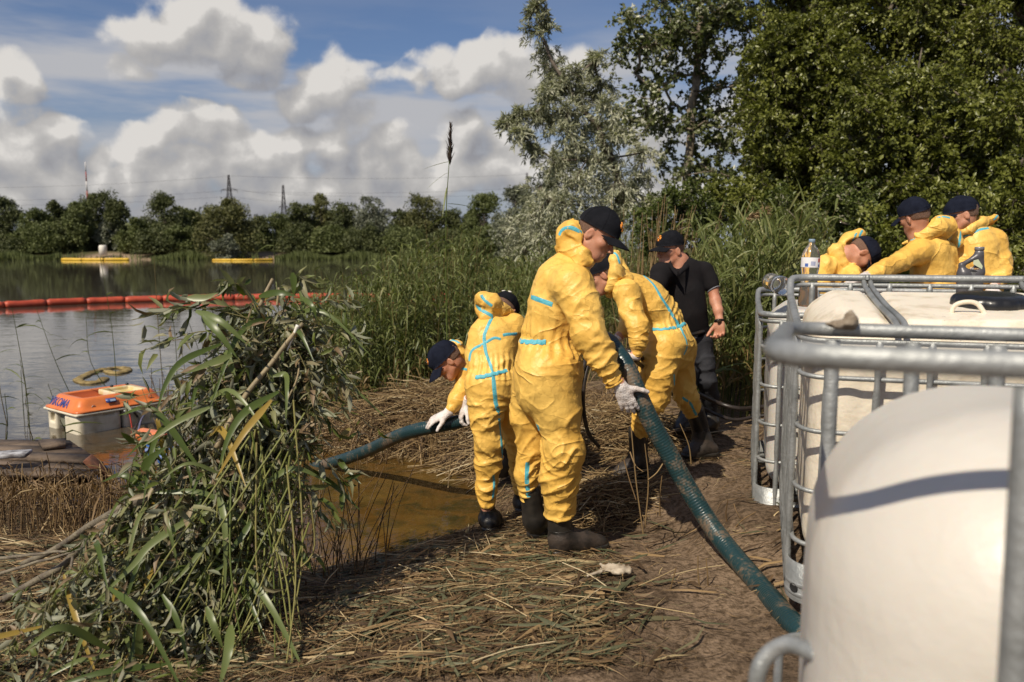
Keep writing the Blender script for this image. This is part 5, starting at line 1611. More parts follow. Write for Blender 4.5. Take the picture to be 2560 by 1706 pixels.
bh = [[(2010, 1010, 5.2), (1905, 1018, 5.35), (1850, 1022, 5.6), (1795, 1008, 5.7), (1745, 985, 5.6), (1690, 960, 5.5), (1640, 925, 5.35), (1600, 893, 4.9), (1575, 880, 4.80), (1540, 873, 4.95), (1508, 868, 5.1), (1478, 884, 5.0), (1456, 925, 4.9), (1447, 985, 4.9), (1446, 1060, 4.95), (1400, 1110, 5.2)],
      [(2010, 1035, 5.2), (1905, 1040, 5.3), (1840, 1050, 5.45), (1790, 1036, 5.6), (1740, 1012, 5.6), (1680, 985, 5.5), (1640, 950, 5.35), (1598, 910, 4.85), (1570, 892, 4.80), (1535, 884, 4.95), (1500, 885, 5.05), (1474, 905, 4.95), (1462, 950, 4.9), (1458, 1010, 4.9), (1470, 1080, 5.0), (1500, 1120, 5.1)]]
for i, pth in enumerate(bh):
    v, f = tube_geo(resample(catmull([P(*q) for q in pth], 12), .02), (.0165, .013)[i], 10)
    tag(obj('black_hose', newmesh('black_hose', v, f, m_bh)), ['thicker upper black rubber hose held by the leaning worker, running in from the tanks', 'thinner lower black rubber hose looping down beside the thicker one'][i], 'hose', 'black rubber hoses')

# ------------------------------------------------------------------ orange containment boom
m_boom = mat('orange_boom_fabric', (.48, .075, .030), .55, col2=(.36, .05, .022), scale=4, bump=.5, bscale=9)
m_yel = mat('yellow_boom_fabric', (.72, .46, .03), .5, col2=(.6, .36, .03), scale=.5)
def boomline(name, uv, m, r, label, cat, seg, lbl_part='float_section'):
    pts = np.array([[(u - 1280) / F * d, d, 0] for u, d in uv])
    p = resample(catmull(pts, 16), .05)
    d = np.arange(len(p)) * .05
    n = max(1, int(d[-1] / seg))
    root = empty(name, p[0], 0, label, cat)
    for k in range(n):
        t = np.linspace(k * seg + .012, (k + 1) * seg - .012, 13)
        q = np.stack([np.interp(t, d, p[:, i]) for i in range(3)], 1)
        pr = np.clip(np.minimum(t - t[0], t[-1] - t) / (seg * .07), 0, 1) ** .6
        q[:, 2] = r * .62 + vnoise(q * 3.0 + k) * r * .1
        rad = r * (.80 + .20 * pr) * (1 + .05 * vnoise(q * 9))
        v, f = tube_geo(q, rad, 12)
        part(lbl_part, v, f, m, root)
        if k < n - 1:
            e = MB(); c = np.array([np.interp((k + 1) * seg, d, p[:, i]) for i in range(3)]); e.box(c + [0, 0, r * .55], (.03, .05, r * 1.9), None, .004); e.build('joint_strap', m, root)
    # skirt at the waterline
    tt = np.linspace(0, n * seg, n * 3 + 1); q = np.stack([np.interp(tt, d, p[:, i]) for i in range(3)], 1)
    v = np.concatenate([q + [0, 0, r * .3], q + [0, 0, -.3]]); i = np.arange(len(q) - 1); k_ = len(q)
    v2 = v + [0, .02, 0]
    ff = np.stack([i, i + 1, i + 1 + k_, i + k_], 1)
    part('skirt', np.concatenate([v, v2]), np.concatenate([ff, ff[:, ::-1] + 2 * k_]), m, root)
    return root


boomline('containment_boom', [(-500, 20.0), (-200, 21.8), (0, 23.3), (243, 25.2), (414, 26.2), (600, 27.0), (800, 27.6), (950, 28.0), (1150, 28.0), (1300, 27.5)], m_boom, .12, 'orange red floating boom strung across the pond in front of the reeds', 'boom', 1.12)
boomline('shore_boom', [(160, 112.6), (200, 112.2), (260, 111.9), (310, 112.5), (360, 113.4)], m_yel, .20, 'left yellow floating boom along the far sandy bank below the white drum', 'boom', 3.2)
boomline('shore_boom', [(535, 110.5), (590, 109.8), (640, 110.2), (690, 112.6)], m_yel, .15, 'right yellow floating boom on the far bank, thinner and partly behind reeds', 'boom', 3.0)
q = P(258, 637, 119.5); zg = float(ground_z(q[0], q[1])); mb = MB().lathe([(.0001, 1.5), (.45, 1.5), (.55, 1.3), (.55, 0), (.0001, 0)], (q[0], q[1], zg - .05), 16); dr = mb.build('white_drum', m_white); tag(dr, 'small white drum standing on the far sandy bank', 'drum')
dr['category'] = 'drum'

# ------------------------------------------------------------------ skimmer
m_or = mat('orange_gloss_hull', (.72, .20, .045), .28, col2=(.60, .15, .04), scale=5, bump=.05, bscale=20, coat=.2)
m_cream = mat('cream_hull', (.66, .60, .47), .45, col2=(.42, .36, .24), scale=6, bump=.1, bscale=40, split=(.45, .75))
m_blue = mat('blue_lettering', (.025, .055, .22), .4)
m_yst = mat('stained_cream_tray', (.55, .42, .14), .5, col2=(.65, .58, .42), scale=5)
def skimmer():
    O = np.array([(174 - 1280) / F * 7.32, 7.32, 0.0])
    ex = nrm(np.array([.60, .80, 0])); ey = nrm(np.array([-.80, .60, 0])) ; ey = nrm(ey - ex * np.dot(ey, ex))
    ez = np.array([0, 0, 1.])
    LX, LY = .86, .64
    root = empty('oil_skimmer', O, 0, 'orange and cream floating skimmer with blue lettering on the brown water', 'skimmer')
    w = lambda p: O + np.asarray(p, float) @ np.stack([ex, ey, ez])
    # hull: two cream floats with a gap, notches under the rim
    def blk(x0, x1, y0, y1, z0, z1, r=.03, cuts=()):
        S = Sdf(); S.box(((x0 + x1) / 2, (y0 + y1) / 2, (z0 + z1) / 2), ((x1 - x0) / 2, (y1 - y0) / 2, (z1 - z0) / 2), None, r, .01)
        for c, h in cuts: S.box(c, h, None, .004, .004, 's')
        v, f = S.mesh(.012); return w(v), f
    for args in ((.0, .42, .0, .30, -.15, .19, .05, [((.30, 0, .165), (.055, .03, .018))]), (.44, .86, .0, .64, -.15, .19, .05, [((.78, 0, .15), (.05, .03, .02))]), (.0, .40, .46, .64, -.15, .19, .03, [((0, .53, .11), (.05, .05, .045))])):
        v, f = blk(*args); part('float', v, f, m_cream, root)
    v, f = blk(.05, .80, .05, .60, .02, .16, .01); part('inner_drum_housing', v, f, mat('grey_green_drum', (.16, .16, .12), .6), root)
    S = Sdf(); S.box((LX / 2, LY / 2, .188), (LX / 2 + .025, LY / 2 + .025, .014), None, .012, .01); v, f = S.mesh(.012); part('cream_rim', w(v), f, m_cream, root)
    # orange cover: frustum with open tray
    def ring(z, ins, r, n=7):
        p = rrect(-.022 + ins, LX + .022 - ins, -.022 + ins, LY + .022 - ins, r, n)
        return p
    base = rrect(0, 1, 0, 1, .12, 6)
    def level(ins, r, z):
        a = rrect(-.022 + ins, LX + .022 - ins, -.022 + ins, LY + .022 - ins, r, 8)
        # equal sampling by arc
        d = np.concatenate([[0], np.cumsum(np.linalg.norm(np.diff(np.concatenate([a, a[:1]]), axis=0), axis=1))]); t = np.linspace(0, d[-1], 97)[:-1]
        aa = np.concatenate([a, a[:1]])
        return np.stack([np.interp(t, d, aa[:, 0]), np.interp(t, d, aa[:, 1]), np.full(96, z)], 1)
    lv = [level(.0, .07, .204), level(-.002, .07, .214), level(.006, .07, .222), level(.028, .08, .230), level(.045, .08, .262), level(.070, .08, .306), level(.088, .07, .325), level(.105, .06, .330)]
    tr0 = level(.135, .02, .328); tr1 = level(.145, .02, .320); tr2 = level(.175, .01, .24)
    allv = lv + [tr0, tr1]
    v = np.concatenate(allv); i = np.arange(len(allv) - 1)[:, None] * 96; j = np.arange(96)[None]; j2 = (j + 1) % 96
    part('orange_cover', w(v), np.stack([i + j, i + j2, i + 96 + j2, i + 96 + j], -1).reshape(-1, 4), m_or, root)
    v = np.concatenate([tr1, tr2]); f = np.stack([j[0], j2[0], 96 + j2[0], 96 + j[0]], -1)
    tr = part('tray', w(v), [f, np.array([np.arange(96) + 96])], mat('red_orange_tray', (.45, .10, .03), .4), root, smooth=False)
    S = Sdf(); S.box((LX * .70, LY / 2, .30), (.17, .17, .030), None, .012, .01); S.box((LX * .68, LY / 2 - .03, .33), (.13, .13, .035), None, .01, .01, 's'); v, f = S.mesh(.01)
    part('cream_tray', w(v), f, m_yst, root)
    for x_ in (.58, .74):
        e = MB(); ellmesh(e, w((x_, .50, .338)), (.018, .018, .012), None, 6); e.build('black_knob', m_lid, root)
    for (x_, z_) in ((.16, .245), (.72, .265)):
        a = np.linspace(0, 2 * np.pi, 13)[:-1]; c = np.array([x_, .015, z_]); rg = c + .016 * np.stack([np.cos(a), a * 0, np.sin(a)], 1)
        MB().tube(w(rg), .003, 5, closed=True).build('lifting_ring', m_steel, root)
    # name on the left end of the cover
    o_ = w((.028 - .022 - .0, LY - .10, .236)); up_ = nrm(ez * .30 / 1 + ex * .0 + (ex * .065 + ez * .09))
    upv = nrm(ex * .045 + ez * .076)
    tv, tf = text_mesh('VIKOMA', .118, w((.0085, LY - .035, .232)), -ey * .88 + 0 * ex + upv * .0, upv + (-ey) * .22, .0015, bold=.0022, spacing=.96)
    nn = nrm(np.cross(-ey, upv)); tv = tv + nn * .004
    part('lettering', tv, tf, m_blue, root, smooth=False)
    # blue plate on the long side
    c = np.array([.33, .020, .284]); u1 = np.array([1., 0, 0]); v1 = nrm(np.array([0, .045, .076])); n1 = nrm(np.cross(u1, v1)) 
    pl = MB(); pl.add(w([c + u1 * a + v1 * b_ + n1 * .004 for a, b_ in ((-.05, -.022), (.05, -.022), (.05, .022), (-.05, .022))] + [c + u1 * a + v1 * b_ for a, b_ in ((-.05, -.022), (.05, -.022), (.05, .022), (-.05, .022))]), np.array([[0, 1, 2, 3], [0, 4, 5, 1], [1, 5, 6, 2], [2, 6, 7, 3], [3, 7, 4, 0]]))
    plo = pl.build('name_plate', m_blue, root, smooth=False)
    pl = MB(); pl.add(w([c + u1 * a + v1 * b_ + n1 * .0055 for a, b_ in ((-.012, -.012), (.042, -.012), (.042, .010), (-.012, .010))]), np.array([[0, 1, 2, 3]])); pl.build('pale_field', mat('pale_blue', (.35, .45, .62), .4), plo, smooth=False)
    # couplings and hoses at the gap
    e = MB(); e.tube(w(catmull([(.43, -.02, .165), (.46, -.05, .165), (.50, -.07, .15)], 5)), .013, 8); e.tube(w(catmull([(.43, .0, .16), (.49, -.03, .17), (.56, -.06, .14), (.60, -.08, .10)], 5)), .012, 8)
    e.build('metal_coupling', m_steel, root)
    ce = w((.60, -.08, .10))
    tgt = P(345, 1080, 6.75)
    MB().tube(catmull([w((.50, -.07, .15)), w((.52, -.11, .08)), tgt + [-.05, .02, -.0]], 6), .011, 7).build('black_tube', m_bh, root)
    MB().tube(catmull([ce, (ce + tgt) / 2 + [0, 0, .03], tgt], 6), .009, 7).build('blue_banded_tube', mat('blue_grey_tube', (.12, .13, .22), .4), root)
    MB().tube(w(catmull([(.47, -.04, .14), (.475, -.05, .08), (.48, -.06, -.02)], 5)), .006, 6).build('red_tube', m_redp, root)
    return root


skimmer()
# orange canister with blue brush rollers
cr = empty('pump_float', (P(380, 1090, 6.6)[0], 6.6, 0), 0, 'orange cylindrical pump float with blue bristle rollers beside the skimmer', 'float')
S = Sdf(); a0, a1 = P(358, 1088, 6.72), P(402, 1100, 6.45); S.cone(a0, a1, .062, .075, .02); v, f = S.mesh(.01); part('orange_canister', v, f, m_or, cr)
q = nrm(a1 - a0); Fq = frame(q); an = np.linspace(0, 2 * np.pi, 25)[:-1]
MB().tube(a1 + q * .065 + .05 * (np.cos(an)[:, None] * Fq[:, 0] + np.sin(an)[:, None] * Fq[:, 2]), .009, 6, closed=True).build('red_collar', m_redp, cr)
m_bris = mat('blue_bristles', (.012, .06, .22), .5, col2=(.02, .10, .32), scale=60)
for (u0, v0, u1, v1, d) in ((375, 1132, 425, 1112, 6.15), (405, 1152, 450, 1135, 6.05)):
    b0, b1 = P(u0, v0, d), P(u1, v1, d); b0[2] = max(b0[2], .07); b1[2] = max(b1[2], .07)
    t = np.linspace(0, 1, 60)[:, None]; pth = b0 * (1 - t) + b1 * t
    v, f = tube_geo(pth, .062 + .010 * (np.arange(60) % 2), 20); part('bristle_roller', v, f, m_bris, cr)

# floating absorbent sock
sk = [(910, 260), (870, 288), (780, 300), (700, 292), (672, 265), (735, 232), (830, 190), (940, 168), (1050, 155), (1135, 172), (1090, 200), (1000, 205), (940, 185)]
pts = []
for x, y in sk:
    v_ = 880 + y * .272; d = CAMZ * F / (v_ - 620); pts.append([(x * .272 - 1280) / F * d, d, .015])
p = resample(catmull(pts, 10), .03)
v, f = tube_geo(p, .060 + .008 * np.sin(np.arange(len(p)) * 1.7) + .012 * vnoise(p * 9), 10); v[:, 2] = .008 + (v[:, 2] - .015) * .38
tag(obj('absorbent_sock', newmesh('absorbent_sock', v, f, mat('oily_yellow_sock', (.30, .22, .08), .7, col2=(.14, .095, .03), scale=14, bump=.6, bscale=60))), 'oil stained absorbent sock curling on the pond behind the skimmer', 'absorbent sock')

# ------------------------------------------------------------------ raft of old boards
m_wood = mat('weathered_board', (.16, .115, .080), .85, col2=(.06, .042, .03), scale=5, bump=.7, bscale=30)
m_rust = mat('red_brown_post', (.16, .06, .03), .8, col2=(.07, .03, .02), scale=12, bump=.5, bscale=50)
def gp_(u, v, z=0.0):
    d = (CAMZ - z) * F / (v - 620); return np.array([(u - 1280) / F * d, d, z])
rf = empty('board_raft', gp_(120, 1200), 0, 'half sunken weathered board raft at the left water edge', 'raft')
quads = [[(-120, 1105), (150, 1108), (235, 1172), (-140, 1150)], [(-140, 1153), (232, 1176), (196, 1204), (-150, 1196)], [(70, 1110), (140, 1106), (140, 1122), (80, 1128)]]
for k, qd in enumerate(quads):
    zt_ = (.10, .08, .14)[k]
    c = [gp_(u, v, zt_) for u, v in qd]
    # board cut into strips
    n = (3, 2, 1)[k]
    for j in range(n):
        a = [c[0] + (c[3] - c[0]) * (j / n), c[1] + (c[2] - c[1]) * (j / n), c[1] + (c[2] - c[1]) * ((j + .93) / n), c[0] + (c[3] - c[0]) * ((j + .93) / n)]
        a = np.array(a) + [0, 0, .006 * ((j * 7 + k) % 3)]
        lo = a - [0, 0, .035]
        part('board', np.concatenate([a, lo]), np.array([[3, 2, 1, 0], [4, 5, 6, 7], [0, 1, 5, 4], [1, 2, 6, 5], [2, 3, 7, 6], [3, 0, 4, 7]]), m_wood, rf, smooth=False)
mb = MB(); a, b_ = P(218, 1145, 5.9), gp_(250, 1212, -.02)
ax = nrm(a - b_); Fq = frame(np.cross(ax, [1, 0, 0]), ax)
mb.box((a + b_) / 2, (.075, .055, np.linalg.norm(a - b_)), np.stack([Fq[:, 0], Fq[:, 1], ax], 1), .006)
tag(mb.build('wooden_post', m_rust, smooth=False), 'short red brown wooden post leaning at the end of the raft', 'post')
mb = MB(); c = gp_(-20, 1146, .2); mb.box(c, (.34, .16, .03), np.array(Matrix.Rotation(.25, 3, 'Z')), .006)
brd = mb.build('painted_plank', mat('worn_white_paint', (.55, .55, .56), .6, col2=(.10, .09, .09), scale=9), smooth=False); tag(brd, 'plank end with worn white paint at the left picture edge above the raft', 'plank')

# crumpled glove on the straw
S = Sdf(); c0 = np.array([(1555 - 1280) / F * 3.46, 3.46, 0.0]); c0[2] = float(ground_z(c0[0], c0[1])) + .055
for k in range(7):
    a = c0 + rng.normal(0, 1, 3) * [.042, .02, .005]; b_ = a + rng.normal(0, 1, 3) * [.05, .03, .010]
    S.cone(a, b_, .014, .010, .008)
S.ell(c0, (.06, .04, .016), None, .02)
v, f = S.mesh(.006); v = crumple(v, f, 1.1, (40, 40, 40), 8)
tag(obj('discarded_glove', newmesh('discarded_glove', v, f, mat('soiled_cream_glove', (.44, .37, .28), .6, col2=(.28, .22, .15), scale=20))), 'crumpled cream coloured glove thrown on the straw in the foreground', 'glove')

# ------------------------------------------------------------------ far pylons, mast, wires
m_pyl = mat('dark_lattice_steel', (.035, .030, .034), .7)
m_mr = mat('mast_red', (.30, .06, .05), .6); m_mw = mat('mast_white', (.55, .53, .52), .6)
def pylon(u, vtop, d, label, wbase=3.2, arms=((.80, 3.2),)):
    b0 = P(u, 600, d); z1 = P(u, vtop, d)[2]; x0 = b0[0]; zb = 1.0
    root = empty('lattice_pylon', (x0, d, zb), .3, label, 'pylon', 'power line pylons')
    H = z1 - zb
    wd = lambda t: wbase * (1 - t) ** 1.2 * .9 + .28 if t > .55 else wbase * (1 - t) * .95 + .45
    lv = np.linspace(0, 1, 13)
    c4 = [(-1, -1), (1, -1), (1, 1), (-1, 1)]
    mb = MB(); br = MB()
    P_ = lambda t, c: np.array([x0 + c[0] * wd(t), d + c[1] * wd(t), zb + H * t])
    for c in c4: mb.tube([P_(t, c) for t in lv], .16, 4)
    for a, b_ in zip(lv[:-1], lv[1:]):
        for i in range(4):
            br.tube([P_(a, c4[i]), P_(b_, c4[(i + 1) % 4])], .075, 3, caps=False); br.tube([P_(a, c4[(i + 1) % 4]), P_(b_, c4[i])], .075, 3, caps=False)
            br.tube([P_(b_, c4[i]), P_(b_, c4[(i + 1) % 4])], .07, 3, caps=False)
    mb.build('leg_frame', m_pyl, root); br.build('bracing', m_pyl, root)
    for t, w_ in arms:
        a = MB(); z = zb + H * t
        for s_ in (-1, 1):
            a.tube([(x0, d, z + 1.0), (x0 + s_ * w_, d, z)], .12, 4); a.tube([(x0, d, z), (x0 + s_ * w_, d, z)], .12, 4)
            a.tube([(x0 + s_ * w_, d, z), (x0 + s_ * w_, d, z - 1.4)], .10, 4)
        a.build('cross_arm', m_pyl, root)
    return root, x0, d, H, zb
A1 = pylon(578, 438, 400, 'left power pylon rising behind the round tree on the far shore', 3.4, ((.58, 5.2), (.80, 4.0)))
A2 = pylon(712, 463, 440, 'middle power pylon, slimmer, standing between the two far tree groups', 2.7, ((.36, 4.0), (.66, 2.6)))
A3 = pylon(1317, 433, 430, 'right power pylon half hidden behind the silver willow', 3.4, ((.58, 5.2), (.80, 4.0)))
ms = empty('radio_mast', (P(225, 600, 620)[0], 620, 1), 0, 'slim red and white striped radio mast far behind the left trees', 'mast')
x0 = P(225, 600, 620)[0]; zt_ = P(225, 405, 620)[2]
for k in range(9):
    z0_, z1_ = 1 + (zt_ - 1) * k / 9, 1 + (zt_ - 1) * (k + 1) / 9
    MB().tube([(x0, 620, z0_), (x0, 620, z1_)], 1.0 - .08 * k, 6).build('mast_section', m_mr if k % 2 else m_mw, ms)
wires = [(-200, 500, 578, 476, 420), (-200, 512, 578, 491, 420), (578, 470, 712, 492, 420), (578, 478, 1317, 470, 425), (578, 440, 1317, 436, 425), (712, 486, 1317, 484, 430), (578, 492, 712, 505, 420), (-200, 470, 578, 440, 420)]
for k, (u0, v0, u1, v1, d) in enumerate(wires):
    a, b_ = P(u0, v0, d), P(u1, v1, d); t = np.linspace(0, 1, 13)[:, None]
    pth = a * (1 - t) + b_ * t; pth[:, 2] -= (4 * t * (1 - t))[:, 0] * np.linalg.norm(b_ - a) * .012
    tag(MB().tube(pth, .045, 3).build('power_line', m_pyl), ['lower cable left of the left pylon', 'lowest cable left of the left pylon', 'upper short cable from left to middle pylon', 'middle long cable from left to right pylon', 'topmost long cable from left to right pylon', 'long cable from middle to right pylon', 'lower short cable from left to middle pylon', 'topmost cable left of the left pylon'][k], 'power line', 'cables between the pylons')
# ------------------------------------------------------------------ plants: geometry helpers
G3 = [(0.0, (.030, .055, .012)), (.5, (.060, .095, .022)), (1.0, (.115, .150, .045))]
def leaf_geo(pos, d, n, L, Wd, rnd, curl=.25, fold=.25, seg=1):
    """pos, d (length axis), n (face normal), L, Wd, rnd: arrays over leaves -> verts, list of faces, attr"""
    pos = np.asarray(pos, float); N_ = len(pos)
    d = nrm(d); s = nrm(np.cross(d, n)); n = np.cross(s, d)
    L = np.broadcast_to(L, (N_,))[:, None]; Wd = np.broadcast_to(Wd, (N_,))[:, None]
    if seg == 1:
        v = np.stack([pos, pos + d * L * .45 + s * Wd * .5 + n * Wd * fold, pos + d * L - n * L * curl * .5, pos + d * L * .45 - s * Wd * .5 + n * Wd * fold], 1)
        b = np.arange(N_)[:, None] * 4
        f = [np.concatenate([b + [0, 1, 2], b + [0, 2, 3]])]
        return v.reshape(-1, 3), f, np.repeat(rnd, 4)
    c = np.broadcast_to(curl, (N_,))[:, None]
    m1 = pos + d * L * .30 + n * L * c * .02; m2 = pos + d * L * .66 - n * L * c * .20; tip = pos + d * L * .98 - n * L * c * .62
    v = np.stack([pos, m1 + s * Wd * .46 + n * Wd * fold, m1 - s * Wd * .46 + n * Wd * fold, m1, m2 + s * Wd * .40 + n * Wd * fold, m2 - s * Wd * .40 + n * Wd * fold, m2, tip], 1)
    b = np.arange(N_)[:, None] * 8
    f = [np.concatenate([b + [0, 1, 3], b + [0, 3, 2], b + [4, 7, 6], b + [6, 7, 5]]), np.concatenate([b + [1, 4, 6, 3], b + [3, 6, 5, 2]])]
    return v.reshape(-1, 3), f, np.repeat(rnd, 8)


def blade_geo(base, d, L, Wd, bend, rnd, seg=5, face=None, twist=0.0, fold=.18):
    """long strap leaves: rise along d, sag by bend"""
    base = np.asarray(base, float); N_ = len(base); d = nrm(d)
    L = np.broadcast_to(L, (N_,)); Wd = np.broadcast_to(Wd, (N_,)); bend = np.broadcast_to(bend, (N_,))
    r = rng.normal(size=(N_, 3)) if face is None else face
    s = nrm(np.cross(d, r)); n = np.cross(s, d)
    t = np.linspace(0, 1, seg + 1)
    g_ = np.array([0, 0, -1.])
    c = base[:, None] + d[:, None] * (L[:, None] * t)[..., None] + g_ * (bend[:, None] * L[:, None] * t ** 2.0)[..., None]
    # keep the length when it sags
    w = (np.minimum(1, .45 + t * 2.2) * (1 - t ** 2.4) + .02)[None] * Wd[:, None]
    ang = twist * rng.uniform(-1, 1, (N_, 1)) * t
    ss = s[:, None] * np.cos(ang)[..., None] + n[:, None] * np.sin(ang)[..., None]
    nn = np.cross(ss, d[:, None])
    v = np.stack([c + ss * w[..., None] * .5 + nn * (w * fold)[..., None], c, c - ss * w[..., None] * .5 + nn * (w * fold)[..., None]], 2).reshape(-1, 3)
    k = (seg + 1) * 3
    q = np.array([[3 * i + j, 3 * i + j + 1, 3 * i + j + 4, 3 * i + j + 3] for i in range(seg) for j in range(2)])
    f = (np.arange(N_)[:, None, None] * k + q[None]).reshape(-1, 4)
    return v, [f], np.repeat(rnd, k)


def stem_geo(paths, rad, rnd, sides=4):
    """paths (N,S,3), rad (N,S) or scalar"""
    N_, S_ = paths.shape[:2]
    rad = np.broadcast_to(rad, (N_, S_))
    t = nrm(np.gradient(paths, axis=1))
    ref = np.where(np.abs(t[..., 2:]) < .9, np.array([0, 0, 1.]), np.array([1., 0, 0]))
    a = nrm(np.cross(t, ref)); b = np.cross(t, a)
    an = np.linspace(0, 2 * np.pi, sides, endpoint=False)
    v = paths[:, :, None] + rad[..., None, None] * (a[:, :, None] * np.cos(an)[:, None] + b[:, :, None] * np.sin(an)[:, None])
    i = np.arange(S_ - 1)[:, None] * sides; j = np.arange(sides)[None]; j2 = (j + 1) % sides
    q = np.stack([i + j, i + j2, i + sides + j2, i + sides + j], -1).reshape(-1, 4)
    f = (np.arange(N_)[:, None, None] * (S_ * sides) + q[None]).reshape(-1, 4)
    return v.reshape(-1, 3), [f], np.repeat(rnd, S_ * sides)


class Bag:
    """joins leaf, blade and stem sets for one object"""
    def __init__(s): s.v = []; s.f = {}; s.a = []; s.n = 0
    def add(s, g):
        v, fs, a = g
        for f in fs: s.f.setdefault(f.shape[1], []).append(f + s.n)
        s.v.append(v); s.a.append(a); s.n += len(v); return s
    def build(s, name, m, parent=None, smooth=True):
        return obj(name, newmesh(name, np.concatenate(s.v), [np.concatenate(q) for q in s.f.values()], m, smooth, {'rnd': np.concatenate(s.a)}), parent)


def rdir(n, up=0.0):
    d = rng.normal(size=(n, 3)); d[:, 2] += up; return nrm(d)


m_bark = mat('grey_bark', (.16, .13, .10), .85, col2=(.07, .055, .04), scale=9, bump=.6, bscale=40)
m_barkl = mat('pale_poplar_bark', (.30, .25, .18), .8, col2=(.14, .11, .08), scale=9, bump=.5, bscale=40)
m_reed = leafmat('reed_leaf', [(0, (.24, .16, .07)), (.12, (.19, .14, .055)), (.18, (.070, .088, .022)), (.55, (.125, .148, .042)), (.85, (.195, .215, .075)), (1, (.29, .28, .12))], .42, .30)
m_straw = leafmat('dry_straw', [(0, (.060, .036, .018)), (.3, (.17, .105, .048)), (.6, (.33, .225, .105)), (.85, (.48, .36, .19)), (1, (.60, .50, .32))], .6, .12, tint=(1, .9, .7))
m_litter = leafmat('ground_litter', [(0, (.035, .022, .012)), (.35, (.085, .052, .026)), (.55, (.17, .105, .050)), (.75, (.30, .20, .095)), (.80, (.065, .070, .034)), (.92, (.12, .12, .065)), (1, (.48, .36, .19))], .6, .12, tint=(1, .95, .7))
m_wil = leafmat('silver_willow_leaf', [(0, (.15, .16, .085)), (.5, (.30, .31, .20)), (1, (.52, .52, .40))], .5, .25, spec=.4)
m_pop = leafmat('poplar_leaf', [(0, (.050, .066, .020)), (.5, (.115, .135, .045)), (.85, (.21, .23, .10)), (1, (.55, .55, .45))], .33, .30, spec=.5)
m_dark = leafmat('broad_green_leaf', [(0, (.068, .078, .014)), (.5, (.145, .160, .030)), (.9, (.22, .235, .055)), (1, (.32, .33, .11))], .36, .28, spec=.4)
m_bush = leafmat('bush_leaf', [(0, (.045, .062, .012)), (.5, (.095, .120, .026)), (.92, (.16, .19, .05)), (1, (.42, .40, .28))], .42, .3)
m_pile = leafmat('wilted_willow_leaf', [(0, (.055, .078, .012)), (.32, (.11, .135, .028)), (.42, (.20, .205, .085)), (.62, (.23, .21, .125)), (.70, (.15, .10, .052)), (.92, (.24, .17, .10)), (1, (.33, .27, .17))], .5, .2, backcol=(.25, .26, .19))
m_blade = leafmat('broad_reed_blade', [(0, (.060, .090, .020)), (.4, (.10, .140, .032)), (.75, (.18, .215, .075)), (.85, (.25, .26, .13)), (.93, (.36, .25, .05)), (1, (.42, .28, .07))], .35, .35, spec=.45)
m_stalk = leafmat('green_stalk', [(0, (.10, .13, .03)), (.5, (.20, .21, .06)), (1, (.30, .26, .10))], .4, .1)

# ------------------------------------------------------------------ trees built from twig clusters
def mst(root, pts, roots_extra=()):
    """joins every cluster centre to the nearest point already in the tree, lowest first"""
    nodes = [np.asarray(root, float)] + [np.asarray(r, float) for r in roots_extra]; par = [-1] + list(range(len(roots_extra)))
    order = np.argsort([np.linalg.norm(p - nodes[-1]) for p in pts])
    for i in order:
        p = pts[i]
        dist = [np.linalg.norm(p - q) + (.6 * max(0, q[2] - p[2])) for q in nodes]
        j = int(np.argmin(dist)); nodes.append(p); par.append(j)
    return np.array(nodes), par


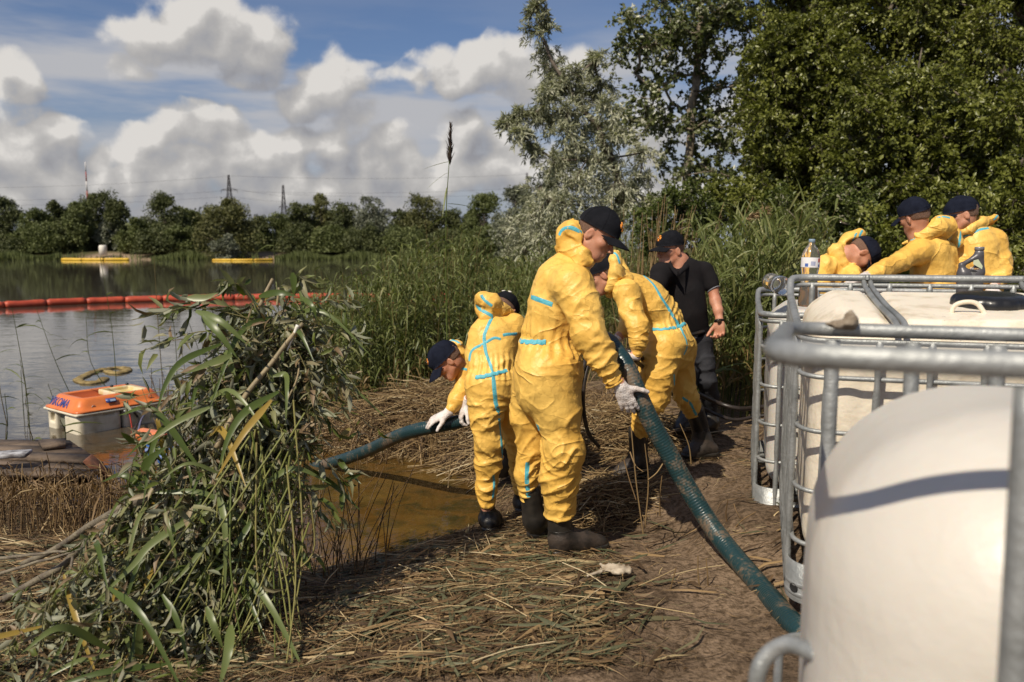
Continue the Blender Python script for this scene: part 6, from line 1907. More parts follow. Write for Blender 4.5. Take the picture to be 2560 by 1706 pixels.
def tree(name, label, cat, root, spine, blobs, leafm, bark, lL, lW, per, twigs=10, droop=0.0, trunk_r=.06, group=None, seg=1, thick=.006, ratio=None, seed=0, leafup=.3, rbias=0.0):
    """root/spine: points of the trunk, blobs: list of (centre, radius)"""
    o = empty(name, root, 0, label, cat, group)
    cen = np.array([b[0] for b in blobs]); rad = np.array([b[1] for b in blobs])
    nodes, par = mst(root, list(cen), spine)
    n = len(nodes); load = np.ones(n)
    for i in range(n - 1, 0, -1): load[par[i]] += load[i]
    rr = trunk_r * (load / load[0]) ** .5
    mb = MB()
    for i in range(1, n):
        a, b_ = nodes[par[i]], nodes[i]
        L_ = np.linalg.norm(b_ - a)
        mid = (a + b_) / 2 + rng.normal(size=3) * L_ * .07 + [0, 0, -.03 * L_]
        pth = catmull([a, mid, b_], 3)
        r0 = max(min(rr[par[i]], rr[i] * 1.5), thick); r1 = max(rr[i], thick)
        mb.tube(pth, np.linspace(r0, r1, len(pth)), 7 if r0 > .02 else 5, caps=False)
    # twigs and leaves
    P_, D_, N2, LL, RN = [], [], [], [], []
    tw = []
    for c, r in zip(cen, rad):
        k = max(3, int(twigs * (.7 + .6 * rng.random())))
        d = rdir(k, .35 - droop)
        L_ = r * rng.uniform(.75, 1.35, k)
        st = c + rng.normal(size=(k, 3)) * r * .18
        t = np.linspace(0, 1, 4)
        pth = st[:, None] + d[:, None] * (L_[:, None] * t)[..., None] + np.array([0, 0, -1]) * (L_[:, None] * t ** 2 * (.25 + droop))[..., None]
        tw.append(pth)
        m = max(2, int(per / k))
        tt = rng.uniform(.12, 1.0, (k, m))
        pos = st[:, None] + d[:, None] * (L_[:, None] * tt)[..., None] + np.array([0, 0, -1]) * (L_[:, None] * tt ** 2 * (.25 + droop))[..., None]
        pos = pos + rng.normal(size=pos.shape) * r * .07
        dd = d[:, None] * .7 + rng.normal(size=pos.shape) * .55 + np.array([0, 0, -.25 - droop])
        P_.append(pos.reshape(-1, 3)); D_.append(dd.reshape(-1, 3))
        RN.append(np.clip(rng.normal(.45 + .18 * rng.normal(), .22, k * m) + rbias, 0, 1))
    tw = np.concatenate(tw)
    v, fs, a = stem_geo(tw, np.linspace(thick * .8, thick * .3, 4)[None], np.zeros(len(tw)), 3)
    mb.add(v, fs)
    mb.build('trunk', bark, o)
    P_ = np.concatenate(P_); D_ = nrm(np.concatenate(D_)); RN = np.concatenate(RN)
    nn = rdir(len(P_), leafup)
    L_ = lL * rng.uniform(.6, 1.25, len(P_))
    b = Bag().add(leaf_geo(P_, D_, nn, L_, L_ * (lW / lL), RN, seg=seg))
    b.build('crown', leafm, o, smooth=False)
    return o


def pb(lst, d, dj=.5):
    """(u, v, radius px) -> cluster at depth d with some spread in depth"""
    out = []
    for u, v, r in lst:
        dd = d + rng.uniform(-dj, dj)
        out.append((P(u, v, dd), r * dd / F))
    return out


def fill(poly, n, r0, r1, d, dj):
    """random clusters inside a polygon noted in photograph pixels"""
    poly = np.array(poly, float); out = []
    lo, hi = poly.min(0), poly.max(0)
    def inside(x, y):
        c = False; k = len(poly)
        for i in range(k):
            x1, y1 = poly[i]; x2, y2 = poly[(i + 1) % k]
            if (y1 > y) != (y2 > y) and x < (x2 - x1) * (y - y1) / (y2 - y1) + x1: c = not c
        return c
    tries = 0
    while len(out) < n and tries < n * 40:
        tries += 1
        x, y = rng.uniform(lo[0], hi[0]), rng.uniform(lo[1], hi[1])
        if inside(x, y): out.append((x, y, rng.uniform(r0, r1)))
    return pb(out, d, dj)


def gpt(u, d): 
    x = (u - 1280) / F * d; return np.array([x, d, float(ground_top(x, d)) - .05])


wl = [(1342, 20, 34), (1350, 70, 40), (1362, 125, 42), (1378, 180, 44), (1405, 215, 40), (1370, 235, 34), (1440, 190, 40), (1460, 245, 46), (1490, 150, 34), (1502, 205, 42), (1520, 265, 44), (1420, 275, 40), (1385, 290, 40), (1340, 285, 34), (1300, 285, 30), (1272, 305, 24), (1305, 335, 26), (1330, 365, 22), (1410, 325, 46),
      (1460, 320, 44), (1500, 330, 46), (1540, 330, 38), (1420, 385, 46), (1385, 400, 34), (1470, 395, 50), (1520, 395, 48), (1395, 450, 44), (1440, 450, 50), (1490, 455, 54), (1545, 450, 52), (1375, 500, 40), (1420, 510, 50), (1475, 520, 54), (1530, 520, 54), (1580, 490, 44), (1365, 550, 40), (1410, 575, 50), (1590, 560, 46), (1345, 600, 36)]
tree('willow_tree', 'silver grey willow leaning left, tip reaching the top edge, feathery narrow leaves', 'tree', gpt(1560, 13.2), [P(1555, 520, 13.2), P(1530, 400, 13.1), P(1500, 320, 13.0), P(1465, 285, 13.0), P(1410, 200, 13.0), P(1360, 100, 13.0)],
     pb([(u, v, r * (.92 if v < 350 else 1.15)) for u, v, r in wl] + [(1610, 380, 44), (1600, 440, 50), (1625, 520, 50), (1350, 470, 40), (1330, 540, 44)], 13.1, .45), m_wil, m_bark,   .105, .021, 640, 20, droop=.28, trunk_r=.075, rbias=.12)
pl_ = fill([(1560, 60), (1640, -80), (1880, -80), (1940, 200), (1920, 440), (1800, 500), (1640, 470), (1560, 360), (1530, 200)], 165, 24, 44, 15.2, 1.0)
tree('poplar_tree', 'open poplar with pale upright trunk and fluttering dark leaves, sky showing through', 'tree', gpt(1715, 15.2), [P(1712, 520, 15.2), P(1718, 420, 15.2), P(1728, 330, 15.2), P(1738, 230, 15.2), P(1748, 120, 15.2), P(1755, 0, 15.2)],
     pl_, m_pop, m_barkl, .088, .066, 105, 8, droop=.05, trunk_r=.085, rbias=.05)
big = [('dense leafy tree behind the poplar, its crown bulging over the reeds', (1960, 12.8), [(1880, 160), (1960, 60), (2090, 60), (2130, 250), (2110, 480), (1990, 560), (1880, 520), (1900, 330)], 120, 12.8, .9),
       ('towering broad tree filling the top middle right, cut by the top edge', (2150, 14.5), [(1900, 40), (1930, -240), (2330, -260), (2350, 150), (2200, 260), (2000, 200)], 120, 14.5, 1.0),
       ('tall dark tree at the top right corner with hanging pale green sprays', (2430, 13.5), [(2280, 120), (2300, -260), (2800, -260), (2800, 300), (2500, 330), (2330, 260)], 130, 13.5, 1.0),
       ('shaded leafy tree directly behind the two standing workers', (2300, 11.5), [(2100, 240), (2300, 160), (2520, 300), (2500, 600), (2300, 640), (2110, 600)], 120, 11.5, .8),
       ('rightmost leafy tree running off the right edge beside the last worker', (2600, 10.5), [(2440, 300), (2600, 200), (2850, 250), (2850, 640), (2500, 660)], 90, 10.5, .7)]
for lb, (ru, rd), poly, n, d, dj in big:
    cu = np.mean([p_[0] for p_ in poly])
    tree('broadleaf_tree', lb, 'tree', gpt(ru, rd), [P((ru + cu) / 2, 480, rd), P(cu, 300, rd), P(cu, 120, rd)], fill(poly, int(n * 1.25), 36, 70, d, dj), m_dark, m_bark, .072, .046, 470, 14, droop=.1, trunk_r=.14, group='tall trees on the right bank')
for lb, (ru, rd), poly, n, mt_, lL in [
    ('rounded bright green small leaved bush above the man in black', (1660, 9.8), [(1590, 500), (1650, 470), (1750, 480), (1800, 540), (1760, 640), (1620, 640)], 46, m_bush, .045),
    ('low grey green willow scrub left of the upright worker', (1340, 15.0), [(1275, 560), (1340, 490), (1420, 500), (1440, 600), (1350, 640), (1270, 640)], 34, m_wil, .07),
    ('dark tangled bush below the big tree, between reeds and stooping worker', (2020, 9.6), [(1880, 480), (2000, 440), (2180, 470), (2200, 640), (2050, 680), (1900, 660)], 60, m_bush, .05),
    ('dark low bush behind the two standing workers', (2380, 8.8), [(2180, 520), (2350, 470), (2700, 480), (2700, 760), (2200, 760)], 70, m_dark, .06),
    ('low shaded shrub at the foot of the poplar', (1800, 10.5), [(1760, 480), (1820, 460), (1930, 470), (1920, 570), (1770, 570)], 24, m_dark, .055)]:
    cu = np.mean([p_[0] for p_ in poly]); cv = np.mean([p_[1] for p_ in poly])
    tree('bush', lb, 'bush', gpt(ru, rd), [P(cu, cv + 40, rd)], fill(poly, n, 24, 44, rd, .5), mt_, m_bark, lL, lL * (.25 if mt_ is m_wil else .6), 260, 10, trunk_r=.035, thick=.004)

# ------------------------------------------------------------------ far shore trees
m_f = [leafmat('far_leaf_dark', [(0, (.045, .055, .018)), (.6, (.085, .098, .032)), (1, (.14, .15, .056))], .6, .15),
       leafmat('far_leaf_mid', [(0, (.062, .078, .022)), (.6, (.118, .138, .042)), (1, (.18, .20, .075))], .6, .15),
       leafmat('far_leaf_silver', [(0, (.085, .095, .060)), (.6, (.16, .172, .118)), (1, (.26, .27, .20))], .6, .15),
       leafmat('far_leaf_olive', [(0, (.060, .068, .020)), (.6, (.12, .122, .040)), (1, (.19, .18, .07))], .6, .15)]
def fartree(u, vtop, w, d, m, label, conic=.0, base_v=632, lean=0, dens=1.0, name='tree'):
    zt = P(u, vtop, d)[2]; x = (u - 1280) / F * d; hw = w / 2 * d / F * 1.12
    z0 = float(ground_z(x, d)); Ht = zt - z0
    o = empty('far_' + name if name == 'tree' else name, (x, d, z0), 0, label, name, 'trees along the far shore' if name == 'tree' else 'shrubs along the far shore')
    nb_ = int(22 + w * .24)
    cs = []
    for i in range(nb_):
        t = rng.uniform(.06, 1.0)
        prof = (np.sin(np.clip(t, 0, 1) ** (.75) * np.pi * .93) ** .55) * (1 - conic * t)
        a = rng.uniform(0, 2 * np.pi); rr_ = hw * prof * rng.uniform(.35, 1.0)
        br = hw * rng.uniform(.20, .52) * (.6 + .5 * prof)
        cs.append((np.array([x + rr_ * np.cos(a) * .9, d + rr_ * np.sin(a), z0 + Ht * t * .97 - br * .55]), br))
    P_, RN = [], []
    per = int(230 * dens)
    for c, r in cs:
        q = rdir(per, .35); q = q * np.cbrt(rng.uniform(.35, 1, per))[:, None] * [1, 1, .8] * r
        q = q * (1 + .6 * vnoise((q + c) * 1.1))[:, None] + rng.normal(0, .12, q.shape) * r
        P_.append(c + q); RN.append(np.clip(rng.normal(.5 + rng.normal() * .16, .2, per), 0, 1))
    P_ = np.concatenate(P_); P_[:, 2] = np.maximum(P_[:, 2], z0 + .1); RN = np.concatenate(RN)
    L_ = rng.uniform(.16, .40, len(P_))
    Bag().add(leaf_geo(P_, rdir(len(P_), -.2), rdir(len(P_), .4), L_, L_ * .75, RN)).build('crown', m, o, smooth=False)
    mb = MB(); top = np.array([x + lean, d, z0 + Ht * .8])
    mb.tube(catmull([(x, d, z0 - .2), (x + .1 * hw, d, z0 + Ht * .3), top], 4), np.linspace(.22, .05, 9), 6)
    for c, r in cs[::2]: mb.tube([(x, d, z0 + max(.3, (c[2] - z0) * .55)), c], [.09, .03], 4, caps=False)
    mb.build('trunk', m_bark, o)
    return o


FT = [(30, 492, 95, 132, 0, 'far tree at the left picture edge, broad dark crown'), (105, 508, 70, 128, 1, 'second far tree from the left, mid green and lower'), (150, 500, 56, 134, 0, 'third far tree from the left, narrow dark crown'),
      (205, 500, 70, 126, 1, 'far tree just left of the radio mast, mid green'), (258, 474, 92, 134, 0, 'tallest left group tree on the far shore beside the radio mast'), (308, 500, 62, 130, 0, 'dark far tree on the right flank of the tallest left group'),
      (345, 545, 70, 124, 1, 'lower far tree in the dip right of the tallest left group'), (380, 540, 46, 130, 2, 'small greyish far tree in the dip before the high lone crown'), (421, 483, 84, 128, 0, 'high dark far crown standing alone between two dips'),
      (472, 517, 54, 132, 1, 'slim far tree between the high dark crown and the round tree'), (505, 530, 44, 136, 0, 'thin dark far tree left behind the round olive tree'), (570, 497, 126, 118, 3, 'big round olive green tree on the far bank in front of the left pylon'),
      (655, 538, 66, 130, 0, 'lowest dark far tree right of the round olive tree'), (700, 532, 56, 132, 1, 'small far tree below the middle pylon'), (757, 500, 66, 128, 0, 'knobbly far tree with side branch right of the middle pylon'),
      (805, 484, 66, 130, 3, 'tall yellowish far tree in the centre group'), (862, 490, 68, 128, 0, 'dark far tree in the centre group beside the silver one'), (938, 488, 92, 126, 2, 'broad silver leaved far tree in the centre of the shore'),
      (1005, 520, 52, 132, 0, 'low dark far tree right of the silver one'), (1060, 487, 92, 128, 3, 'sparse pale far tree left of the tall plumed reed'), (1130, 523, 66, 132, 0, 'far tree just behind the plumed reed'),
      (1215, 473, 88, 112, 1, 'dense tall far tree at the right end, left of the willow'), (1290, 466, 100, 104, 2, 'grey green far tree partly hidden by the willow'), (1180, 520, 56, 120, 0, 'small dark far tree filling the gap before the right end')]
for u, vt, w, d, mi, lb in FT: fartree(u, vt, w, d, m_f[mi], lb, dens=1.15)
FS = [(20, 590, 100, 121, 0, 'dark shore shrub at the left picture edge'), (70, 575, 70, 124, 1, 'green shore shrub below the second far tree'), (125, 560, 90, 123, 1, 'leafy shore shrub left of the sandy bank'), (200, 545, 110, 124, 0, 'large dark shore shrub above the sandy bank'), (285, 550, 60, 122, 2, 'grey conical shore shrub above the yellow boom'),
      (330, 560, 70, 124, 1, 'shore shrub at the right end of the sandy bank'), (400, 570, 90, 122, 0, 'dark shore shrub under the high lone crown'), (460, 565, 80, 124, 1, 'shore shrub left of the round olive tree'), (568, 582, 48, 113, 2, 'small grey green conical shrub before the round olive tree'), (655, 580, 80, 122, 1, 'shore shrub below the lowest far tree'),
      (740, 575, 90, 122, 0, 'dark shore shrub below the knobbly tree'), (830, 570, 110, 122, 1, 'shore shrub in front of the centre group'), (920, 565, 90, 120, 0, 'dark shore shrub below the silver tree'), (1010, 570, 110, 120, 1, 'shore shrub below the low dark tree'), (1110, 575, 110, 118, 0, 'dark shore shrub behind the plumed reed'), (1200, 570, 110, 108, 1, 'shore shrub at the right end of the pond')]
for u, vt, w, d, mi, lb in FS: fartree(u, vt + (6 if 150 < u < 390 else 0), w, d + (7 if 150 < u < 390 or 520 < u < 680 and u != 568 else 0), m_f[mi], lb, name='shrub', dens=1.0)
# closed wood standing behind the single far trees
P_, RN = [], []
for k in range(150):
    u = rng.uniform(-350, 1420); d_ = rng.uniform(138, 150); zt = P(u, 548 + 14 * math.sin(u / 47) + rng.uniform(-8, 30), d_)[2]
    c = np.array([(u - 1280) / F * d_, d_, zt * rng.uniform(.35, .8)]); per = 160
    q = rdir(per, .3) * np.cbrt(rng.uniform(.3, 1, per))[:, None] * [3.0, 2.5, zt * .42]
    P_.append(c + q); RN.append(np.clip(rng.normal(.4 + rng.normal() * .2, .2, per), 0, 1))
P_ = np.concatenate(P_); RN = np.concatenate(RN); L_ = rng.uniform(.35, .8, len(P_)); P_[:, 2] = np.maximum(P_[:, 2], .8)
tag(Bag().add(leaf_geo(P_, rdir(len(P_), -.2), rdir(len(P_), .4), L_, L_ * .75, RN)).build('far_wood', m_f[0], smooth=False), 'closed dark wood behind the single trees of the far shore', kind='stuff')
# reeds along the far water line
b = Bag(); n = 12000
u = rng.uniform(-300, 1380, n)
keep = ~(((u > 155) & (u < 385)) | ((u > 515) & (u < 690))) | (rng.random(n) < .06)
u = u[keep]; d = rng.uniform(113, 117.5, len(u)) - np.clip((u - 900) / 60, 0, 7)
x = (u - 1280) / F * d; h = rng.uniform(.8, 1.35, len(u)) * (1 + .3 * np.sin(u / 23.0))
b.add(blade_geo(np.stack([x, d, np.full(len(u), -.1)], 1), np.stack([rng.normal(0, .12, len(u)), rng.normal(0, .1, len(u)), np.ones(len(u))], 1), h, .16, .05, rng.uniform(.2, .8, len(u)), seg=2))
tag(b.build('far_reeds', m_f[1]), 'belt of green reeds along the far water line', 'reeds', kind='stuff')
# ------------------------------------------------------------------ reeds
def itab(tab, u):
    t = np.array(sorted(tab)); return np.interp(u, t[:, 0], t[:, 1])


def reeds(name, label, n, urange, drange, tab, per=10, leafL=(.22, .44), leafW=(.013, .024), lean=(0, 0), col=(.2, .95), hvar=(.66, 1.06), minh=.3, zsink=.1, mask=None, m=None, leaf_lo=.2, cat='reeds', kind='stuff', bendr=(.4, 1.5), stemr=.0035):
    d = np.sqrt(rng.uniform(drange[0] ** 2, drange[1] ** 2, n)); u = rng.uniform(*urange, n)
    x = (u - 1280) / F * d
    if mask is not None:
        k = mask(x, d, u); x, d, u = x[k], d[k], u[k]; n = len(x)
    z0 = ground_z(x, d)
    vt = itab(tab, u) + 26 * vnoise(np.stack([u / 34, d * 2, u * 0], 1))
    h = np.maximum(minh, (CAMZ - (vt - 620) / F * d - np.maximum(z0, 0))) * rng.uniform(*hvar, n)
    base = np.stack([x, d, np.maximum(z0, -.3) - zsink * .3], 1)
    ln = np.stack([rng.normal(lean[0], .10, n), rng.normal(lean[1], .08, n)], 1)
    t = np.linspace(0, 1, 6)
    path = base[:, None] + np.stack([ln[:, :1] * t ** 1.8 * h[:, None], ln[:, 1:] * t ** 1.8 * h[:, None], t * h[:, None] * np.ones((n, 1))], -1)
    b = Bag()
    b.add(stem_geo(path, (stemr * np.linspace(1, .45, 6))[None], rng.uniform(0, .55, n), 3))
    m_ = per
    tt = leaf_lo + (1 - leaf_lo) * (np.arange(m_)[None] + rng.random((n, m_))) / m_
    idx = tt * 5; i0 = np.clip(idx.astype(int), 0, 4); fr = (idx - i0)[..., None]
    ar = np.arange(n)[:, None]
    pos = path[ar, i0] * (1 - fr) + path[ar, i0 + 1] * fr
    a = rng.uniform(0, 2 * np.pi, (n, m_))
    dv = np.stack([np.cos(a) * .6 + lean[0], np.sin(a) * .6 + lean[1], rng.uniform(.5, 1.7, (n, m_))], -1)
    L_ = rng.uniform(*leafL, (n, m_)) * (1.15 - .5 * tt); W_ = rng.uniform(*leafW, (n, m_))
    low = (tt < .35) & (rng.random((n, m_)) < .6)
    rn = np.where(low, rng.uniform(0, .13, (n, m_)), rng.uniform(*col, (n, m_)))
    b.add(blade_geo(pos.reshape(-1, 3), dv.reshape(-1, 3), L_.ravel(), W_.ravel(), rng.uniform(*bendr, n * m_), rn.ravel(), seg=4, twist=1.2))
    o = b.build(name, m or m_reed)
    return tag(o, label, cat if kind != 'stuff' else None, kind=kind)


def notpond(x, d, u): return np.ones(len(x), bool)


# main stand in the middle, on the wet bank behind the heap of cut reeds
reeds('reed_bed', 'dense stand of tall green reeds behind the workers and the straw heap', 1250, (760, 1330), (7.6, 10.6),
      [(560, 730), (640, 720), (700, 710), (760, 700), (820, 665), (880, 665), (940, 655), (1000, 620), (1060, 610), (1100, 565), (1140, 580), (1190, 635), (1260, 665), (1340, 655)], per=11, lean=(.03, 0), mask=lambda x, d, u: (x > -2.35 - .15 * (d - 7.6)))
reeds('reed_bed', 'looser reeds at the left end of the stand, over the boom', 170, (560, 800), (8.2, 11.0), [(560, 740), (640, 690), (700, 670), (800, 640)], per=9, lean=(-.05, 0))
reeds('reed_bed', 'reeds between the silver willow and the man in black', 520, (1290, 1680), (9.0, 12.5), [(1290, 640), (1360, 600), (1450, 560), (1560, 560), (1680, 580)], per=9, col=(.35, .95))
reeds('reed_bed', 'tall leaning reeds on the right between the man in black and the tanks', 560, (1700, 2010), (6.5, 9.0),
      [(1640, 610), (1700, 585), (1760, 560), (1850, 540), (1900, 520), (1960, 540), (2010, 590)], per=12, lean=(.12, -.05), leafL=(.3, .6), col=(.3, 1.0), bendr=(.15, .8))
reeds('reed_bed', 'distant reeds along the right bank of the pond', 1500, (1120, 1420), (14, 60), [(1120, 640), (1200, 634), (1300, 622), (1420, 610)], per=5, leafL=(.3, .6), leafW=(.03, .05), stemr=.008, mask=lambda x, d, u: x > -.7 - .012 * d)
# dry tan stalks behind the man in black
n = 90; d = rng.uniform(7.6, 8.6, n); u = rng.uniform(1545, 1680, n); x = (u - 1280) / F * d; h = rng.uniform(1.0, 1.95, n)
t = np.linspace(0, 1, 5); ln = rng.normal(.10, .12, (n, 2))
pth = np.stack([x, d, ground_z(x, d)], 1)[:, None] + np.stack([ln[:, :1] * t * h[:, None], ln[:, 1:] * t * h[:, None] * .5, t * h[:, None]], -1)
b = Bag().add(stem_geo(pth, (.0045 * np.linspace(1, .5, 5))[None], rng.uniform(.2, .65, n), 4))
tag(b.build('dry_reeds', m_straw), 'clump of dry tan reed stalks behind the man in black', kind='stuff')

# the one tall reed with a plume
tr = empty('plumed_reed', gpt(1118, 7.4), 0, 'single very tall reed with a dark feathery plume rising above the far trees', 'reed plant')
bz = gpt(1118, 7.4); top = P(1126, 330, 7.3)
pth = catmull([bz, P(1115, 700, 7.4), P(1116, 520, 7.35), P(1122, 420, 7.3), top], 6)
MB().tube(pth, np.linspace(.007, .0025, len(pth)), 6).build('stem', m_stalk, tr)
for (u0, v0, du, dv, w_, bd) in [(1122, 405, -48, 24, .014, .1), (1120, 432, -30, 40, .012, .2), (1119, 510, 60, 6, .016, .12), (1119, 515, 46, 34, .013, .5), (1117, 470, -4, 60, .016, .1), (1118, 540, -44, 44, .020, .3), (1116, 560, 58, 50, .022, .3),
                                 (1116, 590, -52, 62, .024, .4), (1116, 610, 66, 40, .024, .5), (1115, 640, -60, 40, .025, .4), (1115, 660, 62, 58, .026, .5), (1115, 690, -50, 60, .026, .5), (1114, 710, 50, 66, .026, .4)]:
    p0 = P(u0, v0, 7.35); dd = P(u0 + du, v0 + dv * .4, 7.30) - p0
    L_ = np.linalg.norm(P(u0 + du, v0 + dv, 7.3) - p0) * 1.25
    v, fs, a = blade_geo([p0], [dd], L_, w_ * 1.2, bd, np.array([rng.uniform(.4, .8)]), seg=6, face=np.array([[0, .3, 1.]]), twist=.6)
    obj('leaf', newmesh('leaf', v, fs, m_reed, True, {'rnd': a}), tr)
n = 420; t_ = rng.uniform(0, 1, n); pp_ = P(1125, 415, 7.3) * (1 - t_[:, None]) + P(1127, 318, 7.3) * t_[:, None]
dv = np.stack([rng.normal(0, .13, n), rng.normal(0, .13, n), np.full(n, 1.)], 1)
b = Bag().add(leaf_geo(pp_, dv, rdir(n), rng.uniform(.05, .13, n) * (1.1 - .6 * t_), .006, rng.uniform(0, .25, n)))
b.build('plume', leafmat('reed_plume', [(0, (.045, .032, .026)), (1, (.16, .11, .08))], .7, .2), tr)
tr2 = empty('plumed_reed', gpt(1880, 7.6), 0, 'reed with a drooping beige plume above the right reeds', 'reed plant')
pth = catmull([gpt(1900, 7.6), P(1850, 640, 7.4), P(1868, 545, 7.3), P(1890, 522, 7.3), P(1912, 528, 7.3)], 6)
MB().tube(pth, np.linspace(.006, .002, len(pth)), 5).build('stem', m_stalk, tr2)
n = 300; t_ = rng.uniform(0, 1, n)[:, None]; pp_ = P(1862, 545, 7.3) * (1 - t_) + P(1912, 526, 7.3) * t_
b = Bag().add(leaf_geo(pp_, np.array([.7, 0, -.1]) + rng.normal(0, .3, (n, 3)), rdir(n), .08, .005, rng.uniform(.3, .9, n))); b.build('plume', m_straw, tr2)

# thin half dead reeds standing in the water on the left
sp_ = [(30, 770, 75, 1080, 8.2), (-10, 800, 20, 1060, 7.4), (50, 900, 62, 1010, 7.2), (90, 770, 185, 990, 8.6), (215, 795, 290, 980, 8.4), (250, 640, 280, 770, 9.4), (385, 640, 405, 900, 8.2), (430, 770, 440, 980, 8.0), (12, 985, 10, 1115, 6.8), (52, 925, 60, 1040, 7.3), (120, 960, 150, 1060, 7.6),
       (470, 800, 480, 1000, 7.8), (500, 840, 510, 1010, 7.7), (455, 880, 470, 1030, 7.4), (378, 920, 380, 1000, 7.9), (680, 560, 700, 760, 9.0), (150, 1050, 160, 1120, 6.6), (70, 1060, 85, 1130, 6.5)]
b = Bag()
for u0, v0, u1, v1, d in sp_:
    dw = CAMZ * F / max(v1 - 620, 60); p0 = P(u1, v1, min(dw, 9.5)); p0[2] = -.1; p1 = P(u0, v0, min(dw, 9.5) - .2)
    c = catmull([p0, (p0 + p1) / 2 + rng.normal(size=3) * .05, p1], 4)[None]
    b.add(stem_geo(c, (.0055 * np.linspace(1, .5, c.shape[1]))[None], np.array([rng.uniform(.05, .4)]), 4))
    k = rng.integers(2, 5); tt = rng.uniform(.45, .95, k); pos = c[0][(tt * (c.shape[1] - 1)).astype(int)]
    b.add(blade_geo(pos, np.stack([rng.choice([-1, 1], k) * .8, rng.normal(0, .3, k), rng.uniform(.2, .8, k)], 1), rng.uniform(.15, .38, k), .016, rng.uniform(.3, 1.2, k), rng.uniform(.1, .6, k), seg=4, twist=1))
tag(b.build('sparse_reeds', m_reed), 'thin half dead reeds standing apart in the water on the left', kind='stuff')
# brown stubble in the shallow water
b = Bag(); n = 900
u = np.concatenate([rng.uniform(380, 720, 260), rng.uniform(-60, 330, 420), rng.uniform(880, 1200, 220)])
d = np.concatenate([rng.uniform(7.4, 9.0, 260), rng.uniform(4.5, 5.6, 420), rng.uniform(6.3, 6.9, 220)])
x = (u - 1280) / F * d; h = np.concatenate([rng.uniform(.1, .55, 260) ** 1.2, rng.uniform(.06, .32, 420), rng.uniform(.05, .25, 220)])
t = np.linspace(0, 1, 3); ln = rng.normal(0, .22, (n, 2))
pth = np.stack([x, d, np.maximum(ground_z(x, d), -.05)], 1)[:, None] + np.stack([ln[:, :1] * t * h[:, None], ln[:, 1:] * t * h[:, None], t * h[:, None]], -1)
b.add(stem_geo(pth, (.0042 * np.linspace(1, .7, 3))[None], rng.uniform(.05, .6, n), 4))
tag(b.build('reed_stubble', m_straw), 'brown broken reed stubble standing in the shallows', kind='stuff')

# ------------------------------------------------------------------ litter on the bank
def lay(n, ufn, L, Wd, rn, lift=(.004, .03), align=.55, curve=.15, tilt=.10, seg=2, fold=.1):
    x, y = ufn(n); n = len(x)
    th = np.where(rng.random(n) < align, rng.normal(0.15, .45, n), rng.uniform(0, np.pi, n))
    d = np.stack([np.cos(th), np.sin(th), rng.normal(0, tilt, n)], 1) * rng.choice([-1, 1], n)[:, None]
    Ls = rng.uniform(*L, n); Ws = rng.uniform(*Wd, n)
    mid = np.stack([x, y], 1)
    a = mid - d[:, :2] * Ls[:, None] * .5; e = mid + d[:, :2] * Ls[:, None] * .5
    za = ground_top(a[:, 0], a[:, 1]); ze = ground_top(e[:, 0], e[:, 1]); zm = ground_top(x, y)
    lf = rng.uniform(*lift, n)
    za = np.maximum(za, 0) + lf + rng.uniform(0, tilt, n) * Ls * .3; ze = np.maximum(ze, 0) + lf + np.abs(rng.normal(0, tilt, n)) * Ls * .5
    zm = np.maximum(zm, 0) + lf + .3 * np.abs(rng.normal(0, tilt, n)) * Ls
    s = nrm(np.cross(d, [0, 0, 1.])); mo = s * (rng.normal(0, curve, n) * Ls)[:, None]
    A = np.concatenate([a, za[:, None]], 1); E = np.concatenate([e, ze[:, None]], 1); M_ = np.concatenate([mid, zm[:, None]], 1) + mo * .5
    roll = nrm(s + np.array([0, 0, 1.]) * rng.normal(0, .5, n)[:, None])
    w = Ws[:, None] * .5
    up_ = np.array([0, 0, 1.]) * Ws[:, None] * fold * 3
    v = np.stack([A + roll * w * .6, A - roll * w * .6, M_ + roll * w, M_ + up_, M_ - roll * w, E], 1).reshape(-1, 3)
    b_ = np.arange(n)[:, None] * 6
    f3 = np.concatenate([b_ + [2, 5, 3], b_ + [3, 5, 4], b_ + [0, 3, 1]]); f3b = np.concatenate([b_ + [0, 2, 3], b_ + [1, 3, 4]])
    return v, [np.concatenate([f3, f3b])], np.repeat(rn(n), 6)


def bank(y0, y1, sand=True, keep=1.0):
    def fn(n):
        y = rng.uniform(y0, y1, n); u = rng.uniform(-150, 2020, n); x = (u - 1280) / F * y
        z = ground_z(x, y)
        q = vnoise(np.stack([x * 1.3, y * 1.3, x * 0 + 4], 1))
        right = smst(x + (y - 3) * .1, .05, .75) * (1 - .25 * smst(y, 4.6, 5.4))
        k = (z > .012) & (rng.random(n) < (1 - .93 * right * (q > -.35)) * keep)
        # narrow free strip where the picture shows bare sand
        k &= ~((x > .35) & (y < 3.6) & (rng.random(n) < .45))
        return x[k], y[k]
    return fn


def mats(y0, y1, x0, x1):
    def fn(n): return rng.uniform(x0, x1, n), rng.uniform(y0, y1, n)
    return fn


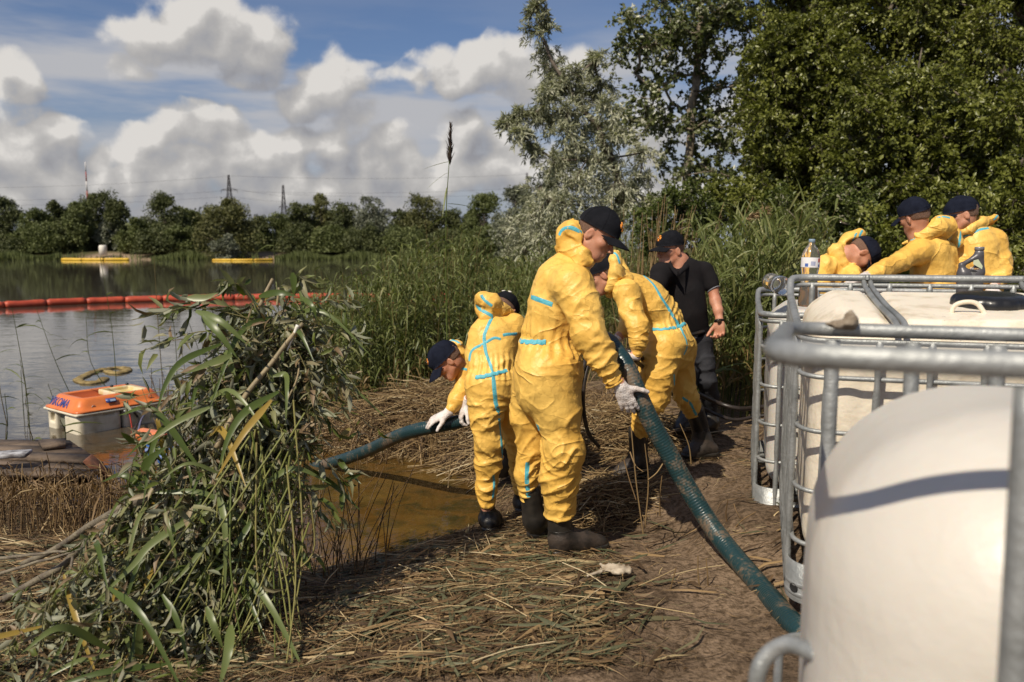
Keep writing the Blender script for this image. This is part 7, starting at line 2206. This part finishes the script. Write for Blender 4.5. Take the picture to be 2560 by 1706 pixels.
lit = lambda n: np.clip(rng.choice([.12, .35, .55, .70, .86, .97], n, p=[.18, .26, .20, .17, .11, .08]) + rng.normal(0, .05, n), 0, 1)
b = Bag()
b.add(lay(42000, bank(2.65, 5.9), (.02, .12), (.0018, .0045), lit, tilt=.25, align=.4))
b.add(lay(6000, bank(2.65, 5.2), (.06, .22), (.0018, .0040), lambda n: np.clip(rng.choice([.5, .66, .97], n, p=[.4, .35, .25]) + rng.normal(0, .05, n), 0, 1), lift=(.012, .045), curve=.08, tilt=.22, align=.45))
b.add(lay(5200, bank(2.7, 4.4), (.08, .26), (.010, .020), lambda n: np.clip(rng.choice([.25, .50, .83, .92, .70], n, p=[.2, .2, .25, .2, .15]) + rng.normal(0, .03, n), 0, 1), lift=(.006, .03), curve=.12, tilt=.15))
x, y = bank(2.65, 5.4)(9000); n = len(x); up_ = rng.uniform(-.1, .8, n)
b.add(blade_geo(np.stack([x, y, ground_top(x, y) + rng.uniform(.0, .03, n)], 1), np.stack([rng.normal(0, .8, n), rng.normal(0, .8, n), up_], 1), rng.uniform(.03, .13, n), rng.uniform(.003, .010, n), rng.uniform(.3, 1.4, n), lit(n), seg=3, twist=1.5))
b.add(lay(9000, bank(5.2, 9.0), (.06, .30), (.004, .008), lit))
tag(b.build('reed_litter', m_litter, ground), 'layer of broken straw and trampled reed leaves on the bank', kind='stuff')
# heap of cut dead reeds behind the puddle
def heap(n, cx, cy, rx, ry, H, L, Wd, rn, al=.5):
    a = rng.uniform(0, 2 * np.pi, n); r = np.sqrt(rng.random(n)); x = cx + rx * r * np.cos(a); y = cy + ry * r * np.sin(a)
    hz = H * (1 - r ** 2) * rng.uniform(.35, 1.05, n) + np.maximum(ground_z(x, y), -.02)
    th = np.where(rng.random(n) < al, rng.normal(.25, .4, n), rng.uniform(0, np.pi, n))
    d = np.stack([np.cos(th), np.sin(th), rng.normal(0, .28, n)], 1)
    Ls = rng.uniform(*L, n)
    t = np.linspace(-.5, .5, 4); pth = np.stack([x, y, hz], 1)[:, None] + d[:, None] * (Ls[:, None] * t)[..., None]
    pth[:, :, 2] = np.maximum(pth[:, :, 2] - (Ls[:, None] * t ** 2 * .4), .005)
    return stem_geo(pth, rng.uniform(*Wd, n)[:, None] * np.ones((1, 4)), rn(n), 3)
hs = Bag()
cs_ = lambda n: np.clip(rng.normal(.45, .26, n), 0, 1)
hs.add(heap(2600, -.55, 7.3, 1.35, .75, .42, (.2, .8), (.002, .0045), cs_))
hs.add(heap(1500, .25, 6.5, .9, .8, .34, (.2, .7), (.002, .0045), cs_))
hs.add(heap(1300, .75, 6.1, .7, .6, .30, (.2, .6), (.002, .0045), cs_))
hs.add(heap(700, -1.5, 7.7, .7, .5, .25, (.2, .6), (.002, .0045), cs_))
hs.add(heap(900, .45, 4.75, .45, .35, .14, (.15, .5), (.002, .0042), cs_))
tag(hs.build('straw_heap', m_straw), 'heap of cut dry reed stalks between the puddle and the green reeds', kind='stuff')
cr_ = Bag()
n = 2400; x, y = np.concatenate([rng.uniform(-2.0, 1.0, 1500), rng.uniform(-3.6, -1.9, 900)]), np.concatenate([rng.uniform(6.5, 7.3, 1500), rng.uniform(4.6, 5.4, 900)])
z = np.maximum(ground_z(x, y), 0); d = np.stack([rng.normal(0, .45, n), rng.normal(-.25, .3, n), rng.uniform(-.5, .9, n)], 1)
cr_.add(blade_geo(np.stack([x, y, z + rng.uniform(0, .28, n)], 1), d, rng.uniform(.10, .34, n), rng.uniform(.006, .013, n), rng.uniform(.2, 1.2, n), np.clip(rng.normal(.28, .2, n), 0, 1), seg=3, twist=1.5))
tag(cr_.build('dead_leaves', m_straw), 'curled brown dead reed leaves at the edge of the water', kind='stuff')

# bright loose straws, each one a piece lying on the bank
protos = []
for k in range(6):
    L_ = .10 + .045 * k; c = catmull([(-L_ / 2, 0, 0), (0, .012 * (k % 3 - 1), .008), (L_ / 2, 0, .004)], 3)
    v, f = tube_geo(c,   .0016 + .0002 * k, 5, caps=False)
    protos.append(newmesh('straw', v, f, m_straw, True, {'rnd': np.full(len(v), .62 + .07 * k)}))
xs_, ys_ = bank(2.75, 4.6)(700)
for i in range(min(230, len(xs_))):
    o = bpy.data.objects.new('straw', protos[i % 6]); COL.objects.link(o); o.parent = ground
    o.location = (xs_[i], ys_[i], float(ground_top(xs_[i], ys_[i])) + .035)
    o.rotation_euler = (0, rng.normal(0, .06), rng.normal(.1, .6) if rng.random() < .7 else rng.uniform(0, 3.1))

# upright dry stalks near the workers
b = Bag()
for u0, v0, u1, v1, d, rn_ in [(1578, 1070, 1608, 1335, 3.86, .5), (1612, 1110, 1612, 1320, 3.88, .45), (1608, 1180, 1575, 1130, 3.88, .4), (1620, 1200, 1660, 1155, 3.9, .5), (1655, 1190, 1650, 1290, 4.0, .4), (1700, 1060, 1728, 1160, 4.6, .6), (1590, 1250, 1560, 1150, 3.9, .3),
                               (1128, 1140, 1122, 1190, 4.9, .7), (1120, 1220, 1132, 1175, 4.6, .7), (1745, 1390, 1755, 1500, 3.4, .5), (1765, 1395, 1770, 1480, 3.4, .45), (1690, 1420, 1672, 1500, 3.4, .35), (1890, 1280, 1830, 1330, 3.9, .35), (1820, 1250, 1818, 1310, 4.0, .3), (1850, 1295, 1835, 1260, 4.0, .3)]:
    p0, p1 = P(u1, v1, d), P(u0, v0, d - .05)
    c = catmull([p0, (p0 + p1) / 2 + rng.normal(size=3) * .01, p1], 4)[None]
    b.add(stem_geo(c, (.0042 * np.linspace(1, .6, c.shape[1]))[None], np.array([rn_]), 5))
n = 70; u = rng.uniform(700, 960, n); d = rng.uniform(3.7, 4.5, n); x = (u - 1280) / F * d; h = rng.uniform(.12, .62, n)
t = np.linspace(0, 1, 5); ln = rng.normal(0, .30, (n, 2))
pth = np.stack([x, d, ground_z(x, d)], 1)[:, None] + np.stack([ln[:, :1] * t ** 1.5 * h[:, None], ln[:, 1:] * t * h[:, None], t * h[:, None]], -1)
k = u < 900; pth = pth[k | (rng.random(n) < .3)]
b.add(stem_geo(pth, (.0032 * np.linspace(1, .6, 5))[None], rng.uniform(.05, .45, len(pth)), 4))
tag(b.build('dry_stalks', m_straw), 'thin upright dry stalks near the puddle and the hose', kind='stuff')

# ------------------------------------------------------------------ the pile of cut branches in the foreground
pile = empty('brush_pile', gpt(480, 3.1), 0, 'big leaning pile of cut willow branches and reeds, wilting, in the left foreground', 'brush pile')
AX = catmull([P(270, 1730, 2.85), P(370, 1560, 2.98), P(455, 1350, 3.1), P(550, 1160, 3.25), P(625, 1000, 3.38), P(690, 880, 3.5), P(730, 820, 3.55)], 12)
RX = np.interp(np.linspace(0, 1, len(AX)), [0, .17, .33, .5, .67, .83, 1], [.46, .38, .31, .28, .26, .19, .08])
def pile_pts(n, shell=.55, lo=0, hi=1):
    t = rng.uniform(lo, hi, n); i = (t * (len(AX) - 1)).astype(int)
    q = rdir(n); r = np.cbrt(rng.uniform(shell ** 3, 1, n)) * (1 + .28 * vnoise(AX[i] * 5 + q * 1.5))
    p = AX[i] + q * (RX[i] * r)[:, None] * [1, .75, .9]
    gz = ground_z(p[:, 0], p[:, 1]) + .02
    p[:, 2] = np.maximum(p[:, 2], gz)
    return p, i
axd = nrm(np.gradient(AX, axis=0))
n = 1000; p0, i_ = pile_pts(n, .3)
d = nrm(-axd[i_] * rng.uniform(-.2, 1.1, n)[:, None] + rng.normal(0, .45, (n, 3)) + [0, 0, -.15])
L_ = rng.uniform(.14, .36, n); t = np.linspace(0, 1, 5)
pth = p0[:, None] + d[:, None] * (L_[:, None] * t)[..., None] + np.array([0, 0, -1.]) * (L_[:, None] * t ** 2 * .35)[..., None]
pth[:, :, 2] = np.maximum(pth[:, :, 2], ground_z(pth[:, :, 0].ravel(), pth[:, :, 1].ravel()).reshape(pth.shape[:2]) + .01)
m_twig = leafmat('twig', [(0, (.06, .045, .025)), (.5, (.14, .12, .05)), (1, (.24, .23, .08))], .5, .05)
Bag().add(stem_geo(pth, (.0024 * np.linspace(1, .5, 5))[None], rng.uniform(0, 1, n), 4)).build('twigs', m_twig, pile)['kind'] = 'stuff'
k = 15; tt = rng.uniform(.05, 1, (n, k)); idx = tt * 4; j0 = np.clip(idx.astype(int), 0, 3); fr = (idx - j0)[..., None]; ar = np.arange(n)[:, None]
pos = pth[ar, j0] * (1 - fr) + pth[ar, j0 + 1] * fr
dd = d[:, None] * .5 + rng.normal(0, .6, (n, k, 3)) + [0, 0, -.45]
rn = np.clip(rng.beta(1.1, 1.1, (n, 1)) * .5 + rng.beta(1, 1, (n, k)) * .55, 0, 1)
LL = rng.uniform(.035, .088, n * k)
Bag().add(leaf_geo(pos.reshape(-1, 3), dd.reshape(-1, 3), rdir(n * k, .3), LL, LL * rng.uniform(.18, .32, n * k), rn.ravel(), curl=rng.uniform(-.5, 1.4, n * k), fold=.28, seg=2)).build('wilted_leaves', m_pile, pile)['kind'] = 'stuff'
# sprays reaching out to the left and over the top
sp2 = [((640, 800, 3.4), (330, 800, 3.25)), ((620, 800, 3.4), (450, 750, 3.35)), ((660, 800, 3.45), (560, 700, 3.4)), ((700, 800, 3.5), (770, 690, 3.45)), ((640, 840, 3.4), (350, 880, 3.25)), ((600, 900, 3.3), (420, 1000, 3.2)), ((720, 800, 3.5), (900, 760, 3.5)),
       ((740, 830, 3.5), (930, 860, 3.5)), ((730, 900, 3.5), (900, 1000, 3.4)), ((700, 1100, 3.3), (880, 1220, 3.3)), ((690, 1180, 3.2), (860, 1330, 3.2)), ((560, 1000, 3.2), (380, 1120, 3.1)), ((640, 1300, 3.1), (790, 1420, 3.1)), ((700, 1000, 3.4), (860, 1090, 3.4)), ((420, 1200, 3.1), (280, 1330, 3.0))]
b1, b2 = Bag(), Bag()
for a, e in sp2:
    a, e = P(*a), P(*e)
    c = catmull([a, (a + e) / 2 + [0, 0, .05], e], 6)
    b1.add(stem_geo(c[None], (.003 * np.linspace(1, .5, len(c)))[None], np.array([.6]), 4))
    k = 26; tt = rng.uniform(.1, 1, k); q = c[(tt * (len(c) - 1)).astype(int)] + rng.normal(0, .012, (k, 3))
    LL = rng.uniform(.06, .115, k)
    b2.add(leaf_geo(q, nrm(e - a) * .5 + rng.normal(0, .5, (k, 3)) + [0, 0, -.35], rdir(k, .5), LL, LL * .26, np.clip(rng.normal(.35, .25, k), 0, .8), curl=rng.uniform(-.2, 1, k), seg=2))
b1.build('outer_twigs', m_twig, pile); b2.build('outer_leaves', m_pile, pile)
# long leaf straps: noted one by one where the picture shows them
Q = lambda x, y, d: P(300 + x * .3507, 650 + y * .3507, d)
Z4 = lambda x, y, d: P(x * .3825, 1150 + y * .3825, d)
def ribbon(pts, w, rn, name='reed_blade'):
    c = catmull(pts, 7); t = np.linspace(0, 1, len(c))
    tg = nrm(np.gradient(c, axis=0)); vd = nrm(c - np.array([0, 0, CAMZ]) + np.array([0.3, .2, -.9]) * .9)
    s = nrm(np.cross(tg, vd)); n_ = np.cross(s, tg)
    ww = w * (np.minimum(1, .35 + t * 3) * (1 - t ** 2.6) + .03)[:, None]
    v = np.stack([c + s * ww * .5 - n_ * ww * .12, c, c - s * ww * .5 - n_ * ww * .12], 1).reshape(-1, 3)
    i = np.arange(len(c) - 1)[:, None] * 3; j = np.arange(2)[None]
    f = np.stack([i + j, i + j + 1, i + j + 4, i + j + 3], -1).reshape(-1, 4)
    return obj(name, newmesh(name, v, f, m_blade, True, {'rnd': np.full(len(v), rn)}), pile)
for pts, w, rn in [
    ([Q(540, 365, 3.2), Q(720, 440, 3.15), Q(915, 610, 3.15)], .030, .55), ([Q(590, 400, 3.15), Q(700, 520, 3.1), Q(840, 705, 3.1)], .030, .45), ([Q(720, 600, 3.2), Q(450, 720, 3.1), Q(330, 880, 3.05), Q(262, 1080, 3.0)], .026, .25),
    ([Q(800, 680, 3.2), Q(640, 740, 3.15), Q(470, 810, 3.1)], .030, .75), ([Q(1130, 940, 3.1), Q(900, 1080, 3.0), Q(780, 1250, 2.95), Q(700, 1500, 2.9)], .030, .35), ([Q(1090, 830, 3.2), Q(1180, 820, 3.2), Q(1190, 930, 3.1), Q(1180, 1180, 3.05)], .022, .6),
    ([Q(640, 1050, 3.0), Q(400, 1160, 2.95), Q(150, 1340, 2.9)], .024, .72), ([Q(1080, 1000, 3.0), Q(880, 1240, 2.9), Q(680, 1568, 2.85)], .026, .96), ([Q(990, 262, 3.4), Q(1130, 235, 3.35), Q(1270, 262, 3.35)], .030, .15), ([Q(1290, 262, 3.4), Q(1370, 330, 3.35), Q(1400, 420, 3.35)], .022, .3),
    ([Q(1230, 90, 3.4), Q(1240, 170, 3.4), Q(1235, 260, 3.4)], .028, .3), ([Q(480, 270, 3.2), Q(600, 270, 3.2), Q(700, 235, 3.2)], .030, .78), ([Q(160, 1500, 2.9), Q(220, 1420, 2.9), Q(330, 1330, 2.9)], .034, .1),
    ([Z4(1310, 345, 2.95), Z4(1000, 540, 2.85), Z4(860, 700, 2.8), Z4(600, 950, 2.75)], .028, .68), ([Z4(1420, 190, 3.0), Z4(1470, 450, 2.9), Z4(1470, 900, 2.85)], .024, .7), ([Z4(1610, 740, 2.95), Z4(1780, 980, 2.85), Z4(2020, 1440, 2.75)], .026, .62),
    ([Z4(1350, 960, 2.8), Z4(1400, 1090, 2.75), Z4(1460, 1240, 2.75)], .026, .6), ([Z4(1510, 1080, 2.8), Z4(1490, 1260, 2.7), Z4(1430, 1500, 2.65)], .036, .66), ([Z4(720, 1275, 2.75), Z4(500, 1320, 2.7), Z4(250, 1454, 2.65)], .020, .7),
    ([Z4(1650, 390, 3.0), Z4(1560, 530, 2.95), Z4(1450, 660, 2.9)], .024, .3), ([Z4(1380, 500, 2.95), Z4(1230, 700, 2.9), Z4(1090, 850, 2.85)], .018, .72), ([Z4(1060, 880, 2.8), Z4(1160, 1060, 2.75), Z4(1240, 1380, 2.7)], .022, .35), ([Z4(900, 1040, 2.8), Z4(870, 1250, 2.75), Z4(780, 1454, 2.7)], .020, .2),
    ([Z4(1990, 40, 3.6), Z4(2200, 180, 3.5), Z4(2353, 330, 3.5)], .026, .3), ([Z4(2070, 340, 3.5), Z4(2130, 390, 3.5), Z4(2190, 470, 3.5)], .022, .1), ([Q(1560, 1420, 3.5), Q(1600, 1480, 3.45), Q(1720, 1600, 3.4)], .028, .2), ([Q(1640, 1200, 3.5), Q(1580, 1260, 3.45), Q(1560, 1300, 3.45)], .024, .9),
    ([Z4(1300, 365, 2.95), Z4(1360, 350, 2.95), Z4(1420, 390, 2.95)], .020, .78)]:
    ribbon(np.array(pts), w, rn)
for i in range(130):
    p, i_ = pile_pts(1, .85, 0, .95); p = p[0]; a = -axd[i_[0]] * rng.uniform(-.6, 1.4) + rng.normal(0, .55, 3); a[1] -= .25
    a = nrm(a); L_ = rng.uniform(.18, .5)
    e = p + a * L_; m_ = (p + e) / 2 + [0, -.02, L_ * .08]; e[2] -= L_ * .35
    for q in (m_, e): q[2] = max(q[2], float(ground_z(q[0], q[1])) + .02)
    ribbon(np.array([p, m_, e]), rng.uniform(.012, .030), float(rng.choice([rng.uniform(.1, .8), .94], p=[.9, .1])))
# long green and yellow stalks running down through the pile
for i in range(50):
    a = P(rng.uniform(560, 780), rng.uniform(1000, 1320), rng.uniform(2.95, 3.3)); e = P(rng.uniform(80, 760), 1720, rng.uniform(2.72, 2.95))
    if i % 5 == 0: e = P(rng.uniform(480, 760), rng.uniform(1400, 1700), rng.uniform(2.8, 3.1))
    m_ = (a + e) / 2 + rng.normal(0, .035, 3)
    for q in (m_, e): q[2] = max(q[2], float(ground_z(q[0], q[1])) + .015)
    c = catmull([a, m_, e], 5); v, f = tube_geo(c, np.linspace(.0038, .0026, len(c)), 6, caps=False)
    obj('reed_stalk', newmesh('reed_stalk', v, f, m_stalk, True, {'rnd': np.full(len(v), rng.uniform(0, 1))}), pile)
# bare poles
m_pole = mat('peeled_pole', (.30, .23, .13), .6, col2=(.20, .16, .09), scale=12, bump=.4, bscale=60)
m_limb = mat('grey_green_limb', (.20, .17, .115), .75, col2=(.10, .08, .06), scale=14, bump=.7, bscale=70)
for pts, r0, r1, m_ in [([Q(1300, 455, 3.35), Q(1190, 590, 3.3), Q(1060, 760, 3.25), Q(900, 960, 3.2), Q(780, 1160, 3.1), Q(690, 1340, 3.05)], .008, .013, m_pole), ([Q(1090, 135, 3.45), Q(1040, 230, 3.42), Q(1000, 330, 3.4)], .007, .009, m_pole),
                        ([Q(1190, 650, 3.3), Q(1235, 540, 3.32), Q(1265, 470, 3.32)], .003, .009, m_white), ([Q(1130, 200, 3.45), Q(1125, 330, 3.45)], .005, .006, m_pole), ([Q(1280, 690, 3.4), Q(1260, 850, 3.3), Q(1190, 1010, 3.2)], .004, .004, m_pole),
                        ([Z4(980, 215, 3.05), Z4(750, 340, 3.15), Z4(560, 450, 3.3), Z4(350, 590, 3.5), Z4(150, 680, 3.7)], .017, .013, m_limb), ([Z4(960, 235, 3.0), Z4(700, 420, 3.1), Z4(500, 600, 3.15), Z4(400, 700, 3.2), Z4(200, 810, 3.25), Z4(-40, 950, 3.3)], .018, .014, m_limb),
                        ([Z4(-20, 650, 3.4), Z4(300, 610, 3.25), Z4(580, 582, 3.15)], .008, .004, m_limb), ([Z4(-20, 755, 3.3), Z4(200, 680, 3.2), Z4(480, 600, 3.1)], .008, .005, m_limb), ([Z4(470, 640, 3.1), Z4(420, 830, 3.0), Z4(230, 1090, 2.95)], .006, .005, m_limb)]:
    c = catmull(np.array(pts), 6); c = c + vnoise(c * 14)[:, None] * .004
    v, f = tube_geo(c, np.linspace(r0, r1, len(c)), 10); part('branch', v, f, m_, pile)
